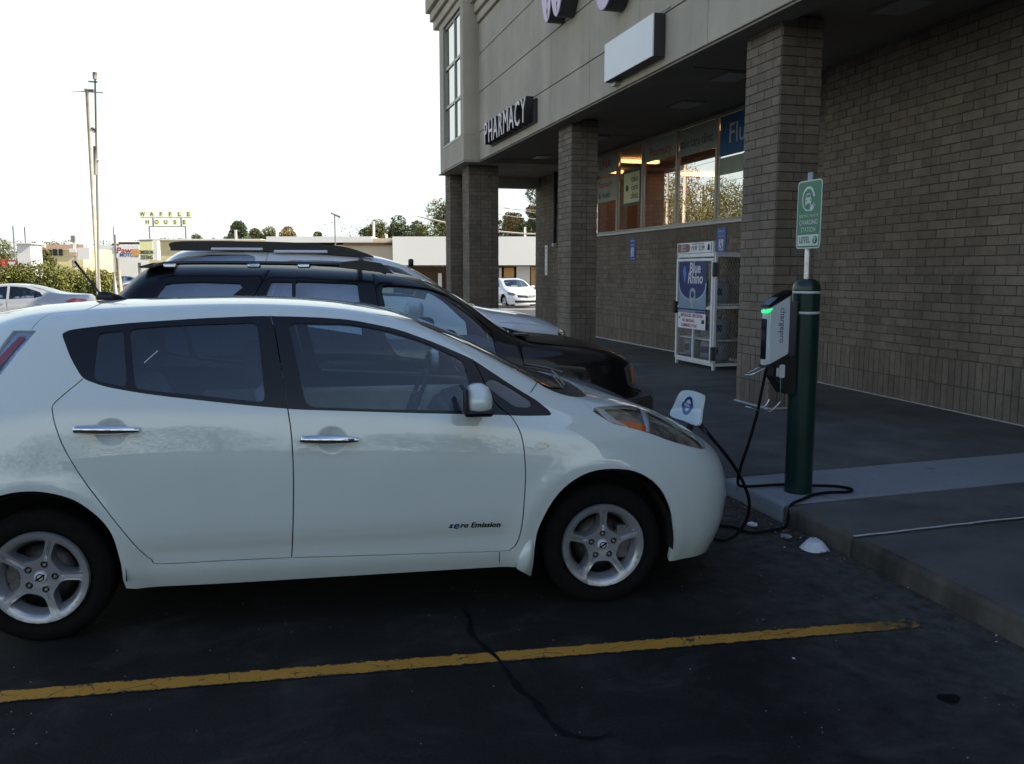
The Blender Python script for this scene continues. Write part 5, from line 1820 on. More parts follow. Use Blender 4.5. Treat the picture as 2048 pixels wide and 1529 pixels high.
# door handles
for sd in (-1, 1):
    for (s0, v0), (s1, v1), hz in ((F['handle_r'][0], F['handle_r'][1], 0), (F['handle_f'][0], F['handle_f'][1], 0)):
        a, na = net.point(s0, v0, sd)
        b, nb = net.point(s1, v1, sd)
        bm = B()
        pts, rad = [], []
        for k in range(13):
            t = k / 12
            out = 0.018 + 0.020 * math.sin(math.pi * min(1, t * 1.05 + .02)) ** .5
            p = a.lerp(b, t) + na.lerp(nb, t) * out
            pts.append(p)
            rad.append(0.0225 * (0.50 + .50 * math.sin(math.pi * (t * .8 + .18))))
        tube(bm, pts, rad, 10)
        for v in bm.verts:
            pass
        h = new_obj('door_handle', bm, m_chrome, leaf, smooth=True)
        bm = B()
        for q, n in ((a, na), (b, nb)):
            c = a.lerp(b, .12) if q is a else a.lerp(b, .88)
            tube(bm, [c - n * .01, c + n * .028], .010, 8)
        new_obj('handle_stem', bm, m_blackgloss, h)
# door mirrors
for sd in (-1, 1):
    bm = B()
    bmesh.ops.create_uvsphere(bm, u_segments=28, v_segments=16, radius=1)
    for v in bm.verts:
        x, y, z = v.co
        se = lambda q, e: math.copysign(abs(q) ** e, q)
        x, y, z = se(x, .75), se(y, .7), se(z, .72)
        fr = 1 - .22 * max(0, z)
        back = .045 if x > 0 else .058
        v.co = Vector((x * .066 * (1 - .15 * max(0, z)) , y * .105 * fr, z * .075))
    low = [v for v in bm.verts if v.co.z < -.045]
    for v in low:
        v.co.z = -.045 + (v.co.z + .045) * .3
    for f in bm.faces:
        f.smooth = True
    mr = new_obj('door_mirror', bm, m_leafpaint, leaf)
    mr.location = (-.682, sd * .985, 1.112)
    bm = B()
    box(bm, -.074, .062, -.10, .10, -.072, -.040, .016, seg=3)
    box(bm, -.078, -.055, -.098, .098, -.06, .062, .014, seg=3)
    prism(bm, [(-.05, -sd * .09), (.05, -sd * .09), (.09, -sd * .17), (-.02, -sd * .17)], 'z', -.075, -.045)
    new_obj('mirror_base', bm, m_black, mr)
    bm = B()
    box(bm, -.081, -.079, -.085, .085, -.045, .052, 0)
    new_obj('mirror_glass', bm, m_chrome, mr)
# roof antenna
bm = B()
prof = [(-2.60, 0), (-2.58, .045), (-2.53, .043), (-2.47, .022), (-2.43, 0)]
for w, off in ((.016, 0),):
    prism(bm, [(x, 1.555 + z) for x, z in prof], 'y', -w, w)
bmesh.ops.bevel(bm, geom=list(bm.edges), offset=.006, segments=2, affect='EDGES')
ant = new_obj('antenna', bm, m_black, leaf, smooth=True)
bm = B()
tube(bm, [(-2.575, 0, 1.59), (-2.60, 0, 1.625), (-2.665, 0, 1.72), (-2.692, 0, 1.76)], [.006, .0045, .006, .007], 8)
new_obj('antenna_mast', bm, m_black, ant)
# open charge flap with round badge
def flap_pt(u, w):
    """u 0..1 across (near to far), w 0..1 up"""
    a, b = Vector((.745, -.19, .80)), Vector((.79, -.17, .985))
    c, d = Vector((.713, .19, .80)), Vector((.758, .15, .975))
    return a.lerp(c, u).lerp(b.lerp(d, u), w)
bm = B()
outl = spline([(0.0, 0.02), (0.0, .5), (.02, .90), (.12, .99), (.5, 1.03), (.85, .97), (.97, .80), (1.0, .45), (1.0, .02), (.5, 0.0)], 4, True)
nrm = (flap_pt(1, 0) - flap_pt(0, 0)).cross(flap_pt(0, 1) - flap_pt(0, 0)).normalized()
if nrm.x > 0:
    nrm = -nrm
for off in (0, 1):
    pass
fv = [bm.verts.new(flap_pt(u, w)) for u, w in outl]
bv = [bm.verts.new(flap_pt(u, w) - nrm * .012) for u, w in outl]
bm.faces.new(fv)
bm.faces.new(list(reversed(bv)))
for i in range(len(fv)):
    bm.faces.new((fv[i], fv[(i + 1) % len(fv)], bv[(i + 1) % len(fv)], bv[i]))
bmesh.ops.recalc_face_normals(bm, faces=bm.faces)
flap = new_obj('charge_flap', bm, m_leafpaint, leaf)
bm = B()
cc = flap_pt(.5, .52)
uu = (flap_pt(1, .5) - flap_pt(0, .5)).normalized()
vv_ = (flap_pt(.5, 1) - flap_pt(.5, 0)).normalized()
def disc(bm, c, r0, r1, n=28, off=.003):
    a = [bm.verts.new(c + (uu * math.cos(t) + vv_ * math.sin(t)) * r0 + nrm * off) for t in np.linspace(0, 2 * math.pi, n + 1)[:-1]]
    b = [bm.verts.new(c + (uu * math.cos(t) + vv_ * math.sin(t)) * r1 + nrm * off) for t in np.linspace(0, 2 * math.pi, n + 1)[:-1]]
    for i in range(n):
        bm.faces.new((a[i], a[(i + 1) % n], b[(i + 1) % n], b[i]))
disc(bm, cc, .038, .058)
m_badge = M('badge_blue', (0.02, 0.12, 0.40), 0.15, metal=0.4, var=0, coat=.5)
badge = new_obj('badge', bm, m_badge, flap)
bm = B()
q = [cc + uu * a + vv_ * b + nrm * .005 for a, b in ((-.068, -.014), (.068, -.014), (.068, .014), (-.068, .014))]
bm.faces.new([bm.verts.new(p) for p in q])
new_obj('badge_bar', bm, m_badge, flap)
lm = text_mesh('NISSAN', .026, .001)
lm.materials.append(m_paper)
lo = new_obj('badge_lettering', lm, None, flap)
rot = Matrix((-uu, vv_, nrm)).transposed()
if rot.determinant() < 0:
    rot = Matrix((uu, vv_, nrm)).transposed()
lo.matrix_basis = Matrix.Translation(cc + nrm * .007) @ rot.to_4x4()
bm = B()
box(bm, .62, .80, -.14, .14, .60, .66)
pp = new_obj('charge_port', bm, m_black, leaf)
bm = B()
lathe(bm, [(.03, .66), (.03, .70), (.024, .70), (.024, .67)], 18, 'z', (.74, -.05, 0))
new_obj('socket', bm, m_blackgloss, pp)
# wipers
bm = B()
for y0, y1, x0, x1 in ((-.55, .02, -.22, -.10), (-.05, .55, -.11, -.16)):
    p0, p1 = Vector((x0 + .07, y0, 0)), Vector((x1, y1, 0))
    pts = []
    for k in range(9):
        t = k / 8
        p = p0.lerp(p1, t)
        # height of the windshield under the arm
        best = 1.10 - (p.x + .18) * .12 - .30 * abs(p.y) ** 2 * .3
        pts.append((p.x, p.y, best + .035))
    tube(bm, pts, .007, 6)
    tube(bm, [(a - .012, b, c - .014) for a, b, c in pts], .005, 5)
new_obj('wiper', bm, m_black, leaf)
# interior
for y in (-.37, .37):
    seat(leaf, -1.25, y, .42)
bm = B()
box(bm, -2.30, -1.85, -.62, .62, .42, .60, .05)
rb = new_obj('rear_bench', bm, m_interior, leaf)
bm = B()
box(bm, -.06, .08, -.62, .62, 0, .55, .04)
for v in bm.verts:
    v.co = Vector((v.co.x - v.co.z * .35 - 2.28, v.co.y, v.co.z + .55))
new_obj('bench_back', bm, m_interior, rb)
bm = B()
for y in (-.38, .38):
    box(bm, -2.58, -2.48, y - .13, y + .13, 1.12, 1.27, .03)
new_obj('headrest', bm, m_interior_d, rb)
bm = B()
prism(bm, [(-.75, .62), (-.80, .80), (-.72, .93), (-.45, 1.00), (-.22, 1.02), (-.10, .70)], 'y', -.70, .70)
bmesh.ops.bevel(bm, geom=list(bm.edges), offset=.03, segments=2, affect='EDGES')
dash = new_obj('dashboard', bm, m_interior_d, leaf)
bm = B()
lathe(bm, [(.185 + .014 * math.cos(t), .014 * math.sin(t)) for t in np.linspace(0, 2 * math.pi, 9)], 32, 'x')
box(bm, -.015, .02, -.17, .17, -.03, .03, .01)
box(bm, -.015, .02, -.03, .03, -.17, .03, .01)
for v in bm.verts:
    a = -.4
    v.co = Vector((v.co.x * math.cos(a) - v.co.z * math.sin(a) - .88, v.co.y + .37, v.co.x * math.sin(a) + v.co.z * math.cos(a) + .93))
new_obj('steering_wheel', bm, m_interior_d, leaf)
bm = B()
box(bm, -2.2, -.45, -.80, -.70, .45, .96, .03)
box(bm, -2.2, -.45, .70, .80, .45, .96, .03)
new_obj('door_trim', bm, m_interior, leaf)
bm = B()
box(bm, -.78, -.70, -.10, .14, 1.27, 1.33, .02)
new_obj('rear_view_mirror', bm, m_black, leaf)
# lettering on the front door
a, na = net.point(*F['text'][0], -1)
b, nb = net.point(*F['text'][1], -1)
mid = a.lerp(b, .5) + na * .002
xd = (b - a).normalized()
zd = na.cross(xd).normalized()
if zd.z < 0:
    zd = -zd
for body, size, cx, shear in (('z', .040, -.116, .25), ('e', .058, -.090, .2), ('ro Emission', .040, .030, .2)):
    lm = text_mesh(body, size, .0008, shear=shear, offset=.0012)
    lm.materials.append(m_badge if body == 'e' else m_blackgloss)
    lo = new_obj('door_lettering', lm, None, made['front_door'][0])
    R3 = Matrix((xd, zd, xd.cross(zd))).transposed()
    lo.matrix_basis = Matrix.Translation(mid + xd * cx + na * .001) @ R3.to_4x4()
    lo.scale = (1.05, .95, 1)
# mud flap lip ahead of the sill
for sd in (-1, 1):
    bm = B()
    prism(bm, [(-.475, .235), (-.402, .190), (-.390, .26), (-.386, .34), (-.398, .39), (-.425, .37), (-.455, .30)], 'y', min(sd * .80, sd * .874), max(sd * .80, sd * .874))
    bmesh.ops.bevel(bm, geom=list(bm.edges), offset=.004, segments=2, affect='EDGES')
    new_obj('sill_lip', bm, m_leafpaint, leaf, smooth=True)

# ---- black SUV --------------------------------------------------------------------
def frame_at(y):
    o = FR_LEAF[0] + Vector((-math.sin(FR_LEAF[1]), math.cos(FR_LEAF[1]), 0)) * y
    return o, FR_LEAF[1]
o_, a_ = frame_at(2.72)
suv = thing('black_suv', 'black sport utility vehicle parked between the two white ones, amber corner lamp', 'car', o_, a_)
net = Net(BSUV)
F = F_BSUV
ws = spline([(7.5, 8.0), (7.5, 7.0), (7.7, 6.35), (8.6, 6.25), (9.7, 6.1), (9.95, 6.5), (10.1, 8.0)], 4) + [(10.1, 8.4), (7.5, 8.4)]
def arch_sv(net, cx, cz, r):
    """wheel arch traced on the body: find (s, v) for points on a circle"""
    S_, V_ = np.meshgrid(np.linspace(0, net.ns - 1, 260), np.linspace(0, 4, 80), indexing='ij')
    P = net.base(S_.ravel(), V_.ravel())
    out = []
    for a in np.linspace(math.radians(-8), math.radians(188), 22):
        x, z = cx + r * math.cos(a), cz + r * math.sin(a)
        k = np.argmin((P[:, 0] - x) ** 2 + (P[:, 2] - z) ** 2)
        out.append((float(S_.ravel()[k]), float(V_.ravel()[k])))
    return [(out[0][0], -.4)] + out + [(out[-1][0], -.4)]
def near_window(poly):
    return spline(poly, 2, True)
regs = [
    dict(name='side_window', poly=near_window(F['w_rear']), mat=m_suvglass, rim=0, depth=.012),
    dict(name='side_window', poly=F['w_mid'], mat=m_suvglass, rim=0, depth=.012),
    dict(name='side_window', poly=F['w_mid2'], mat=m_suvglass, rim=0, depth=.012),
    dict(name='side_window', poly=near_window(F['w_front']), mat=m_carglass, rim=0, depth=.012),
    dict(name='windshield', poly=ws, mat=m_windshield, rim=0, depth=.006, merge=True),
    dict(name='wheel_arch_gap', poly=arch_sv(net, .20, .38, .44), mat=None, drop=True),
    dict(name='wheel_arch_gap', poly=arch_sv(net, -2.70, .38, .44), mat=None, drop=True),
    dict(name='headlight', poly=[(13.15, 2.35), (13.05, 3.3), (13.9, 3.9), (15.3, 3.9), (15.3, 2.2), (14.0, 2.1)], mat=m_lens, rim=0, depth=-.002),
    dict(name='grille', poly=[(15.4, 2.1), (15.4, 4.0), (16.2, 4.0), (16.2, 2.1)], mat=m_black, rim=.02, depth=.02, merge=True),
]
made = shell(suv, net, regs, [(F['s_door'], .006), (F['s_fr'], .006), (F['s_hinge'], .006), ([(10.2, 5.6), (12, 5.55), (14.2, 5.3)], .006)],
             grid=(70, 40), skin='body_shell', default_mat=m_blackpaint, rim=.03)
for lamp, sd in zip(made['headlight'], (-1, 1)):
    backing(lamp, net, [(13.2, 2.4), (13.1, 3.25), (13.9, 3.8), (15.2, 3.8), (15.2, 2.3), (14.0, 2.2)], 'lamp_bowl', m_lampinner, .03, (sd,))
    backing(lamp, net, [(13.45, 2.45), (13.45, 3.25), (14.1, 3.5), (14.75, 3.4), (14.75, 2.40), (14.1, 2.30)], 'turn_signal', m_amber, -.006, (sd,))
under_liner(suv, net, 15.2, 3.6, [(.20, .38, .52), (-2.70, .38, .52)], .05, s0=.6)
bm = B()
box(bm, -3.3, 1.0, -.78, .78, .35, .5, .03)
wheel_well(suv, .20, .43, .55, .90)
wheel_well(suv, -2.70, .43, .55, .90)
new_obj('floor_pan', bm, m_dark, suv)
for x in (.20, -2.70):
    for sd in (-1, 1):
        add_wheel(suv, x, sd * .88, sd, .4, False, R=.375, rr=.225)
# bumper
bm = B()
outl = [(1.36, 0), (1.34, .45), (1.24, .72), (1.05, .88), (.80, .93), (.80, .86), (1.0, .80), (1.15, .62), (1.24, .3), (1.25, 0)]
full = outl + [(x, -y) for x, y in outl[::-1][1:-1]]
front = [(x, y) for x, y in outl[:5]]
ring = [(x, -y) for x, y in front[::-1]] + front[1:]
inner = [(x - .12, y * .94) for x, y in ring]
prism(bm, ring + inner[::-1], 'z', .46, .665)
bmesh.ops.bevel(bm, geom=list(bm.edges), offset=.018, segments=2, affect='EDGES')
new_obj('bumper', bm, M('grey_bumper_plastic', (0.06, 0.055, 0.055), 0.6, var=.1), suv)
# roof rack
for sd in (-1, 1):
    bm = B()
    tube(bm, spline([(-2.74, sd * .62, 1.745), (-2.62, sd * .62, 1.772), (-2.2, sd * .62, 1.777), (-1.4, sd * .63, 1.767), (-1.15, sd * .64, 1.755), (-.98, sd * .64, 1.700)], 5), .016, 8)
    rk = new_obj('roof_rail', bm, m_blackgloss, suv)
    for x in (-2.62, -2.0, -1.62):
        bm = B()
        box(bm, x - .05, x + .05, sd * .62 - .022, sd * .62 + .022, 1.735, 1.772, .012, seg=2)
        new_obj('rail_foot', bm, m_chrome, rk)
bm = B()
tube(bm, [(-1.18, -.64, 1.755), (-1.18, -.55, 1.80), (-1.18, .55, 1.80), (-1.18, .64, 1.755)], .022, 8)
prism(bm, [(-1.36, 1.74), (-1.32, 1.785), (-1.18, 1.80), (-1.02, 1.775), (-.92, 1.69)], 'y', -.665, -.62)
new_obj('cross_bar', bm, m_black, suv)
bm = B()
prism(bm, [(-2.84, 1.735), (-2.87, 1.745), (-2.76, 1.775), (-2.62, 1.785), (-2.62, 1.755)], 'y', -.56, .05)
new_obj('rear_spoiler', bm, m_blackpaint, suv)
# door mirrors
for sd in (-1, 1):
    bm = B()
    box(bm, -.62, -.46, sd * .99 - .12, sd * .99 + .12, 1.06, 1.26, .05, seg=3)
    box(bm, -.56, -.46, min(sd * .86, sd * .95), max(sd * .86, sd * .95), 1.08, 1.16, .02)
    new_obj('door_mirror', bm, m_black, suv, smooth=True)
bm = B()
tube(bm, [(.02, -.30, 1.225), (.10, -.45, 1.205), (.18, -.60, 1.185)], .012, 6)
box(bm, .05, .16, -.72, -.20, 1.19, 1.20)
new_obj('wiper_cowl', bm, m_black, suv)
for y in (-.42, .42):
    seat(suv, -1.15, y, .66)
bm = B()
box(bm, -.45, -.02, -.75, .75, .8, 1.10, .05)
new_obj('dashboard', bm, m_interior_d, suv)
bm = B()
box(bm, -2.9, -1.9, -.7, .7, .7, 1.05, .05)
new_obj('rear_bench', bm, m_interior_d, suv)

# ---- white SUV --------------------------------------------------------------------
o_, a_ = frame_at(5.35)
ws_car = thing('white_suv', 'white sport utility vehicle with thick black roof rails, farthest from the charger', 'car', o_, a_)
net = Net(WSUV)
F = F_WSUV
ws = spline([(7.6, 8.0), (7.6, 7.0), (7.8, 6.35), (8.7, 6.2), (9.85, 6.1), (10.1, 6.5), (10.3, 8.0)], 4) + [(10.3, 8.4), (7.6, 8.4)]
regs = [
    dict(name='side_window', poly=[(q[0], max(3.9, min(q[1], 5.6))) for q in F['w_rear']], mat=m_suvglass, rim=0, depth=.012),
    dict(name='side_window', poly=F['w_mid'], mat=m_suvglass, rim=0, depth=.012),
    dict(name='side_window', poly=F['w_front'], mat=m_carglass, rim=0, depth=.012),
    dict(name='windshield', poly=ws, mat=m_windshield, rim=0, depth=.006, merge=True),
    dict(name='wheel_arch_gap', poly=arch_sv(net, .25, .42, .46), mat=None, drop=True),
    dict(name='wheel_arch_gap', poly=arch_sv(net, -2.75, .42, .46), mat=None, drop=True),
    dict(name='headlight', poly=[(13.1, 2.7), (13.0, 3.9), (14.0, 4.6), (15.2, 4.2), (15.2, 2.6)], mat=m_lens, rim=0, depth=-.002),
    dict(name='grille', poly=[(14.9, 3.2), (14.4, 5.2), (14.9, 6.0), (16.2, 6.2), (16.2, 3.0)], mat=m_black, rim=.02, depth=-.012, merge=True),
]
made = shell(ws_car, net, regs, [(F['s_door'], .007), (F['crease'], .006)], grid=(64, 38), skin='body_shell', default_mat=m_whitepaint, rim=.03)
for lamp, sd in zip(made['headlight'], (-1, 1)):
    backing(lamp, net, [(13.2, 2.8), (13.1, 3.8), (14.0, 4.45), (15.1, 4.1), (15.1, 2.7)], 'lamp_bowl', m_lampinner, .03, (sd,))
under_liner(ws_car, net, 15.2, 3.8, [(.25, .42, .54), (-2.75, .42, .54)], .05, s0=.6)
bm = B()
box(bm, -3.4, 1.05, -.82, .82, .4, .55, .03)
new_obj('floor_pan', bm, m_dark, ws_car)
for x in (.25, -2.75):
    for sd in (-1, 1):
        add_wheel(ws_car, x, sd * .95, sd, .4, False, R=.40, rr=.24)
for sd in (-1, 1):
    bm = B()
    n0 = len(bm.verts)
    sil = spline([(-3.08, 1.95), (-3.06, 2.01), (-2.7, 2.025), (-2.0, 2.02), (-1.5, 1.995), (-1.25, 1.955), (-1.02, 1.875)], 5)
    bot = [(x, (1.925 if x < -2 else 1.925 - (x + 2) * .065)) for x, z in sil]
    prism(bm, sil + bot[::-1], 'y', sd * .80 - .03, sd * .80 + .03)
    rail = new_obj('roof_rail', bm, m_black, ws_car)
    bm = B()
    for x0, x1 in ((-2.68, -2.16), (-2.05, -1.50)):
        box(bm, x0, x1, sd * .835 - .012, sd * .835 + .008, 1.93 if x0 < -2.2 else 1.905, 1.958 if x0 < -2.2 else 1.936, .008, seg=2)
    new_obj('rail_insert', bm, M('brushed_insert', (0.82, 0.85, 0.90), 0.35, metal=.1, var=.03), rail)
for sd in (-1, 1):
    bm = B()
    box(bm, -.70, -.52, sd * 1.08 - .12, sd * 1.08 + .12, 1.18, 1.40, .05, seg=3)
    box(bm, -.62, -.52, min(sd * .92, sd * 1.0), max(sd * .92, sd * 1.0), 1.20, 1.27, .02)
    new_obj('door_mirror', bm, m_whitepaint, ws_car, smooth=True)
bm = B()
box(bm, -.5, .0, -.8, .8, .9, 1.18, .05)
new_obj('dashboard', bm, m_interior_d, ws_car)
for y in (-.45, .45):
    seat(ws_car, -1.2, y, .75)
bm = B()
box(bm, -.60, -.54, -.035, .035, 1.77, 1.86, .02, seg=3)
new_obj('roof_fin', bm, m_black, ws_car, smooth=True)

# ---- saloons ------------------------------------------------------------------------
def side_sv(net, pts, vmax=6.2):
    S_, V_ = np.meshgrid(np.linspace(0, net.ns - 1, 300), np.linspace(0, vmax, 120), indexing='ij')
    P = net.base(S_.ravel(), V_.ravel())
    out = []
    for x, z in pts:
        k = np.argmin((P[:, 0] - x) ** 2 + (P[:, 2] - z) ** 2)
        out.append((float(S_.ravel()[k]), float(V_.ravel()[k])))
    return out
def saloon(name, label, loc, rz, mat, grid=(56, 34), tint=None, group=None, detail=True):
    t = thing(name, label, 'car', loc, rz, group)
    net = Net(SEDAN)
    wf = side_sv(net, [(-.62, .985), (-.95, 1.20), (-1.25, 1.345), (-1.58, 1.375), (-1.60, 1.0)])
    wr = side_sv(net, [(-1.66, 1.0), (-1.64, 1.375), (-2.05, 1.34), (-2.45, 1.20), (-2.55, 1.09), (-2.35, 1.02)])
    regs = [
        dict(name='side_window', poly=wf, mat=tint or m_privacy, rim=0, depth=.008),
        dict(name='side_window', poly=wr, mat=tint or m_privacy, rim=0, depth=.008),
        dict(name='windshield', poly=[(7.75, 8.4), (7.8, 6.7), (8.2, 6.2), (9.5, 6.1), (9.8, 6.6), (10.2, 8.4)], mat=m_windshield, rim=0, depth=.005, merge=True),
        dict(name='rear_window', poly=[(5.35, 8.4), (5.3, 6.6), (5.0, 6.15), (4.0, 6.05), (3.75, 6.5), (3.6, 8.4)], mat=m_privacy, rim=0, depth=.005, merge=True),
        dict(name='wheel_arch_gap', poly=arch_sv(net, -.0, .32, .37), mat=None, drop=True),
        dict(name='wheel_arch_gap', poly=arch_sv(net, -2.76, .32, .37), mat=None, drop=True),
        dict(name='headlight', poly=side_sv(net, [(.45, .66), (.30, .78), (.62, .74), (.74, .66), (.70, .60)], 5), mat=m_lens, rim=0, depth=-.003),
        dict(name='tail_lamp', poly=[(1.2, 3.0), (1.1, 4.0), (2.2, 4.35), (2.75, 3.7), (2.3, 3.1)], mat=m_red, rim=0, depth=-.004),
        dict(name='grille', poly=[(13.0, 2.3), (12.8, 3.6), (14.2, 3.6), (14.2, 2.3)], mat=m_black, rim=.01, depth=.01, merge=True),
        dict(name='lower_grille', poly=[(12.6, .6), (12.6, 1.4), (14.2, 1.4), (14.2, .6)], mat=m_black, rim=.01, depth=.01, merge=True),
    ]
    md = shell(t, net, regs, [(side_sv(net, [(-1.63, 1.0), (-1.62, .6), (-1.60, .28)]), .007), (side_sv(net, [(-.62, .93), (-.55, .6), (-.60, .28)]), .007)],
               grid=grid, skin='body_shell', default_mat=mat, rim=.02)
    for lamp, sd in zip(md.get('headlight', []), (-1, 1)):
        backing(lamp, net, regs[6]['poly'], 'lamp_bowl', m_lampinner, .02, (sd,))
    under_liner(t, net, 13, 3.8, [(0, .32, .42), (-2.76, .32, .42)], .04, s0=.6)
    bm = B()
    box(bm, -3.3, .6, -.70, .70, .2, .33, .03)
    wheel_well(t, 0, .36, .5, .87)
    wheel_well(t, -2.76, .36, .5, .87)
    new_obj('floor_pan', bm, m_dark, t)
    for x in (0, -2.76):
        for sd in (-1, 1):
            add_wheel(t, x, sd * .83, sd, .4, False, R=.32, rr=.215)
    for sd in (-1, 1):
        bm = B()
        box(bm, -.80, -.64, sd * .98 - .09, sd * .98 + .09, .96, 1.07, .035, seg=2)
        new_obj('door_mirror', bm, mat, t, smooth=True)
        bm = B()
        for x in (-1.45, -2.42):
            tube(bm, [(x - .09, sd * .905, .86), (x, sd * .925, .865), (x + .09, sd * .905, .86)], .011, 6)
        new_obj('door_handle', bm, m_chrome, t)
    for y in (-.36, .36):
        seat(t, -1.35, y, .35)
    bm = B()
    box(bm, -.85, -.3, -.66, .66, .6, .92, .05)
    box(bm, -2.6, -2.0, -.6, .6, .4, .95, .05)
    new_obj('cabin_trim', bm, m_interior_d, t)
    return t

# ================================================================== CHARGING POST
BX, BY = 3.68, 5.32
bol = thing('charging_bollard', 'dark green round bollard with two pale reflective bands at the kerb', 'bollard', (BX, BY, 0.13))
bm = B()
lathe(bm, [(0.096, -.05), (0.096, 1.44), (0.0965, 1.455), (0.092, 1.485), (0.078, 1.51), (0.05, 1.525), (0, 1.53)], 40)
new_obj('sleeve', bm, m_bollard, bol)
bm = B()
lathe(bm, [(0.0960, 1.283), (0.0985, 1.284), (0.0985, 1.300), (0.0960, 1.301)], 40)
new_obj('reflective_band', bm, m_band, bol)
bm = B()
lathe(bm, [(0.0960, 1.425), (0.0985, 1.426), (0.0985, 1.441), (0.0960, 1.442)], 40)
new_obj('reflective_band', bm, m_band, bol)
bm = B()
lathe(bm, [(0.098, -.01), (0.104, 0.004), (0.112, 0.002), (0.115, -.004)], 40)
new_obj('base_grout', bm, m_pad, bol)

sg = thing('charging_sign', 'green electric vehicle charging station level 2 sign on a steel post rising from the bollard', 'sign', (BX, BY, 0))
bm = B()
lathe(bm, [(0.0215, 1.60), (0.0215, 2.385), (0.019, 2.386), (0.019, 2.36)], 20)
new_obj('sign_post', bm, m_steel, sg)
SXP, SYC, SZC, SW, SH = -0.030, -0.035, 2.098, 0.138, 0.232
def rr(w, h, r, n=5):
    out = []
    for cx, cy, a0 in ((w - r, h - r, 0), (-w + r, h - r, 90), (-w + r, -h + r, 180), (w - r, -h + r, 270)):
        for k in range(n + 1):
            a = math.radians(a0 + 90 * k / n)
            out.append((cx + r * math.cos(a), cy + r * math.sin(a)))
    return out
def plate(name, w, h, r, x0, x1, mat, parent, cy=0.0, cz=0.0):
    bm = B()
    prism(bm, [(SYC + cy + a, SZC + cz + b) for a, b in rr(w, h, r)], 'x', x0, x1)
    return new_obj(name, bm, mat, parent)
sp_ = plate('sign_plate', SW, SH, .03, SXP, SXP + .003, m_band, sg)
plate('sign_field', SW - .008, SH - .008, .026, SXP - .001, SXP, m_green, sp_)
plate('level_panel', SW - .018, .038, .008, SXP - .002, SXP - .001, m_band, sp_, cz=-.175)
for wd, s, dz, sxx in (('ELECTRIC VEHICLE', .026, -.010, 1.0), ('CHARGING', .048, -.055, .85), ('STATION', .048, -.105, .85)):
    lettering('print', wd, s, m_band, (SXP - .002, SYC, SZC + dz), RXZ, sp_, .0008, sx=sxx)
lettering('print', 'LEVEL', .062, m_green, (SXP - .0028, SYC + .035, SZC - .175), RXZ, sp_, .0008, sx=.78, offset=.001)
bm = B()
lathe(bm, [(0, SXP - .003), (.027, SXP - .003), (.027, SXP - .002)], 24, 'x', (0, SYC - .082, SZC - .175))
new_obj('level_disc', bm, m_green, sp_)
lettering('print', '2', .05, m_band, (SXP - .0045, SYC - .082, SZC - .175), RXZ, sp_, .0008)
# pictogram: car inside a cable ring that ends in a plug
bm = B()
cy, cz, xr = SYC + .008, SZC + .105, SXP - .003
def ribbon(bm, pts, w, x):
    q = []
    for i, (y, z) in enumerate(pts):
        a = Vector(pts[min(i + 1, len(pts) - 1)]) - Vector(pts[max(i - 1, 0)])
        n = Vector((-a.y, a.x)).normalized() * (w[i] if isinstance(w, list) else w) / 2
        q.append((bm.verts.new((x, y + n.x, z + n.y)), bm.verts.new((x, y - n.x, z - n.y))))
    for a, b in zip(q, q[1:]):
        bm.faces.new((a[0], b[0], b[1], a[1]))
arc = [(cy + .066 * math.cos(t), cz + .078 * math.sin(t)) for t in np.linspace(math.radians(160 - 150), math.radians(285), 34)]
arc = [(2 * cy - y, z) for y, z in arc]
wd = [.020 - .012 * k / 33 for k in range(34)]
ribbon(bm, arc, wd, xr)
def poly(bm, pts, x):
    bm.faces.new([bm.verts.new((x, y, z)) for y, z in pts])
poly(bm, [(cy + a, cz + b) for a, b in ((-.034, -.03), (-.036, .0), (-.026, .010), (-.018, .038), (.018, .038), (.026, .010), (.036, .0), (.034, -.03))], xr)
poly(bm, [(cy + a, cz + b) for a, b in ((-.030, -.042), (-.030, -.03), (-.018, -.03), (-.018, -.042))], xr)
poly(bm, [(cy + a, cz + b) for a, b in ((.018, -.042), (.018, -.03), (.030, -.03), (.030, -.042))], xr)
poly(bm, [(cy - .040 + a, cz - .062 + b) for a, b in ((-.026, -.002), (-.014, .026), (.012, .016), (.022, -.012), (.004, -.026))], xr)
poly(bm, [(cy - .052 + a, cz - .040 + b) for a, b in ((-.022, .012), (-.017, .016), (-.002, .000), (-.008, -.004))], xr)
poly(bm, [(cy - .066 + a, cz - .052 + b) for a, b in ((-.020, .006), (-.016, .011), (-.0, .000), (-.004, -.006))], xr)
new_obj('car_and_plug_symbol', bm, m_band, sp_)
bm = B()
poly(bm, [(cy + a, cz + b) for a, b in ((-.020, .012), (-.014, .031), (.014, .031), (.020, .012))], xr - .0006)
lathe(bm, [(0, xr - .0006), (.007, xr - .0006)], 10, 'x', (0, cy - .024, cz - .008))
lathe(bm, [(0, xr - .0006), (.007, xr - .0006)], 10, 'x', (0, cy + .024, cz - .008))
new_obj('car_symbol_windows', bm, m_green, sp_)
bm = B()
for z in (2.26, 1.95):
    lathe(bm, [(0, SXP - .006), (.006, SXP - .006), (.008, SXP)], 10, 'x', (0, 0, z))
new_obj('bolt', bm, m_steel, sg)

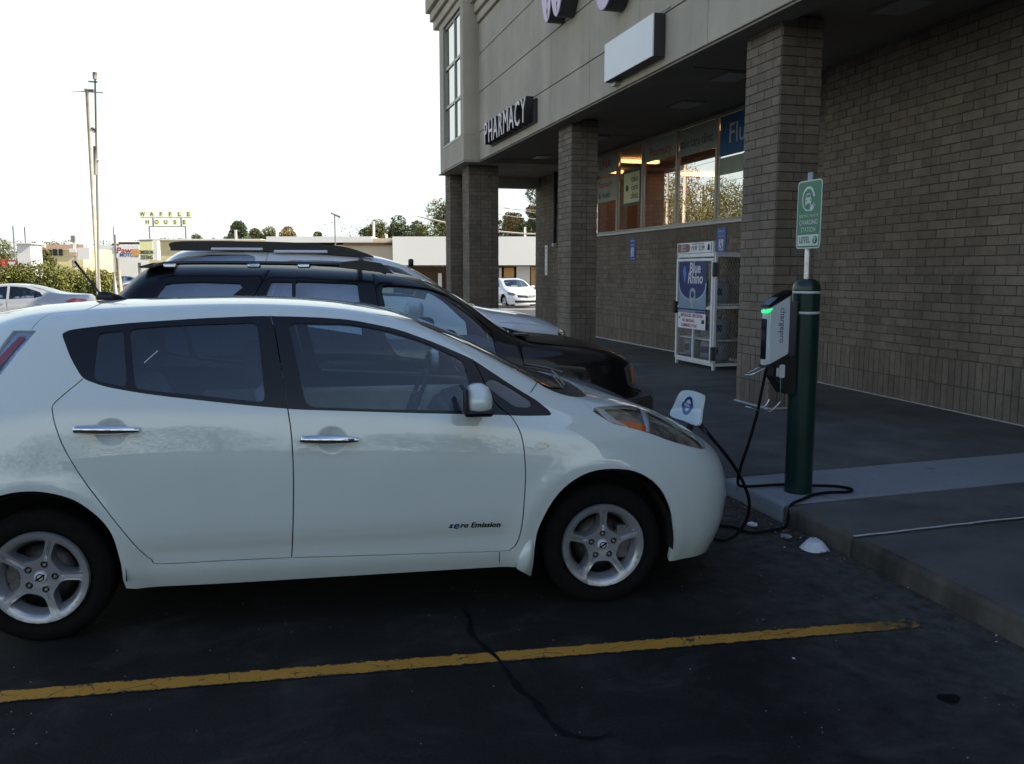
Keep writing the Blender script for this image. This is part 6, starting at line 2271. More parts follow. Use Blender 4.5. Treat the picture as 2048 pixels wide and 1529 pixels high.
ch = thing('wall_charger', 'slim white charging unit with green light strapped to the bollard, reading chargepro', 'charger', (0, 0, 0))
bm = B()
Y0, Y1 = 5.238, 5.336
prism(bm, [(3.335, 1.065), (3.335, 1.452), (3.512, 1.545), (3.512, 1.150)], 'y', Y0, Y1)
bmesh.ops.bevel(bm, geom=[e for e in bm.edges if abs(e.verts[0].co.x - e.verts[1].co.x) < .01 and abs(e.verts[0].co.y - e.verts[1].co.y) < .001], offset=.018, segments=4, affect='EDGES')
new_obj('charger_shell', bm, m_charger, ch, smooth=False)
bm = B()
prism(bm, [(3.331, 1.458), (3.333, 1.478), (3.40, 1.530), (3.515, 1.582), (3.515, 1.551)], 'y', Y0 - .002, Y1 + .002)
bmesh.ops.bevel(bm, geom=list(bm.edges), offset=.005, segments=2, affect='EDGES')
new_obj('charger_lid', bm, m_blackgloss, ch)
bm = B()
prism(bm, [(3.331, 1.044), (3.331, 1.060), (3.514, 1.145), (3.514, 1.113)], 'y', Y0 + .004, Y1 - .004)
new_obj('charger_foot', bm, m_black, ch)
bm = B()
prism(bm, [(a, b) for a, b in [((Y0 + Y1) / 2 + p, 1.245 + q) for p, q in rr(.030, .140, .010)]], 'x', 3.330, 3.336)
new_obj('display_panel', bm, m_blackgloss, ch)
bm = B()
box(bm, 3.329, 3.3345, Y0 + .016, Y1 - .014, 1.426, 1.444, 0)
prism(bm, [(3.329, 1.428), (3.329, 1.444), (3.362, 1.458), (3.362, 1.450)], 'y', Y0 - .0015, Y0 + .02)
new_obj('status_light', bm, m_led, ch)
lm = text_mesh('chargepro', .060, .0006)
lm.materials.append(M('charger_print', (0.06, 0.08, 0.10), .5, var=0))
o = new_obj('print', lm, None, ch)
o.matrix_basis = Matrix.Translation((3.445, Y0 - .0008, 1.34)) @ Matrix(((0, 1, 0), (0, 0, -1), (-1, 0, 0))).to_4x4()
bm = B()
prism(bm, [(3.41, 1.10), (3.41, .985), (3.50, .86), (3.588, .84), (3.588, 1.50), (3.575, 1.50), (3.575, 1.13)], 'y', Y0 + .022, Y1 + .045)
bmesh.ops.bevel(bm, geom=list(bm.edges), offset=.006, segments=2, affect='EDGES')
new_obj('mounting_bracket', bm, m_black, ch)
bm = B()
prism(bm, [(3.462 + a, 1.02 + b) for a, b in rr(.022, .046, .012)], 'y', Y0 + .008, Y0 + .012)
box(bm, 3.418, 3.436, Y0 + .008, Y0 + .012, .985, 1.045, 0)
new_obj('outlet_plate', bm, m_charger, ch)
bm = B()
yA, yB = Y0 + .015, Y1 - .015
w1 = spline([(3.40, yA, 1.085), (3.33, yA, 1.045), (3.235, yA + .004, 1.005), (3.205, yA + .03, 1.0), (3.205, yB - .03, 1.0), (3.235, yB - .004, 1.005), (3.33, yB, 1.045), (3.40, yB, 1.085)], 5)
tube(bm, w1, .0042, 6)
w2 = spline([(3.455, yA, 1.06), (3.460, yA, .90), (3.465, yA, .815), (3.455, yA, .80), (3.40, yA, .750), (3.35, yA, .735), (3.24, yA + .02, .770), (3.215, yB - .03, .775), (3.30, yB, .75), (3.38, yB, .765), (3.42, yB, .82)], 5)
tube(bm, w2, .0042, 6)
new_obj('cable_hook', bm, m_chrome, ch)

# charging cable: socket -> ground -> coil -> charger
def car_w(x, y, z):
    a = FR_LEAF[1]
    return FR_LEAF[0] + Vector((math.cos(a) * x - math.sin(a) * y, math.sin(a) * x + math.cos(a) * y, z))
bm = B()
A = [car_w(.80, -.03, .80), car_w(.85, -.03, .755), car_w(.905, -.03, .690), car_w(.985, -.03, .600), car_w(1.065, -.02, .500), car_w(1.135, -.01, .385), car_w(1.178, 0, .275), car_w(1.172, 0, .17),
     car_w(1.115, .0, .075), car_w(1.02, .0, .024), (2.70, 4.86, .018), (2.60, 4.97, .018), (2.72, 5.08, .018), (2.95, 5.02, .018)]
g = [(2.86, 4.93, .018), (3.013, 4.858, .018), (3.157, 4.852, .02), (3.30, 4.90, .02), (3.36, 4.955, .06), (3.41, 5.0, .135), (3.55, 5.07, .148), (3.70, 5.16, .147), (3.84, 5.18, .148), (3.98, 5.16, .148),
     (4.055, 5.22, .148), (4.01, 5.315, .148), (3.88, 5.36, .152), (3.80, 5.39, .150), (3.74, 5.45, .148), (3.62, 5.48, .148), (3.50, 5.49, .147), (3.34, 5.50, .150), (3.26, 5.44, .20), (3.215, 5.33, .345), (3.24, 5.29, .50), (3.30, 5.285, .72), (3.33, 5.285, .88), (3.365, 5.285, 1.06)]
tube(bm, spline(A + g[1:], 7), .0105, 10)
cab = tag(new_obj('charging_cable', bm, m_rubber), 'black charging cable looping from the car nose over the kerb to the charger', 'cable')
plug = thing('charging_plug', 'black plug handle pushed into the car nose under the open flap', 'plug', car_w(.80, -.03, .80), FR_LEAF[1])
bm = B()
tube(bm, [(-.05, 0, -.05), (-.02, 0, .005), (.03, 0, -.03), (.065, 0, -.075)], [.024, .024, .018, .013], 12)
new_obj('handle', bm, m_black, plug, smooth=True)

# ================================================================== PROPANE CAGE
CX0, CX1, CY0, CY1, CZ0, CZ1 = 6.88, 7.62, 12.33, 13.60, .24, 1.97
cage = thing('propane_cage', 'white wire propane exchange cage with blue poster against the brick wall', 'cage')
bm = B()
r = .022
for x in (CX0, CX1):
    for y in (CY0, CY1):
        box(bm, x - r, x + r, y - r, y + r, .155, CZ1 + .02, .003, seg=1)
for z in (CZ0, (CZ0 + CZ1) / 2 + .05, CZ1):
    for x in (CX0, CX1):
        box(bm, x - r * .9, x + r * .9, CY0 + r, CY1 - r, z - r, z + r)
    for y in (CY0, CY1):
        box(bm, CX0 + r, CX1 - r, y - r * .9, y + r * .9, z - r, z + r)
new_obj('frame', bm, m_white, cage)
bm = B()
box(bm, CX0 - .03, CX1 + .03, CY0 - .03, CY1 + .03, CZ1 + .023, CZ1 + .045, .004, seg=1)
new_obj('roof', bm, m_white, cage)
def diamond(bm, o, u, v, W, H, p=.052, t=.0032):
    """expanded metal sheet: crossing slanted strips over a W x H rectangle"""
    o, u, v = Vector(o), Vector(u), Vector(v)
    n = u.cross(v)
    asp = 1.9
    for sgn in (1, -1):
        k = -int(H / asp / p) - 2
        while k * p < W + H / asp:
            pts = []
            a0 = k * p if sgn > 0 else k * p + 0
            # line x = a0 + z/asp*sgn
            zs = []
            for z in (0, H):
                zs.append((a0 + sgn * z / asp, z))
            (xa, za), (xb, zb) = zs
            if sgn < 0:
                (xa, za), (xb, zb) = (a0 + H / asp, 0), (a0, H)
            lo, hi = min(xa, xb), max(xa, xb)
            if hi > 0 and lo < W:
                def clip(x):
                    f = (x - xa) / (xb - xa)
                    return za + f * (zb - za)
                x0, x1 = max(lo, 0), min(hi, W)
                z0, z1 = clip(x0), clip(x1)
                d = Vector((x1 - x0, z1 - z0))
                if d.length > .02:
                    q = Vector((-d.y, d.x)).normalized() * t
                    c = [(x0 + q.x, z0 + q.y), (x1 + q.x, z1 + q.y), (x1 - q.x, z1 - q.y), (x0 - q.x, z0 - q.y)]
                    bm.faces.new([bm.verts.new(o + u * a + v * b + n * (.001 * sgn)) for a, b in c])
            k += 1
bm = B()
diamond(bm, (CX0 + .02, CY0, CZ0), (1, 0, 0), (0, 0, 1), CX1 - CX0 - .04, CZ1 - CZ0)
diamond(bm, (CX0 + .02, CY1, CZ0), (1, 0, 0), (0, 0, 1), CX1 - CX0 - .04, CZ1 - CZ0)
diamond(bm, (CX1, CY0, CZ0), (0, 1, 0), (0, 0, 1), CY1 - CY0, CZ1 - CZ0, .08)
mesh_side = new_obj('wire_mesh', bm, m_steel, cage, kind='stuff')
door = B()
x = CX0 - .035
for a, b in ((CY0 + .01, CY0 + .06), (CY1 - .06, CY1 - .01)):
    box(door, x - .015, x + .015, a, b, .26, 1.93, .003, seg=1)
for a, b in ((.26, .30), (1.89, 1.93), (1.12, 1.15)):
    box(door, x - .014, x + .014, CY0 + .06, CY1 - .06, a, b)
box(door, x - .013, x + .013, (CY0 + CY1) / 2 - .018, (CY0 + CY1) / 2 + .018, .30, 1.89)
dr = new_obj('cage_door', door, m_white, cage)
bm = B()
diamond(bm, (x, CY0 + .05, .28), (0, 1, 0), (0, 0, 1), CY1 - CY0 - .1, 1.62, .040, .0024)
new_obj('door_mesh', bm, m_steel, dr, kind='stuff')
m_hinge = M('hinge_grey', (.10, .10, .10), .6, var=.1)
for z in (.42, 1.75):
    bm = B()
    box(bm, x - .03, x + .05, CY0 - .035, CY0 + .008, z - .11, z + .11, .004, seg=1)
    new_obj('hinge', bm, m_hinge, dr)
bm = B()
box(bm, x - .06, x + .0, CY1 - .07, CY1 + .02, 1.02, 1.22, .012)
new_obj('latch_box', bm, m_black, dr)
bm = B()
for z in (.62, 1.20):
    box(bm, CX0 + .03, CX1 - .03, CY0 + .03, CY1 - .03, z - .01, z + .01)
new_obj('shelf', bm, m_white, cage)
# header
bm = B()
box(bm, CX0 - .05, CX0 - .01, CY0 + .02, CY1 - .02, 2.018, 2.19, .004, seg=1)
hd = new_obj('price_header', bm, m_signwhite, cage)
bm = B()
box(bm, CX0 - .04, CX0 + .02, CY0 - .0, CY1 - .06, 1.955, 2.012, .003, seg=1)
new_obj('header_rail', bm, m_white, cage)
xh = CX0 - .053
bm = B()
box(bm, xh - .001, xh, CY1 - .42, CY1 - .05, 2.035, 2.17)
lathe(bm, [(0, xh - .0012), (.066, xh - .0012)], 20, 'x', (0, CY1 - .42, 2.1025))
new_obj('logo_patch', bm, M('faded_rust', (.30, .16, .13), .6, var=.1), hd)
lettering('print', 'Blue', .085, m_paper, (xh - .003, CY1 - .25, 2.137), RXZ, hd, .0008, shear=.15)
lettering('print', 'Rhino', .085, m_paper, (xh - .003, CY1 - .26, 2.075), RXZ, hd, .0008, shear=.15)
lettering('print', '19.99', .11, m_txt_dark, (xh - .002, CY1 - .63, 2.09), RXZ, hd, .0008, sx=.8)
lettering('print', '52.99', .11, m_txt_dark, (xh - .002, CY1 - .88, 2.09), RXZ, hd, .0008, sx=.8)
lettering('print', 'EXCHANGE   NEW TANK', .035, m_txt_red, (xh - .002, CY1 - .76, 2.16), RXZ, hd, .0008)
bm = B()
tube(bm, [(xh - .002, CY0 + .15, 2.06), (xh - .002, CY0 + .15, 2.15)], [.026, .012], 8)
box(bm, xh - .001, xh, CY0 + .06, CY0 + .075, 2.03, 2.18)
new_obj('tank_icon', bm, m_txt_dark, hd)
# poster on the door
xp = x - .017
m_posterblue = M('poster_navy', (0.012, 0.03, 0.16), .35, var=.12, scale=3)
m_postergrey = M('poster_grey', (0.24, 0.34, 0.44), .35, var=.12, scale=3)
m_posterarc = M('poster_arc', (0.35, 0.55, 0.75), .35, var=.05)
PY0, PY1, PZ0, PZ1 = CY0 + .20, CY1 - .13, .80, 1.88
bm = B()
box(bm, xp - .003, xp, PY0, PY1, PZ0, PZ1)
po = new_obj('poster', bm, m_postergrey, cage)
pc = (PY0 + PY1) / 2
pw = (PY1 - PY0) / 2
bm = B()
shape = [(PY0, PZ1), (PY1, PZ1)] + [(pc + pw * math.cos(t), 1.56 - .29 * math.sin(t) ** .9) for t in np.linspace(0, math.pi, 19)]
prism(bm, shape, 'x', xp - .0045, xp - .003)
new_obj('poster_field', bm, m_posterblue, po)
bm = B()
arc = [(pc + pw * 1.0 * math.cos(t), 1.545 - .30 * math.sin(t) ** .9) for t in np.linspace(.02, math.pi - .02, 25)]
ribbon(bm, arc, [.030 * abs(math.cos(t)) + .004 for t in np.linspace(.02, math.pi - .02, 25)], xp - .006)
new_obj('poster_arc', bm, m_posterarc, po)
lettering('print', 'Blue', .24, m_paper, (xp - .006, pc - .08, 1.77), RXZ, po, .001, sx=.9, shear=.12, offset=.006)
lettering('print', 'Rhino', .24, m_paper, (xp - .006, pc - .10, 1.60), RXZ, po, .001, sx=.9, shear=.12, offset=.006)
bm = B()
sh = spline([(.0, .13), (.05, .10), (.06, .02), (.03, -.06), (.0, -.14), (-.035, -.08), (-.05, .02), (-.03, .10)], 3, True)
prism(bm, [(PY1 - .20 + a, 1.68 + b) for a, b in sh], 'x', xp - .006, xp - .0045)
new_obj('poster_mark', bm, M('poster_light_blue', (.08, .25, .60), .4, var=.2, scale=12), po)
bm = B()
sh = [(-.05, 1.12), (-.05, 1.20), (-.10, 1.28), (-.095, 1.40), (-.04, 1.45), (.04, 1.45), (.095, 1.40), (.10, 1.28), (.05, 1.20), (.05, 1.12)]
prism(bm, [(pc - .02 + a, b) for a, b in sh], 'x', xp - .0065, xp - .0045)
tk = new_obj('poster_tank', bm, M('poster_silver', (.36, .42, .48), .4, var=.15, scale=9), po)
bm = B()
lathe(bm, [(0, xp - .0075), (.055, xp - .0075)], 18, 'x', (0, pc - .02, 1.34))
new_obj('poster_tank_label', bm, m_posterblue, tk)
bm = B()
box(bm, xp - .005, xp - .003, PY0 + .005, PY1 - .005, 1.085, 1.11)
box(bm, xp - .005, xp - .003, PY0 + .01, PY0 + .34, 1.05, 1.07)
new_obj('poster_small_print', bm, m_posterblue, po)
bm = B()
box(bm, xp - .006, xp - .003, PY0 - .01, PY1 + .01, .78, 1.035)
new_obj('warning_panel', bm, m_signwhite, po)
for wd, s, zz, yy, sxx in (('EMERGENCIES: 1.800.258.7466', .072, .995, pc, .82), ('NO SMOKING', .075, .91, pc + .10, .9), ('FLAMMABLE LP GAS', .075, .83, pc + .08, .82)):
    lettering('print', wd, s, m_txt_red, (xp - .0075, yy, zz), RXZ, po, .0008, sx=sxx, offset=.0015)
bm = B()
prism(bm, [(PY1 - .02, .935), (PY1 - .075, .935), (PY1 - .047, .885 + .1)], 'x', xp - .007, xp - .0055)
box(bm, xp - .007, xp - .0055, PY0 + .03, PY0 + .12, .88, .94)
new_obj('warning_marks', bm, m_txt_dark, po)
# gas cylinders on the three levels
m_tank = M('tank_paint', (.26, .30, .34), .4, var=.12, scale=5)
proto = None
n_c = 0
for lev, z in (('bottom', .262), ('middle', .632), ('top', 1.212)):
    for col_, y in enumerate((CY0 + .20, CY0 + .53, CY0 + .86, CY1 - .17)):
        if lev == 'bottom' and col_ == 2:
            continue
        lab = 'grey gas cylinder on the %s level of the wire cage, %s' % (lev, ('nearest the brick pillar', 'second from the pillar', 'third from the pillar', 'at the latch end')[col_])
        if proto is None:
            t = thing('gas_cylinder', lab, 'gas cylinder', (CX0 + .22, y, z), 0, 'gas cylinders in the wire cage')
            bm = B()
            lathe(bm, [(0, .02), (.11, .02), (.145, .05), (.153, .10), (.153, .25), (.14, .31), (.09, .345), (0, .352)], 24)
            new_obj('tank_body', bm, m_tank, t)
            bm = B()
            lathe(bm, [(.10, 0), (.10, .03), (.104, .03), (.104, 0)], 20)
            new_obj('foot_ring', bm, m_tank, t)
            bm = B()
            for a in (0, 2.1, 4.2):
                lathe_pts = [(.10 * math.cos(a + b), .10 * math.sin(a + b)) for b in np.linspace(0, 1.4, 6)]
                tube(bm, [(p, q, .44) for p, q in lathe_pts], .008, 5)
                tube(bm, [(lathe_pts[0][0], lathe_pts[0][1], .33), (lathe_pts[0][0], lathe_pts[0][1], .44)], .008, 5)
            lathe(bm, [(.0, .35), (.02, .35), (.02, .40), (.0, .40)], 8)
            new_obj('valve_collar', bm, m_steel, t)
            bm = B()
            for k in range(9):
                a0, a1 = math.pi - .9 + k * .2, math.pi - .9 + (k + 1) * .2
                bm.faces.new([bm.verts.new((.1545 * math.cos(a), .1545 * math.sin(a), zz)) for a, zz in ((a0, .13), (a1, .13), (a1, .24), (a0, .24))])
            new_obj('tank_label', bm, m_posterblue, t)
            proto = t
        else:
            copy_thing(proto, (CX0 + .22, y, z), random.uniform(-.4, .4), lab, 'gas cylinders in the wire cage')

# ================================================================== LITTER
bowl = thing('paper_bowl', 'white paper bowl lying upside down in the gutter by the kerb', 'bowl', (3.235, 4.485, 0.004), .4)
bm = B()
lathe(bm, [(0.088, .002), (.080, .012), (.050, .047), (.046, .050), (0, .051)], 28)
for v in bm.verts:
    a = math.atan2(v.co.y, v.co.x)
    v.co.z += .0025 * math.sin(a * 3) * (v.co.xy.length > .06) + .002
new_obj('bowl_shell', bm, m_paper, bowl)
def crumple(name, label, cat, loc, r, mat, seed, flat=.5):
    random.seed(seed)
    bm = B()
    bmesh.ops.create_icosphere(bm, subdivisions=3, radius=r)
    for v in bm.verts:
        k = random.uniform(.55, 1.15)
        v.co = Vector((v.co.x * k, v.co.y * k, v.co.z * k * flat))
    mz = min(v.co.z for v in bm.verts)
    for v in bm.verts:
        v.co.z -= mz
    o = tag(new_obj(name, bm, mat), label, cat)
    o.location = loc
    return o
crumple('crumpled_wrapper', 'silvery crumpled wrapper on the asphalt beside the paper bowl', 'litter', (3.19, 4.72, .004), .036, m_steel, 3, .4)
crumple('crumpled_napkin', 'small white crumpled napkin between the paper bowl and the kerb', 'litter', (3.305, 4.585, .004), .042, m_paper, 4, .4)
crumple('plastic_lid', 'pale crushed cup lid under the cable loop at the car nose', 'litter', (3.13, 5.02, .006), .034, m_paper, 5, .4)
random.seed(11)
V, Fc, mi = [], [], []
for k in range(1500):
    q = random.random()
    if q < .62:
        y = random.gauss(5.35, .55)
        off = abs(random.gauss(0, .16)) + .01
    elif q < .85:
        y = random.uniform(2.6, 5.0)
        off = abs(random.gauss(0, .07)) + .01
    else:
        y = random.uniform(2.2, 8.5)
        off = abs(random.gauss(0, .35)) + .02
    x = kerb_x(y) - off
    s = random.uniform(.004, .017) * (1.0 if q < .62 else .7)
    a = random.uniform(0, 6.28)
    c, sn = math.cos(a), math.sin(a)
    n0 = len(V)
    wv = random.uniform(.2, .7)
    z = .004 + random.uniform(.001, .012)
    for u, v, dz in ((-1, 0, 0), (0, -wv, random.uniform(0, .5)), (1, 0, random.uniform(0, .3)), (0, wv, random.uniform(0, .6))):
        V.append((x + (u * c - v * sn) * s, y + (u * sn + v * c) * s, z + dz * s))
    Fc.append((n0, n0 + 1, n0 + 2, n0 + 3))
    mi.append(0 if random.random() < .97 else 1)
me = bpy.data.meshes.new('fallen_leaves')
me.from_pydata(V, [], Fc)
me.materials.append(m_litterA)
me.materials.append(m_paper)
me.polygons.foreach_set('material_index', mi)
new_obj('fallen_leaves', me, None, kind='stuff')
V, Fc = [], []
for k in range(160):
    x, y = random.uniform(-1.2, 3.2), random.uniform(2.0, 4.6)
    s = random.uniform(.0015, .0045)
    n0 = len(V)
    V += [(x - s, y, .004), (x, y - s * .7, .006), (x + s, y, .005), (x, y + s, .007)]
    Fc.append((n0, n0 + 1, n0 + 2, n0 + 3))
me = bpy.data.meshes.new('grit')
me.from_pydata(V, [], Fc)
new_obj('grit', me, M('grit', (.28, .27, .25), .9, var=.3, scale=60), kind='stuff')

# ================================================================== TREES AND BUSHES
def leaf_cloud(blobs, n, size, seed, flat=1.0):
    """many small leaf quads scattered in the shells of overlapping clumps"""
    rng = np.random.default_rng(seed)
    blobs = np.array(blobs, float)
    vol = blobs[:, 3] ** 2
    idx = rng.choice(len(blobs), n, p=vol / vol.sum())
    d = rng.normal(size=(n, 3))
    d /= np.linalg.norm(d, axis=1)[:, None]
    rad = rng.uniform(.45, 1.05, n) ** .6
    c = blobs[idx, :3] + d * (blobs[idx, 3] * rad)[:, None] * [1, 1, flat]
    t = rng.normal(size=(n, 3))
    t /= np.linalg.norm(t, axis=1)[:, None]
    b = np.cross(t, rng.normal(size=(n, 3)))
    b /= np.linalg.norm(b, axis=1)[:, None]
    s = size * rng.uniform(.5, 1.3, n)
    V = np.stack([c - t * s[:, None], c + b * (s * .45)[:, None], c + t * s[:, None], c - b * (s * .45)[:, None]], 1).reshape(-1, 3)
    me = bpy.data.meshes.new('crown')
    me.from_pydata(V.tolist(), [], [(4 * k, 4 * k + 1, 4 * k + 2, 4 * k + 3) for k in range(n)])
    return me

def make_tree(name, label, cat, loc, h, r, mat, seed, n=2600, size=.28, trunk=True, group=None, low=.25):
    rng = random.Random(seed)
    t = thing(name, label, cat, loc, rng.uniform(0, 6.28), group)
    blobs, limbs = [], []
    for k in range(20):
        a = rng.uniform(0, 6.28)
        zz = rng.uniform(low, 1.0)
        rr_ = r * math.sin(math.pi * min(1, (zz - low) / (1.02 - low) * .86 + .12)) * rng.uniform(.35, .95)
        br = r * rng.uniform(.28, .52)
        blobs.append((rr_ * math.cos(a), rr_ * math.sin(a), h * zz - br * .8, br))
        limbs.append((rr_ * math.cos(a) * .8, rr_ * math.sin(a) * .8, h * zz - br * .5))
    me = leaf_cloud(blobs, n, size, seed)
    me.materials.append(mat)
    new_obj('crown', me, None, t)
    if trunk:
        bm = B()
        tr = h * .022 + .05
        tube(bm, [(0, 0, -.1), (.05, .02, h * .2), (-.04, .05, h * .45), (0, 0, h * .72)], [tr, tr * .8, tr * .6, tr * .25], 8)
        for x, y, z in limbs[:8]:
            tube(bm, [(0, 0, h * rng.uniform(.22, .5)), (x * .5, y * .5, z * .75), (x, y, z)], [tr * .4, tr * .28, tr * .1], 6)
        new_obj('trunk', bm, m_bark, t)
    return t

def tree_px(px, top, dist, wpx, mat, seed, name='broadleaf_tree', label='', n=2400, size=None, group=None, low=.25):
    p = far(px, dist)
    h = hgt(top, dist)
    r = wpx * dist / 1738 / 2 * 1.3
    return make_tree(name, label, 'tree', p, h, r, mat, seed, int(n * 3.2), size or max(.12, dist * .0015), True, group, low)

GT = 'trees behind the far shops'
tree_px(478, 443, 120, 50, m_leafB, 1, label='rounded dark tree, tallest of the clump above the roof rails', group=GT)
tree_px(512, 455, 124, 40, m_leafA, 2, label='smaller olive tree just right of the rounded dark tree', group=GT)
tree_px(545, 457, 122, 50, m_leafA, 3, label='olive tree between the rounded dark tree and the golden one', group=GT)
tree_px(580, 455, 118, 45, m_leafC, 4, label='golden brown tree at the end of the clump above the roof rails', group=GT)
tree_px(638, 464, 130, 30, m_leafA, 5, label='thin pale tree beside the slanted lamp post', n=1500, group=GT)
tree_px(752, 440, 105, 60, m_leafA, 6, label='pale olive tree over the beige shop front', n=2400, group=GT)
tree_px(800, 433, 110, 64, m_leafB, 7, label='dark tree right of the pale olive one over the shop front', group=GT)
tree_px(838, 445, 108, 50, m_leafB, 8, label='low dark tree between the two taller trees over the shop front', group=GT)
tree_px(885, 404, 95, 100, m_leafA, 9, label='tall tree beside the farthest brick pillar', n=4200, group=GT)
tree_px(925, 380, 98, 90, m_leafB, 10, label='tall dark tree hidden mostly by the far brick pillars', n=2400, group=GT)
tree_px(1015, 425, 90, 70, m_leafA, 11, label='olive tree seen low between the far pillar and the brick wall', n=3200, group=GT)
tree_px(1056, 392, 86, 62, m_leafC, 12, label='brownish tree seen between the far pillar and the brick wall', n=3600, group=GT)
tree_px(1092, 340, 84, 70, m_leafB, 13, label='tallest dark tree behind the end of the brick wall', n=3200, group=GT)
GH = 'trees on the horizon'
random.seed(5)
for k, (px, top, w, m) in enumerate(((12, 478, 60, m_leafA), (-30, 486, 70, m_leafA), (72, 479, 28, m_leafB), (105, 483, 60, m_leafA), (232, 488, 22, m_leafB), (330, 470, 30, m_leafA), (360, 474, 34, m_leafB), (395, 468, 34, m_leafA), (428, 476, 36, m_leafA), (218, 500, 24, m_leafB))):
    where = ('at the very edge of the view behind the yield sign', 'beyond the edge of the view behind the parked saloon', 'small and round above the yellow shop roof', 'wide and low above the yellow shop roof', 'dark between the utility pole and the white shop sign', 'beneath the raised yellow letter boards, left one', 'beneath the raised yellow letter boards, middle one', 'right of the raised yellow letter boards', 'lowest, just before the rounded dark tree', 'dark and low just right of the utility pole')[k]
    tree_px(px, top, 170, w, m, 40 + k, label='distant hazy tree ' + where, n=900, group=GH)
tree_px(88, 500, 88, 34, m_leafA, 60, label='small umbrella-shaped tree before the yellow shop', n=1400, low=.55)

# broad shrubs in front of the parked saloon
def shrub(loc, w, h, d, seed, label, n=5200, group='shrubs behind the silver saloon'):
    rng = random.Random(seed)
    t = thing('oleander_shrub', label, 'shrub', loc, -YAW, group)
    blobs = []
    for k in range(18):
        x = rng.uniform(-.5, .5)
        blobs.append((x * w, rng.uniform(-.5, .5) * d, h * rng.uniform(.25, .82) * (1 - .5 * abs(x) ** 1.5), h * rng.uniform(.14, .30)))
    me = leaf_cloud(blobs, int(n * 2.1), .055, seed, 1.1)
    me.materials.append(m_bush)
    new_obj('foliage', me, None, t)
    bm = B()
    for k in range(9):
        x = rng.uniform(-.3, .3) * w
        tube(bm, [(x * .5, 0, -.05), (x * .8, rng.uniform(-.2, .2), h * .4), (x, rng.uniform(-.3, .3), h * .75)], [.03, .02, .01], 5)
    new_obj('stem', bm, m_bark, t)
    return t
shrub(far(55, 33), 2.2, hgt(528, 33), 1.2, 21, 'leafy shrub over the roof of the silver saloon', 5000)
shrub(far(108, 33.5), 1.8, hgt(524, 33.5), 1.2, 22, 'yellow-green shrub between its two neighbours behind the silver saloon', 4600)
shrub(far(168, 33), 2.0, hgt(523, 33), 1.2, 23, 'shrub wrapped round the foot of the utility pole', 5200)

# ================================================================== FAR SETTING: road, verge, kerbs
def quad_far(name, pts, mat, z, kind='structure'):
    bm = B()
    bm.faces.new([bm.verts.new((*far(px, d).xy, z)) for px, d in pts])
    return new_obj(name, bm, mat, kind=kind)
quad_far('grass_verge', [(-900, 30), (700, 30), (700, 38), (-900, 38)], m_grass, .006)
quad_far('road', [(-2200, 42), (2600, 42), (2600, 56), (-2200, 56)], m_road, .008)
quad_far('shop_forecourt', [(-2200, 60), (2600, 60), (2600, 200), (-2200, 200)], m_road, .006)
quad_far('pale_lot', [(560, 40), (1400, 40), (1400, 41.9), (560, 41.9)], m_road, .006)
for d in (41.95, 56.1, 59.6):
    bm = B()
    pa, pb = far(-2200, d), far(2600, d)
    n = Vector((math.sin(YAW), math.cos(YAW), 0)) * .15
    prism(bm, [(pa.x, pa.y), (pb.x, pb.y), ((pb + n).x, (pb + n).y), ((pa + n).x, (pa + n).y)], 'z', -.05, .13)
    new_obj('far_kerb', bm, m_road, kind='structure')
bm = B()
m_hill = M('distant_land', (.07, .085, .04), .95, var=.4, scale=.02)
prof = [(-2600, 1.5)]
for k in range(60):
    px = -2400 + k * 90
    prof.append((px, 7 + 4 * math.sin(k * .7) + 2 * math.sin(k * 1.9)))
for (pa, ha), (pb, hb) in zip(prof, prof[1:]):
    a, b = far(pa, 420), far(pb, 420)
    a2, b2 = far(pa, 520), far(pb, 520)
    v = [bm.verts.new(p) for p in ((a.x, a.y, -.2), (b.x, b.y, -.2), (b2.x, b2.y, hb), (a2.x, a2.y, ha))]
    bm.faces.new(v)
new_obj('terrain', bm, m_hill, kind='structure')

# ================================================================== FAR BUILDINGS
def fbox(bm, px0, px1, zt, zb, d, thick=6.0, dd=0.0):
    """box whose front face spans two bearings at distance d, seen square-on"""
    a, b = far(px0, d + dd), far(px1, d + dd)
    n = Vector((math.sin(YAW), math.cos(YAW), 0)) * thick
    prism(bm, [(a.x, a.y), (b.x, b.y), ((b + n).x, (b + n).y), ((a + n).x, (a + n).y)], 'z', zb, zt)

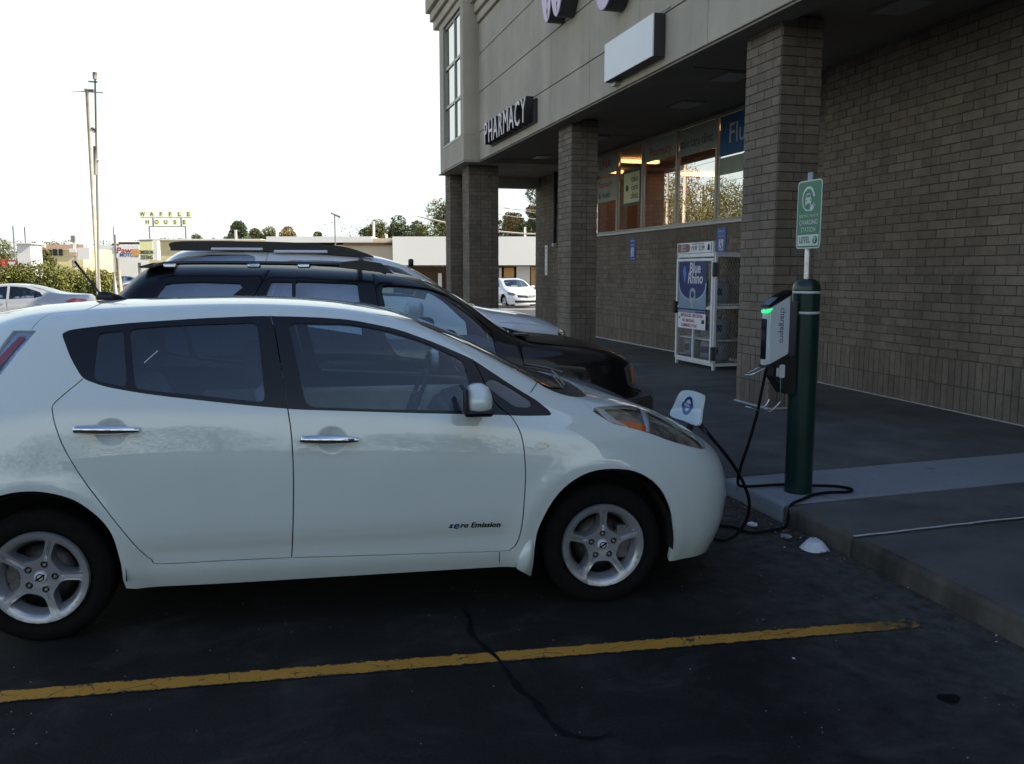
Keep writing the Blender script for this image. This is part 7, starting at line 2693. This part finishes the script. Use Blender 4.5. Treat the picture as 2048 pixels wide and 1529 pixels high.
m_shopwhite = M('shop_white', (.80, .78, .74), .7, var=.03, scale=.4)
m_shopbeige = M('shop_beige', (.66, .55, .40), .8, var=.06, scale=.4)
m_shopbrown = M('shop_brown', (.10, .055, .03), .8, var=.15, scale=.6)
m_shoporange = M('shop_orange', (.62, .33, .12), .7, var=.08, scale=.5)
m_rustroof = M('rust_roof', (.58, .38, .28), .8, var=.1)
m_shopyellow = M('shop_yellow', (.74, .62, .34), .8, var=.06)
D = 58
mall = thing('strip_mall', 'long low white and beige row of shops across the road', 'building')
bm = B()
fbox(bm, 786, 1180, hgt(474, D), hgt(531, D), D, 10)
new_obj('white_fascia', bm, m_shopwhite, mall)
bm = B()
fbox(bm, 640, 1180, hgt(534, D), -.1, D, 8, 1.6)
new_obj('shop_front', bm, m_shopbrown, mall)
for px0, px1, t_, b_, mt, nm in ((1008, 1028, 536, 600, m_shoporange, 'shop_panel'), (1033, 1060, 533, 600, m_shopwhite, 'shop_panel'), (1062, 1090, 534, 600, m_shoporange, 'shop_panel'), (998, 1003, 536, 600, m_shopwhite, 'door_post'),
                           (876, 883, 547, 600, m_shopwhite, 'shop_door'), (893, 895, 545, 600, m_shopwhite, 'door_post'), (1100, 1130, 536, 600, m_shoporange, 'shop_panel')):
    bm = B()
    fbox(bm, px0, px1, hgt(t_, D), -.05, D, .3, 1.2)
    new_obj(nm, bm, mt, mall)
bm = B()
fbox(bm, 585, 785.5, hgt(490, D), -.1, D, 8, 1.2)
new_obj('beige_wall', bm, m_shopbeige, mall)
bm = B()
fbox(bm, 688, 785.5, hgt(485, D), hgt(490, D) + .01, D, 5, .9)
new_obj('dark_band', bm, m_shopbrown, mall)
bm = B()
fbox(bm, 535, 745, hgt(472.5, D), hgt(485, D) + .01, D, 6, 1.1)
new_obj('white_parapet', bm, m_shopwhite, mall)
bm = B()
fbox(bm, 745.5, 785.5, hgt(476, D), hgt(485, D) + .01, D, 6, 1.15)
fbox(bm, 470, 534.5, hgt(477, D), hgt(500, D), D, 8, 3)
new_obj('beige_parapet', bm, m_shopbeige, mall)
bm = B()
fbox(bm, 683, 780, hgt(464, D), hgt(471, D), D, 3, 14)
new_obj('roof_unit_screen', bm, m_rustroof, mall)
bm = B()
for px, t_ in ((474, 458), (556, 450), (749, 440), (774, 467), (616, 457), (1050, 452)):
    fbox(bm, px - 2, px + 2, hgt(t_, D), hgt(478, D), D, .12, 2)
new_obj('roof_pipe', bm, m_shopwhite, mall)

yb = thing('yellow_shop', 'distant yellow shop with a rust red roof band', 'building')
D = 110
for px0, px1, t_, b_, mt, nm, dd in ((62, 168, 498, 532, m_shopyellow, 'wall', 0), (60, 170, 490, 498, m_rustroof, 'roof_band', -.5), (108, 115, 499, 512, m_txt_dark, 'window', -.2), (120, 126, 499, 512, m_txt_dark, 'window', -.2), (96, 104, 500, 512, m_txt_dark, 'window', -.2), (76, 92, 492, 496, m_shopwhite, 'sign_panel', -.8)):
    bm = B()
    fbox(bm, px0, px1, hgt(t_, D), hgt(b_, D) if b_ < 530 else -.1, D, 8 if dd == 0 else .3, dd)
    new_obj(nm, bm, mt, yb)
fb = thing('white_pylon_building', 'blank bright white slab beside the yield sign', 'building')
bm = B()
fbox(bm, 37, 64, hgt(489, 62), -.1, 62, 1.5)
new_obj('wall', bm, m_shopwhite, fb)
bm = B()
fbox(bm, 33, 67, hgt(487, 62), hgt(489, 62) + .005, 62, 1.9, -.2)
new_obj('coping', bm, m_shopwhite, fb)
fb = thing('cream_shop', 'pale cream shop behind the yellow testing sign', 'building')
bm = B()
fbox(bm, 300, 520, hgt(482, 75), -.1, 75, 8)
new_obj('wall', bm, m_shopyellow, fb)
bm = B()
fbox(bm, 296, 524, hgt(479, 75), hgt(482, 75) + .01, 75, 8.5, -.4)
new_obj('parapet', bm, m_shopwhite, fb)
fb = thing('brown_roof_shop', 'far low shop with brown letters over its roof line', 'building')
bm = B()
fbox(bm, 200, 300, hgt(492, 125), -.1, 125, 8)
new_obj('wall', bm, m_shopwhite, fb)
for k in range(9):
    bm = B()
    fbox(bm, 240 + k * 5.2, 243.6 + k * 5.2, hgt(485, 125), hgt(490, 125), 125, .3, -.4)
    new_obj('roof_letter', bm, m_shopbrown, fb)

# ================================================================== FAR SIGNS AND POLES
FACE = -YAW
def far_sign(name, label, px, d, parts, cat='sign', group=None):
    """sign built in its own frame: x to the right, z up; parts: (part, x0, x1, z0, z1, y0, y1, mat)"""
    t = thing(name, label, cat, far(px, d), FACE, group)
    for nm, x0, x1, z0, z1, y0, y1, mt in parts:
        bm = B()
        box(bm, x0, x1, y0, y1, z0, z1, .004, seg=1)
        new_obj(nm, bm, mt, t)
    return t
m_wafyellow = M('letter_board_yellow', (.85, .82, .42), .5, var=.03)
m_postgrey = M('post_grey', (.24, .22, .20), .7, var=.1)
d = 130
k = d / 1738 * .99
wf = thing('letter_board_sign', 'tall sign of separate yellow boards spelling WAFFLE HOUSE on a steel frame', 'sign', far(338, d), FACE)
for word, x0, step, zt in (('WAFFLE', 291.5, 18.2, 425.5), ('HOUSE', 300.5, 18.2, 441)):
    for i, chh in enumerate(word):
        cx = (x0 + i * step - 338) * k
        zc = hgt(zt + 4.7, d)
        bm = B()
        box(bm, cx - .36, cx + .36, -.12, .12, zc - .36, zc + .36, .02, seg=1)
        bo = new_obj('letter_board', bm, m_wafyellow, wf)
        lettering('print', chh, .80, m_txt_dark, (cx, -.125, zc), (math.pi / 2, 0, 0), bo, .01, offset=.01)
bm = B()
zr = lambda y: hgt(y, d)
box(bm, (287 - 338) * k, (388 - 338) * k, -.06, .06, zr(436.8) - .05, zr(436.8) + .05)
box(bm, (303 - 338) * k, (375 - 338) * k, -.06, .06, zr(454) - .07, zr(454) + .07)
for px, a, b in ((303, 454, 560), (375, 454, 560), (311, 437, 454), (367, 437, 454)):
    box(bm, (px - 338) * k - .09, (px - 338) * k + .09, -.07, .07, zr(b) if b < 500 else 0, zr(a))
new_obj('frame', bm, m_postgrey, wf)

d = 60
k = d / 1738 * .99
em = far_sign('emission_sign', 'yellow box sign reading EMISSION TESTING on a dark post', 295, d, [
    ('box_face', -13 * k, 13 * k, hgt(521, d), hgt(484, d), -.02, 0, m_wafyellow), ('box_can', -13 * k, 22 * k, hgt(521, d), hgt(482, d), .005, .5, m_shopwhite),
    ('box_top', -14 * k, 14 * k, hgt(482, d) + .005, hgt(480, d), -.05, .5, m_postgrey), ('post', -20 * k, -16 * k, 0, hgt(526, d), .1, .3, m_postgrey)])
for wd, zz in (('EMISSION', 505.5), ('TESTING', 515.5)):
    lettering('print', wd, .36, m_txt_dark, (0, -.03, hgt(zz, d)), (math.pi / 2, 0, 0), em, .01, sx=.62, offset=.008)
d = 66
k = d / 1738 * .99
pn = far_sign('pawn_sign', 'white shop sign with red lettering Pawn beside the yellow testing sign', 259, d, [
    ('panel', -24 * k, 22 * k, hgt(516, d), hgt(493, d), -.05, .2, m_shopwhite), ('rust_patch', 13 * k, 27 * k, hgt(513, d), hgt(499, d), -.5, -.4, m_shoporange), ('post', -27 * k, -24.2 * k, 0, hgt(470, d), 0, .1, m_postgrey)])
lettering('print', 'Pawn', .62, m_txt_red, (-.15, -.06, hgt(502, d)), (math.pi / 2, 0, 0), pn, .01, sx=1.1, shear=.1, offset=.01)
lettering('print', 'MOTORS', .34, m_bblue, (.05, -.06, hgt(511, d)), (math.pi / 2, 0, 0), pn, .01, sx=1.0, offset=.01)
d = 70
k = d / 1738 * .99
far_sign('white_panel_sign', 'blank white panel sign just left of the utility pole', 170, d, [('panel', -12 * k, 12 * k, hgt(520, d), hgt(496, d), -.05, .1, m_shopwhite), ('post', -1, -.9, 0, hgt(520, d), 0, .1, m_postgrey)])
far_sign('fuel_price_sign', 'tall sign with grey top panel and red band left of the utility pole', 150, d, [
    ('top_panel', -4 * k, 4 * k, hgt(484, d), hgt(472, d), -.05, .1, m_postgrey), ('red_band', -8 * k, 6 * k, hgt(513, d), hgt(506, d), -.1, .1, m_rustroof), ('white_band', -8 * k, 6 * k, hgt(505.5, d), hgt(498, d), -.1, .1, m_shopwhite), ('post', -.1, .1, 0, hgt(484, d), .12, .2, m_shopwhite)])
# yield sign
ys = thing('yield_sign', 'red bordered yield sign on a leaning post at the edge of the view', 'sign', far(25, 40), FACE)
k = 40 / 1738 * .99
zt, zb = hgt(521, 40), hgt(546, 40)
bm = B()
prism(bm, [(-12.5 * k, zt), (12.5 * k, zt), (0, zb)], 'y', -.01, .01)
new_obj('sign_plate', bm, M('yield_red', (.38, .05, .04), .5, var=.05), ys)
bm = B()
prism(bm, [(-7.8 * k, zt - 3 * k), (7.8 * k, zt - 3 * k), (0, zb + 6 * k)], 'y', -.016, -.011)
new_obj('sign_centre', bm, m_shopwhite, ys)
bm = B()
tube(bm, [(.12, .03, 0), (-.02, .03, zt)], .03, 6)
new_obj('post', bm, m_postgrey, ys)
tl = far_sign('traffic_light', 'small red signal lamp at the very edge behind the parked saloon', 1, 52, [('lamp_housing', -.18, .18, 2.0, 2.5, 0, .2, m_red), ('post', -.04, .04, 0, 2.0, .05, .15, m_postgrey)], 'traffic light')

def pole(name, label, px, d, top, r, mat, lean=0.0, extras=(), base=0, group=None):
    t = thing(name, label, 'pole', far(px, d), FACE, group)
    zt_ = hgt(top, d)
    bm = B()
    tube(bm, [(0, 0, base), (lean * .5, 0, zt_ * .5), (lean, 0, zt_)], [r, r * .85, r * .68], 10)
    new_obj('shaft', bm, mat, t)
    for nm, pts, rr_, mt in extras:
        bm = B()
        tube(bm, pts, rr_, 6)
        new_obj(nm, bm, mt, t)
    return t
d = 32
k = d / 1738 * .99
z = lambda y: hgt(y, d)
pole('utility_pole', 'tall pale wooden utility pole with short cross arms behind the silver saloon', 195, d, 188, .08, m_polewood, lean=0.0, extras=[
    ('cross_arm', [(-33 * k, 0, z(191)), (32 * k, 0, z(195))], .022, m_polewood),
    ('insulator_bracket', [(-4 * k, 0, z(189)), (14 * k, 0, z(191))], .05, m_postgrey)])
pole('service_mast', 'thin dark mast with cable fittings standing against the utility pole', 193.5, d - .3, 158, .045, m_postgrey, lean=.35, extras=[
    ('top_cap', [(.345, 0, z(160)), (.34, 0, z(173))], .075, m_postgrey), ('side_arm', [(.10, 0, z(177)), (.42, 0, z(178))], .03, m_postgrey),
    ('junction_box', [(.13, -.02, z(272)), (.22, -.02, z(266))], .09, m_postgrey), ('clamp', [(.20, 0, z(326)), (.32, 0, z(328))], .05, m_polewood),
    ('cable_splice', [(.215, -.02, z(300)), (.175, -.02, z(355))], .065, m_postgrey)])
d = 55
pole('street_lamp', 'slanted flat lamp head on a thin post above the far shop roof', 672, d, 430, .05, m_postgrey, extras=[
    ('lamp_head', [((665 - 672) * d / 1738, 0, hgt(427, d)), ((683 - 672) * d / 1738, 0, hgt(436, d))], .07, m_postgrey)])
pole('road_post', 'short whitish post in front of the pale road, nearest the shrubs', 233, 30, 545, .06, m_shopwhite, lean=-.1)
pole('road_post', 'stout weathered wooden post right of the whitish one', 243, 31, 518, .075, m_polewood, lean=-.12)
pole('thin_post', 'thin dark post rising beside the pawn sign', 231.5, 58, 455, .04, m_postgrey)
pole('thin_post', 'thin post standing over the horizon trees, above the white slab', 55, 100, 455, .09, m_postgrey)
pole('thin_post', 'thin post over the trees, above the yield sign', 32, 100, 453, .09, m_postgrey)
# guard rail by the road
gr = thing('guard_rail', 'low rail fence along the pale road right of the shrubs', 'rail', far(262, 36), FACE)
for zz in (.45, .75):
    bm = B()
    box(bm, -.9, 1.6, -.03, .03, zz - .05, zz + .05, .004, seg=1)
    new_obj('rail', bm, m_polewood, gr)
for x in (-.8, .1, 1.0):
    bm = B()
    box(bm, x - .05, x + .05, -.05, .05, 0, .85, .004, seg=1)
    new_obj('rail_post', bm, m_polewood, gr)

# overhead wires near the far pillars
def wires(label, px0, y0, px1, y1, d, r, mat, sag=.25, name='overhead_wire'):
    a, b = far(px0, d), far(px1, d)
    a.z, b.z = hgt(y0, d), hgt(y1, d)
    bm = B()
    pts = []
    for k_ in range(13):
        t_ = k_ / 12
        p = a.lerp(b, t_)
        p.z -= sag * 4 * t_ * (1 - t_)
        pts.append(p)
    tube(bm, pts, r, 5)
    return tag(new_obj(name, bm, mat), label, 'wire')
m_wire = M('bright_wire', (.55, .50, .42), .5, var=.05)
wires('thick pale overhead wire above the white shop roof', 836, 433, 1120, 470, 44, .045, m_wire)
wires('thin overhead wire, lowest of three crossing the trees between pillar and wall', 990, 428, 1120, 440, 44, .018, m_wire, .1)
wires('thin overhead wire, middle of three crossing the trees between pillar and wall', 990, 412, 1120, 430, 44, .014, m_wire, .1)
wires('thin overhead wire, topmost of three crossing the trees between pillar and wall', 860, 402, 1120, 424, 44, .014, m_wire, .1)
pole('wire_pole', 'short pale pole holding the thick wire between pillar and wall', 1051, 59, 456, .06, m_shopwhite, base=hgt(476, 59))

# ================================================================== CARS FARTHER OFF
p = far(205, 23)
sil = saloon('silver_saloon', 'silver saloon parked in front of the shrubs, its boot catching the sun', p, 0, m_silverpaint, grid=(64, 36))
h = math.radians(180 - 7)
dirv = Vector((math.cos(h), math.sin(h), 0))
tail = far(188, 25.6)
sil.scale = (1, 1, .965)
sil.location = tail + dirv * 3.72
sil.rotation_euler = (0, 0, h)
mz = saloon('white_saloon', 'white saloon with sunroof facing the pillars, seen between pillar and wall', far(1040, 44), math.radians(-90 - 16 + 6), m_whitepaint, tint=m_carglass)
mz.location = far(1040, 42.5)
mz.rotation_euler.z = math.radians(-84)
bm = B()
box(bm, -1.9, -1.3, -.4, .4, 1.452, 1.470, .006, seg=1)
new_obj('sunroof', bm, m_blackgloss, mz)
bm = B()
lathe(bm, [(.05, .905), (.075, .905), (.075, .89), (.05, .89)], 18, 'x', (0, 0, .56))
new_obj('badge', bm, m_chrome, mz)
for i, (px, dd, hd_, lab, mt) in enumerate(((108, 84, 175, 'small white car parked before the yellow shop', m_whitepaint), (262, 72, 200, 'tiny pale car on the forecourt below the pawn sign', m_silverpaint), (215, 78, 170, 'tiny white car on the pale road beyond the pole', m_whitepaint))):
    saloon('parked_car', lab, far(px, dd), math.radians(hd_), mt, grid=(30, 20), group='cars far off before the shops')

# ================================================================== WEST AND SOUTH: what glass mirrors, and trees screening the low sky
GW = 'roadside trees mirrored in the shop windows'
def wtree(x, y, h_, r_, mat, seed, label, n=3000, size=.15):
    return make_tree('roadside_tree', label, 'tree', (x, y, 0), h_, r_, mat, seed, n, size, True, GW)
spots = [(-30, 95, 16.0, 4.6, m_leafB), (-29, 91, 10, 4.6, m_leafC), (-31, 87, 15.5, 5.0, m_leafB), (-30, 82, 11.5, 5, m_leafA), (-32, 76, 12, 5, m_leafA), (-38, 66, 11, 5, m_leafC), (-40, 103, 11, 6, m_leafB), (-36, 52, 9, 4.6, m_leafC),
         (-34, 36, 9.0, 4, m_leafB), (-33, 22, 9.0, 4.4, m_leafA), (-31, 8, 8.5, 5.2, m_leafB), (-30, -6, 8.5, 5.6, m_leafA), (-27, -17, 9, 5.6, m_leafB), (-18, -25, 8.5, 5.6, m_leafA), (-8, -29, 9, 5.8, m_leafB), (2, -30, 8.0, 5.4, m_leafA), (12, -31, 9.0, 5.6, m_leafB)]  # unseen south row behind the camera, heights set to hold back low sky
names = ['first', 'second', 'third', 'fourth', 'fifth', 'sixth', 'seventh', 'eighth', 'ninth', 'tenth', 'eleventh', 'twelfth', 'thirteenth', 'fourteenth', 'fifteenth', 'sixteenth', 'seventeenth']
# far woods that read as one mass
rng_ = random.Random(77)
for nm, px0, px1, dist, y0_, y1_, mt, cnt in (('distant_woods', -420, 600, 190, 486, 478, m_leafA, 9000), ('distant_woods', 700, 1150, 118, 462, 436, m_leafB, 14000)):
    blobs = []
    for k in range(60):
        px = px0 + (px1 - px0) * (k + rng_.random()) / 60
        p = far(px, dist + rng_.uniform(-6, 10))
        top_ = hgt(y0_ + (y1_ - y0_) * rng_.random(), dist)
        br = rng_.uniform(2.0, 4.2)
        for q in range(3):
            blobs.append((p.x + rng_.uniform(-2, 2), p.y + rng_.uniform(-2, 2), max(.5, (top_ - br * .7) * (1 - q * .3)), br * rng_.uniform(.6, 1.0)))
    me = leaf_cloud(blobs, cnt * 2, dist * .0011, int(dist))
    me.name = nm
    me.materials.append(mt)
    new_obj(nm, me, None, kind='stuff')
for k, (x, y, h_, r_, mt) in enumerate(spots):
    kind = {m_leafA.name: 'olive', m_leafB.name: 'dark green', m_leafC.name: 'golden brown'}[mt.name]
    side = 'west' if x < -20 else 'south'
    wtree(x, y, h_, r_, mt, 100 + k, '%s roadside tree, %s along the %s edge of the lot, unseen but for reflections' % (kind, names[k], side), 7000)
def wpole(x, y, h_, r_, label):
    t = thing('mirrored_pole', label, 'pole', (x, y, 0))
    bm = B()
    tube(bm, [(0, 0, 0), (0, 0, h_ * .5), (0, 0, h_)], [r_, r_ * .9, r_ * .75], 10)
    new_obj('shaft', bm, m_polewood, t)
    bm = B()
    box(bm, -.9, .9, -.06, .06, h_ - .8, h_ - .68)
    new_obj('cross_arm', bm, m_polewood, t)
wpole(-27, 89.5, 15.5, .42, 'thick sunlit wooden pole west of the lot, mirrored in the shop windows')
wpole(-27, 87.5, 12.5, .18, 'thin pale pole beside the thick one, mirrored in the shop windows')
wpole(-27, 83.5, 17, .22, 'thinner wooden pole farther north, mirrored in the shop windows')
wpole(-34, 126, 16.5, .45, 'bright thin pole nearest the lot, mirrored in the farthest pane')
for k, (za, zb) in enumerate(((15.0, 14.6), (12.6, 12.3), (10.4, 10.2))):
    bm = B()
    tube(bm, [(-60, 48, za + .4), (-45, 56, zb), (-27, 72, za - .1), (-27, 88, zb), (-33, 110, za), (-45, 150, za)], .03, 5)
    tag(new_obj('mirrored_wire', bm, m_postgrey), ('highest', 'middle', 'lowest')[k] + ' of three wires strung between the poles mirrored in the shop windows', 'wire')
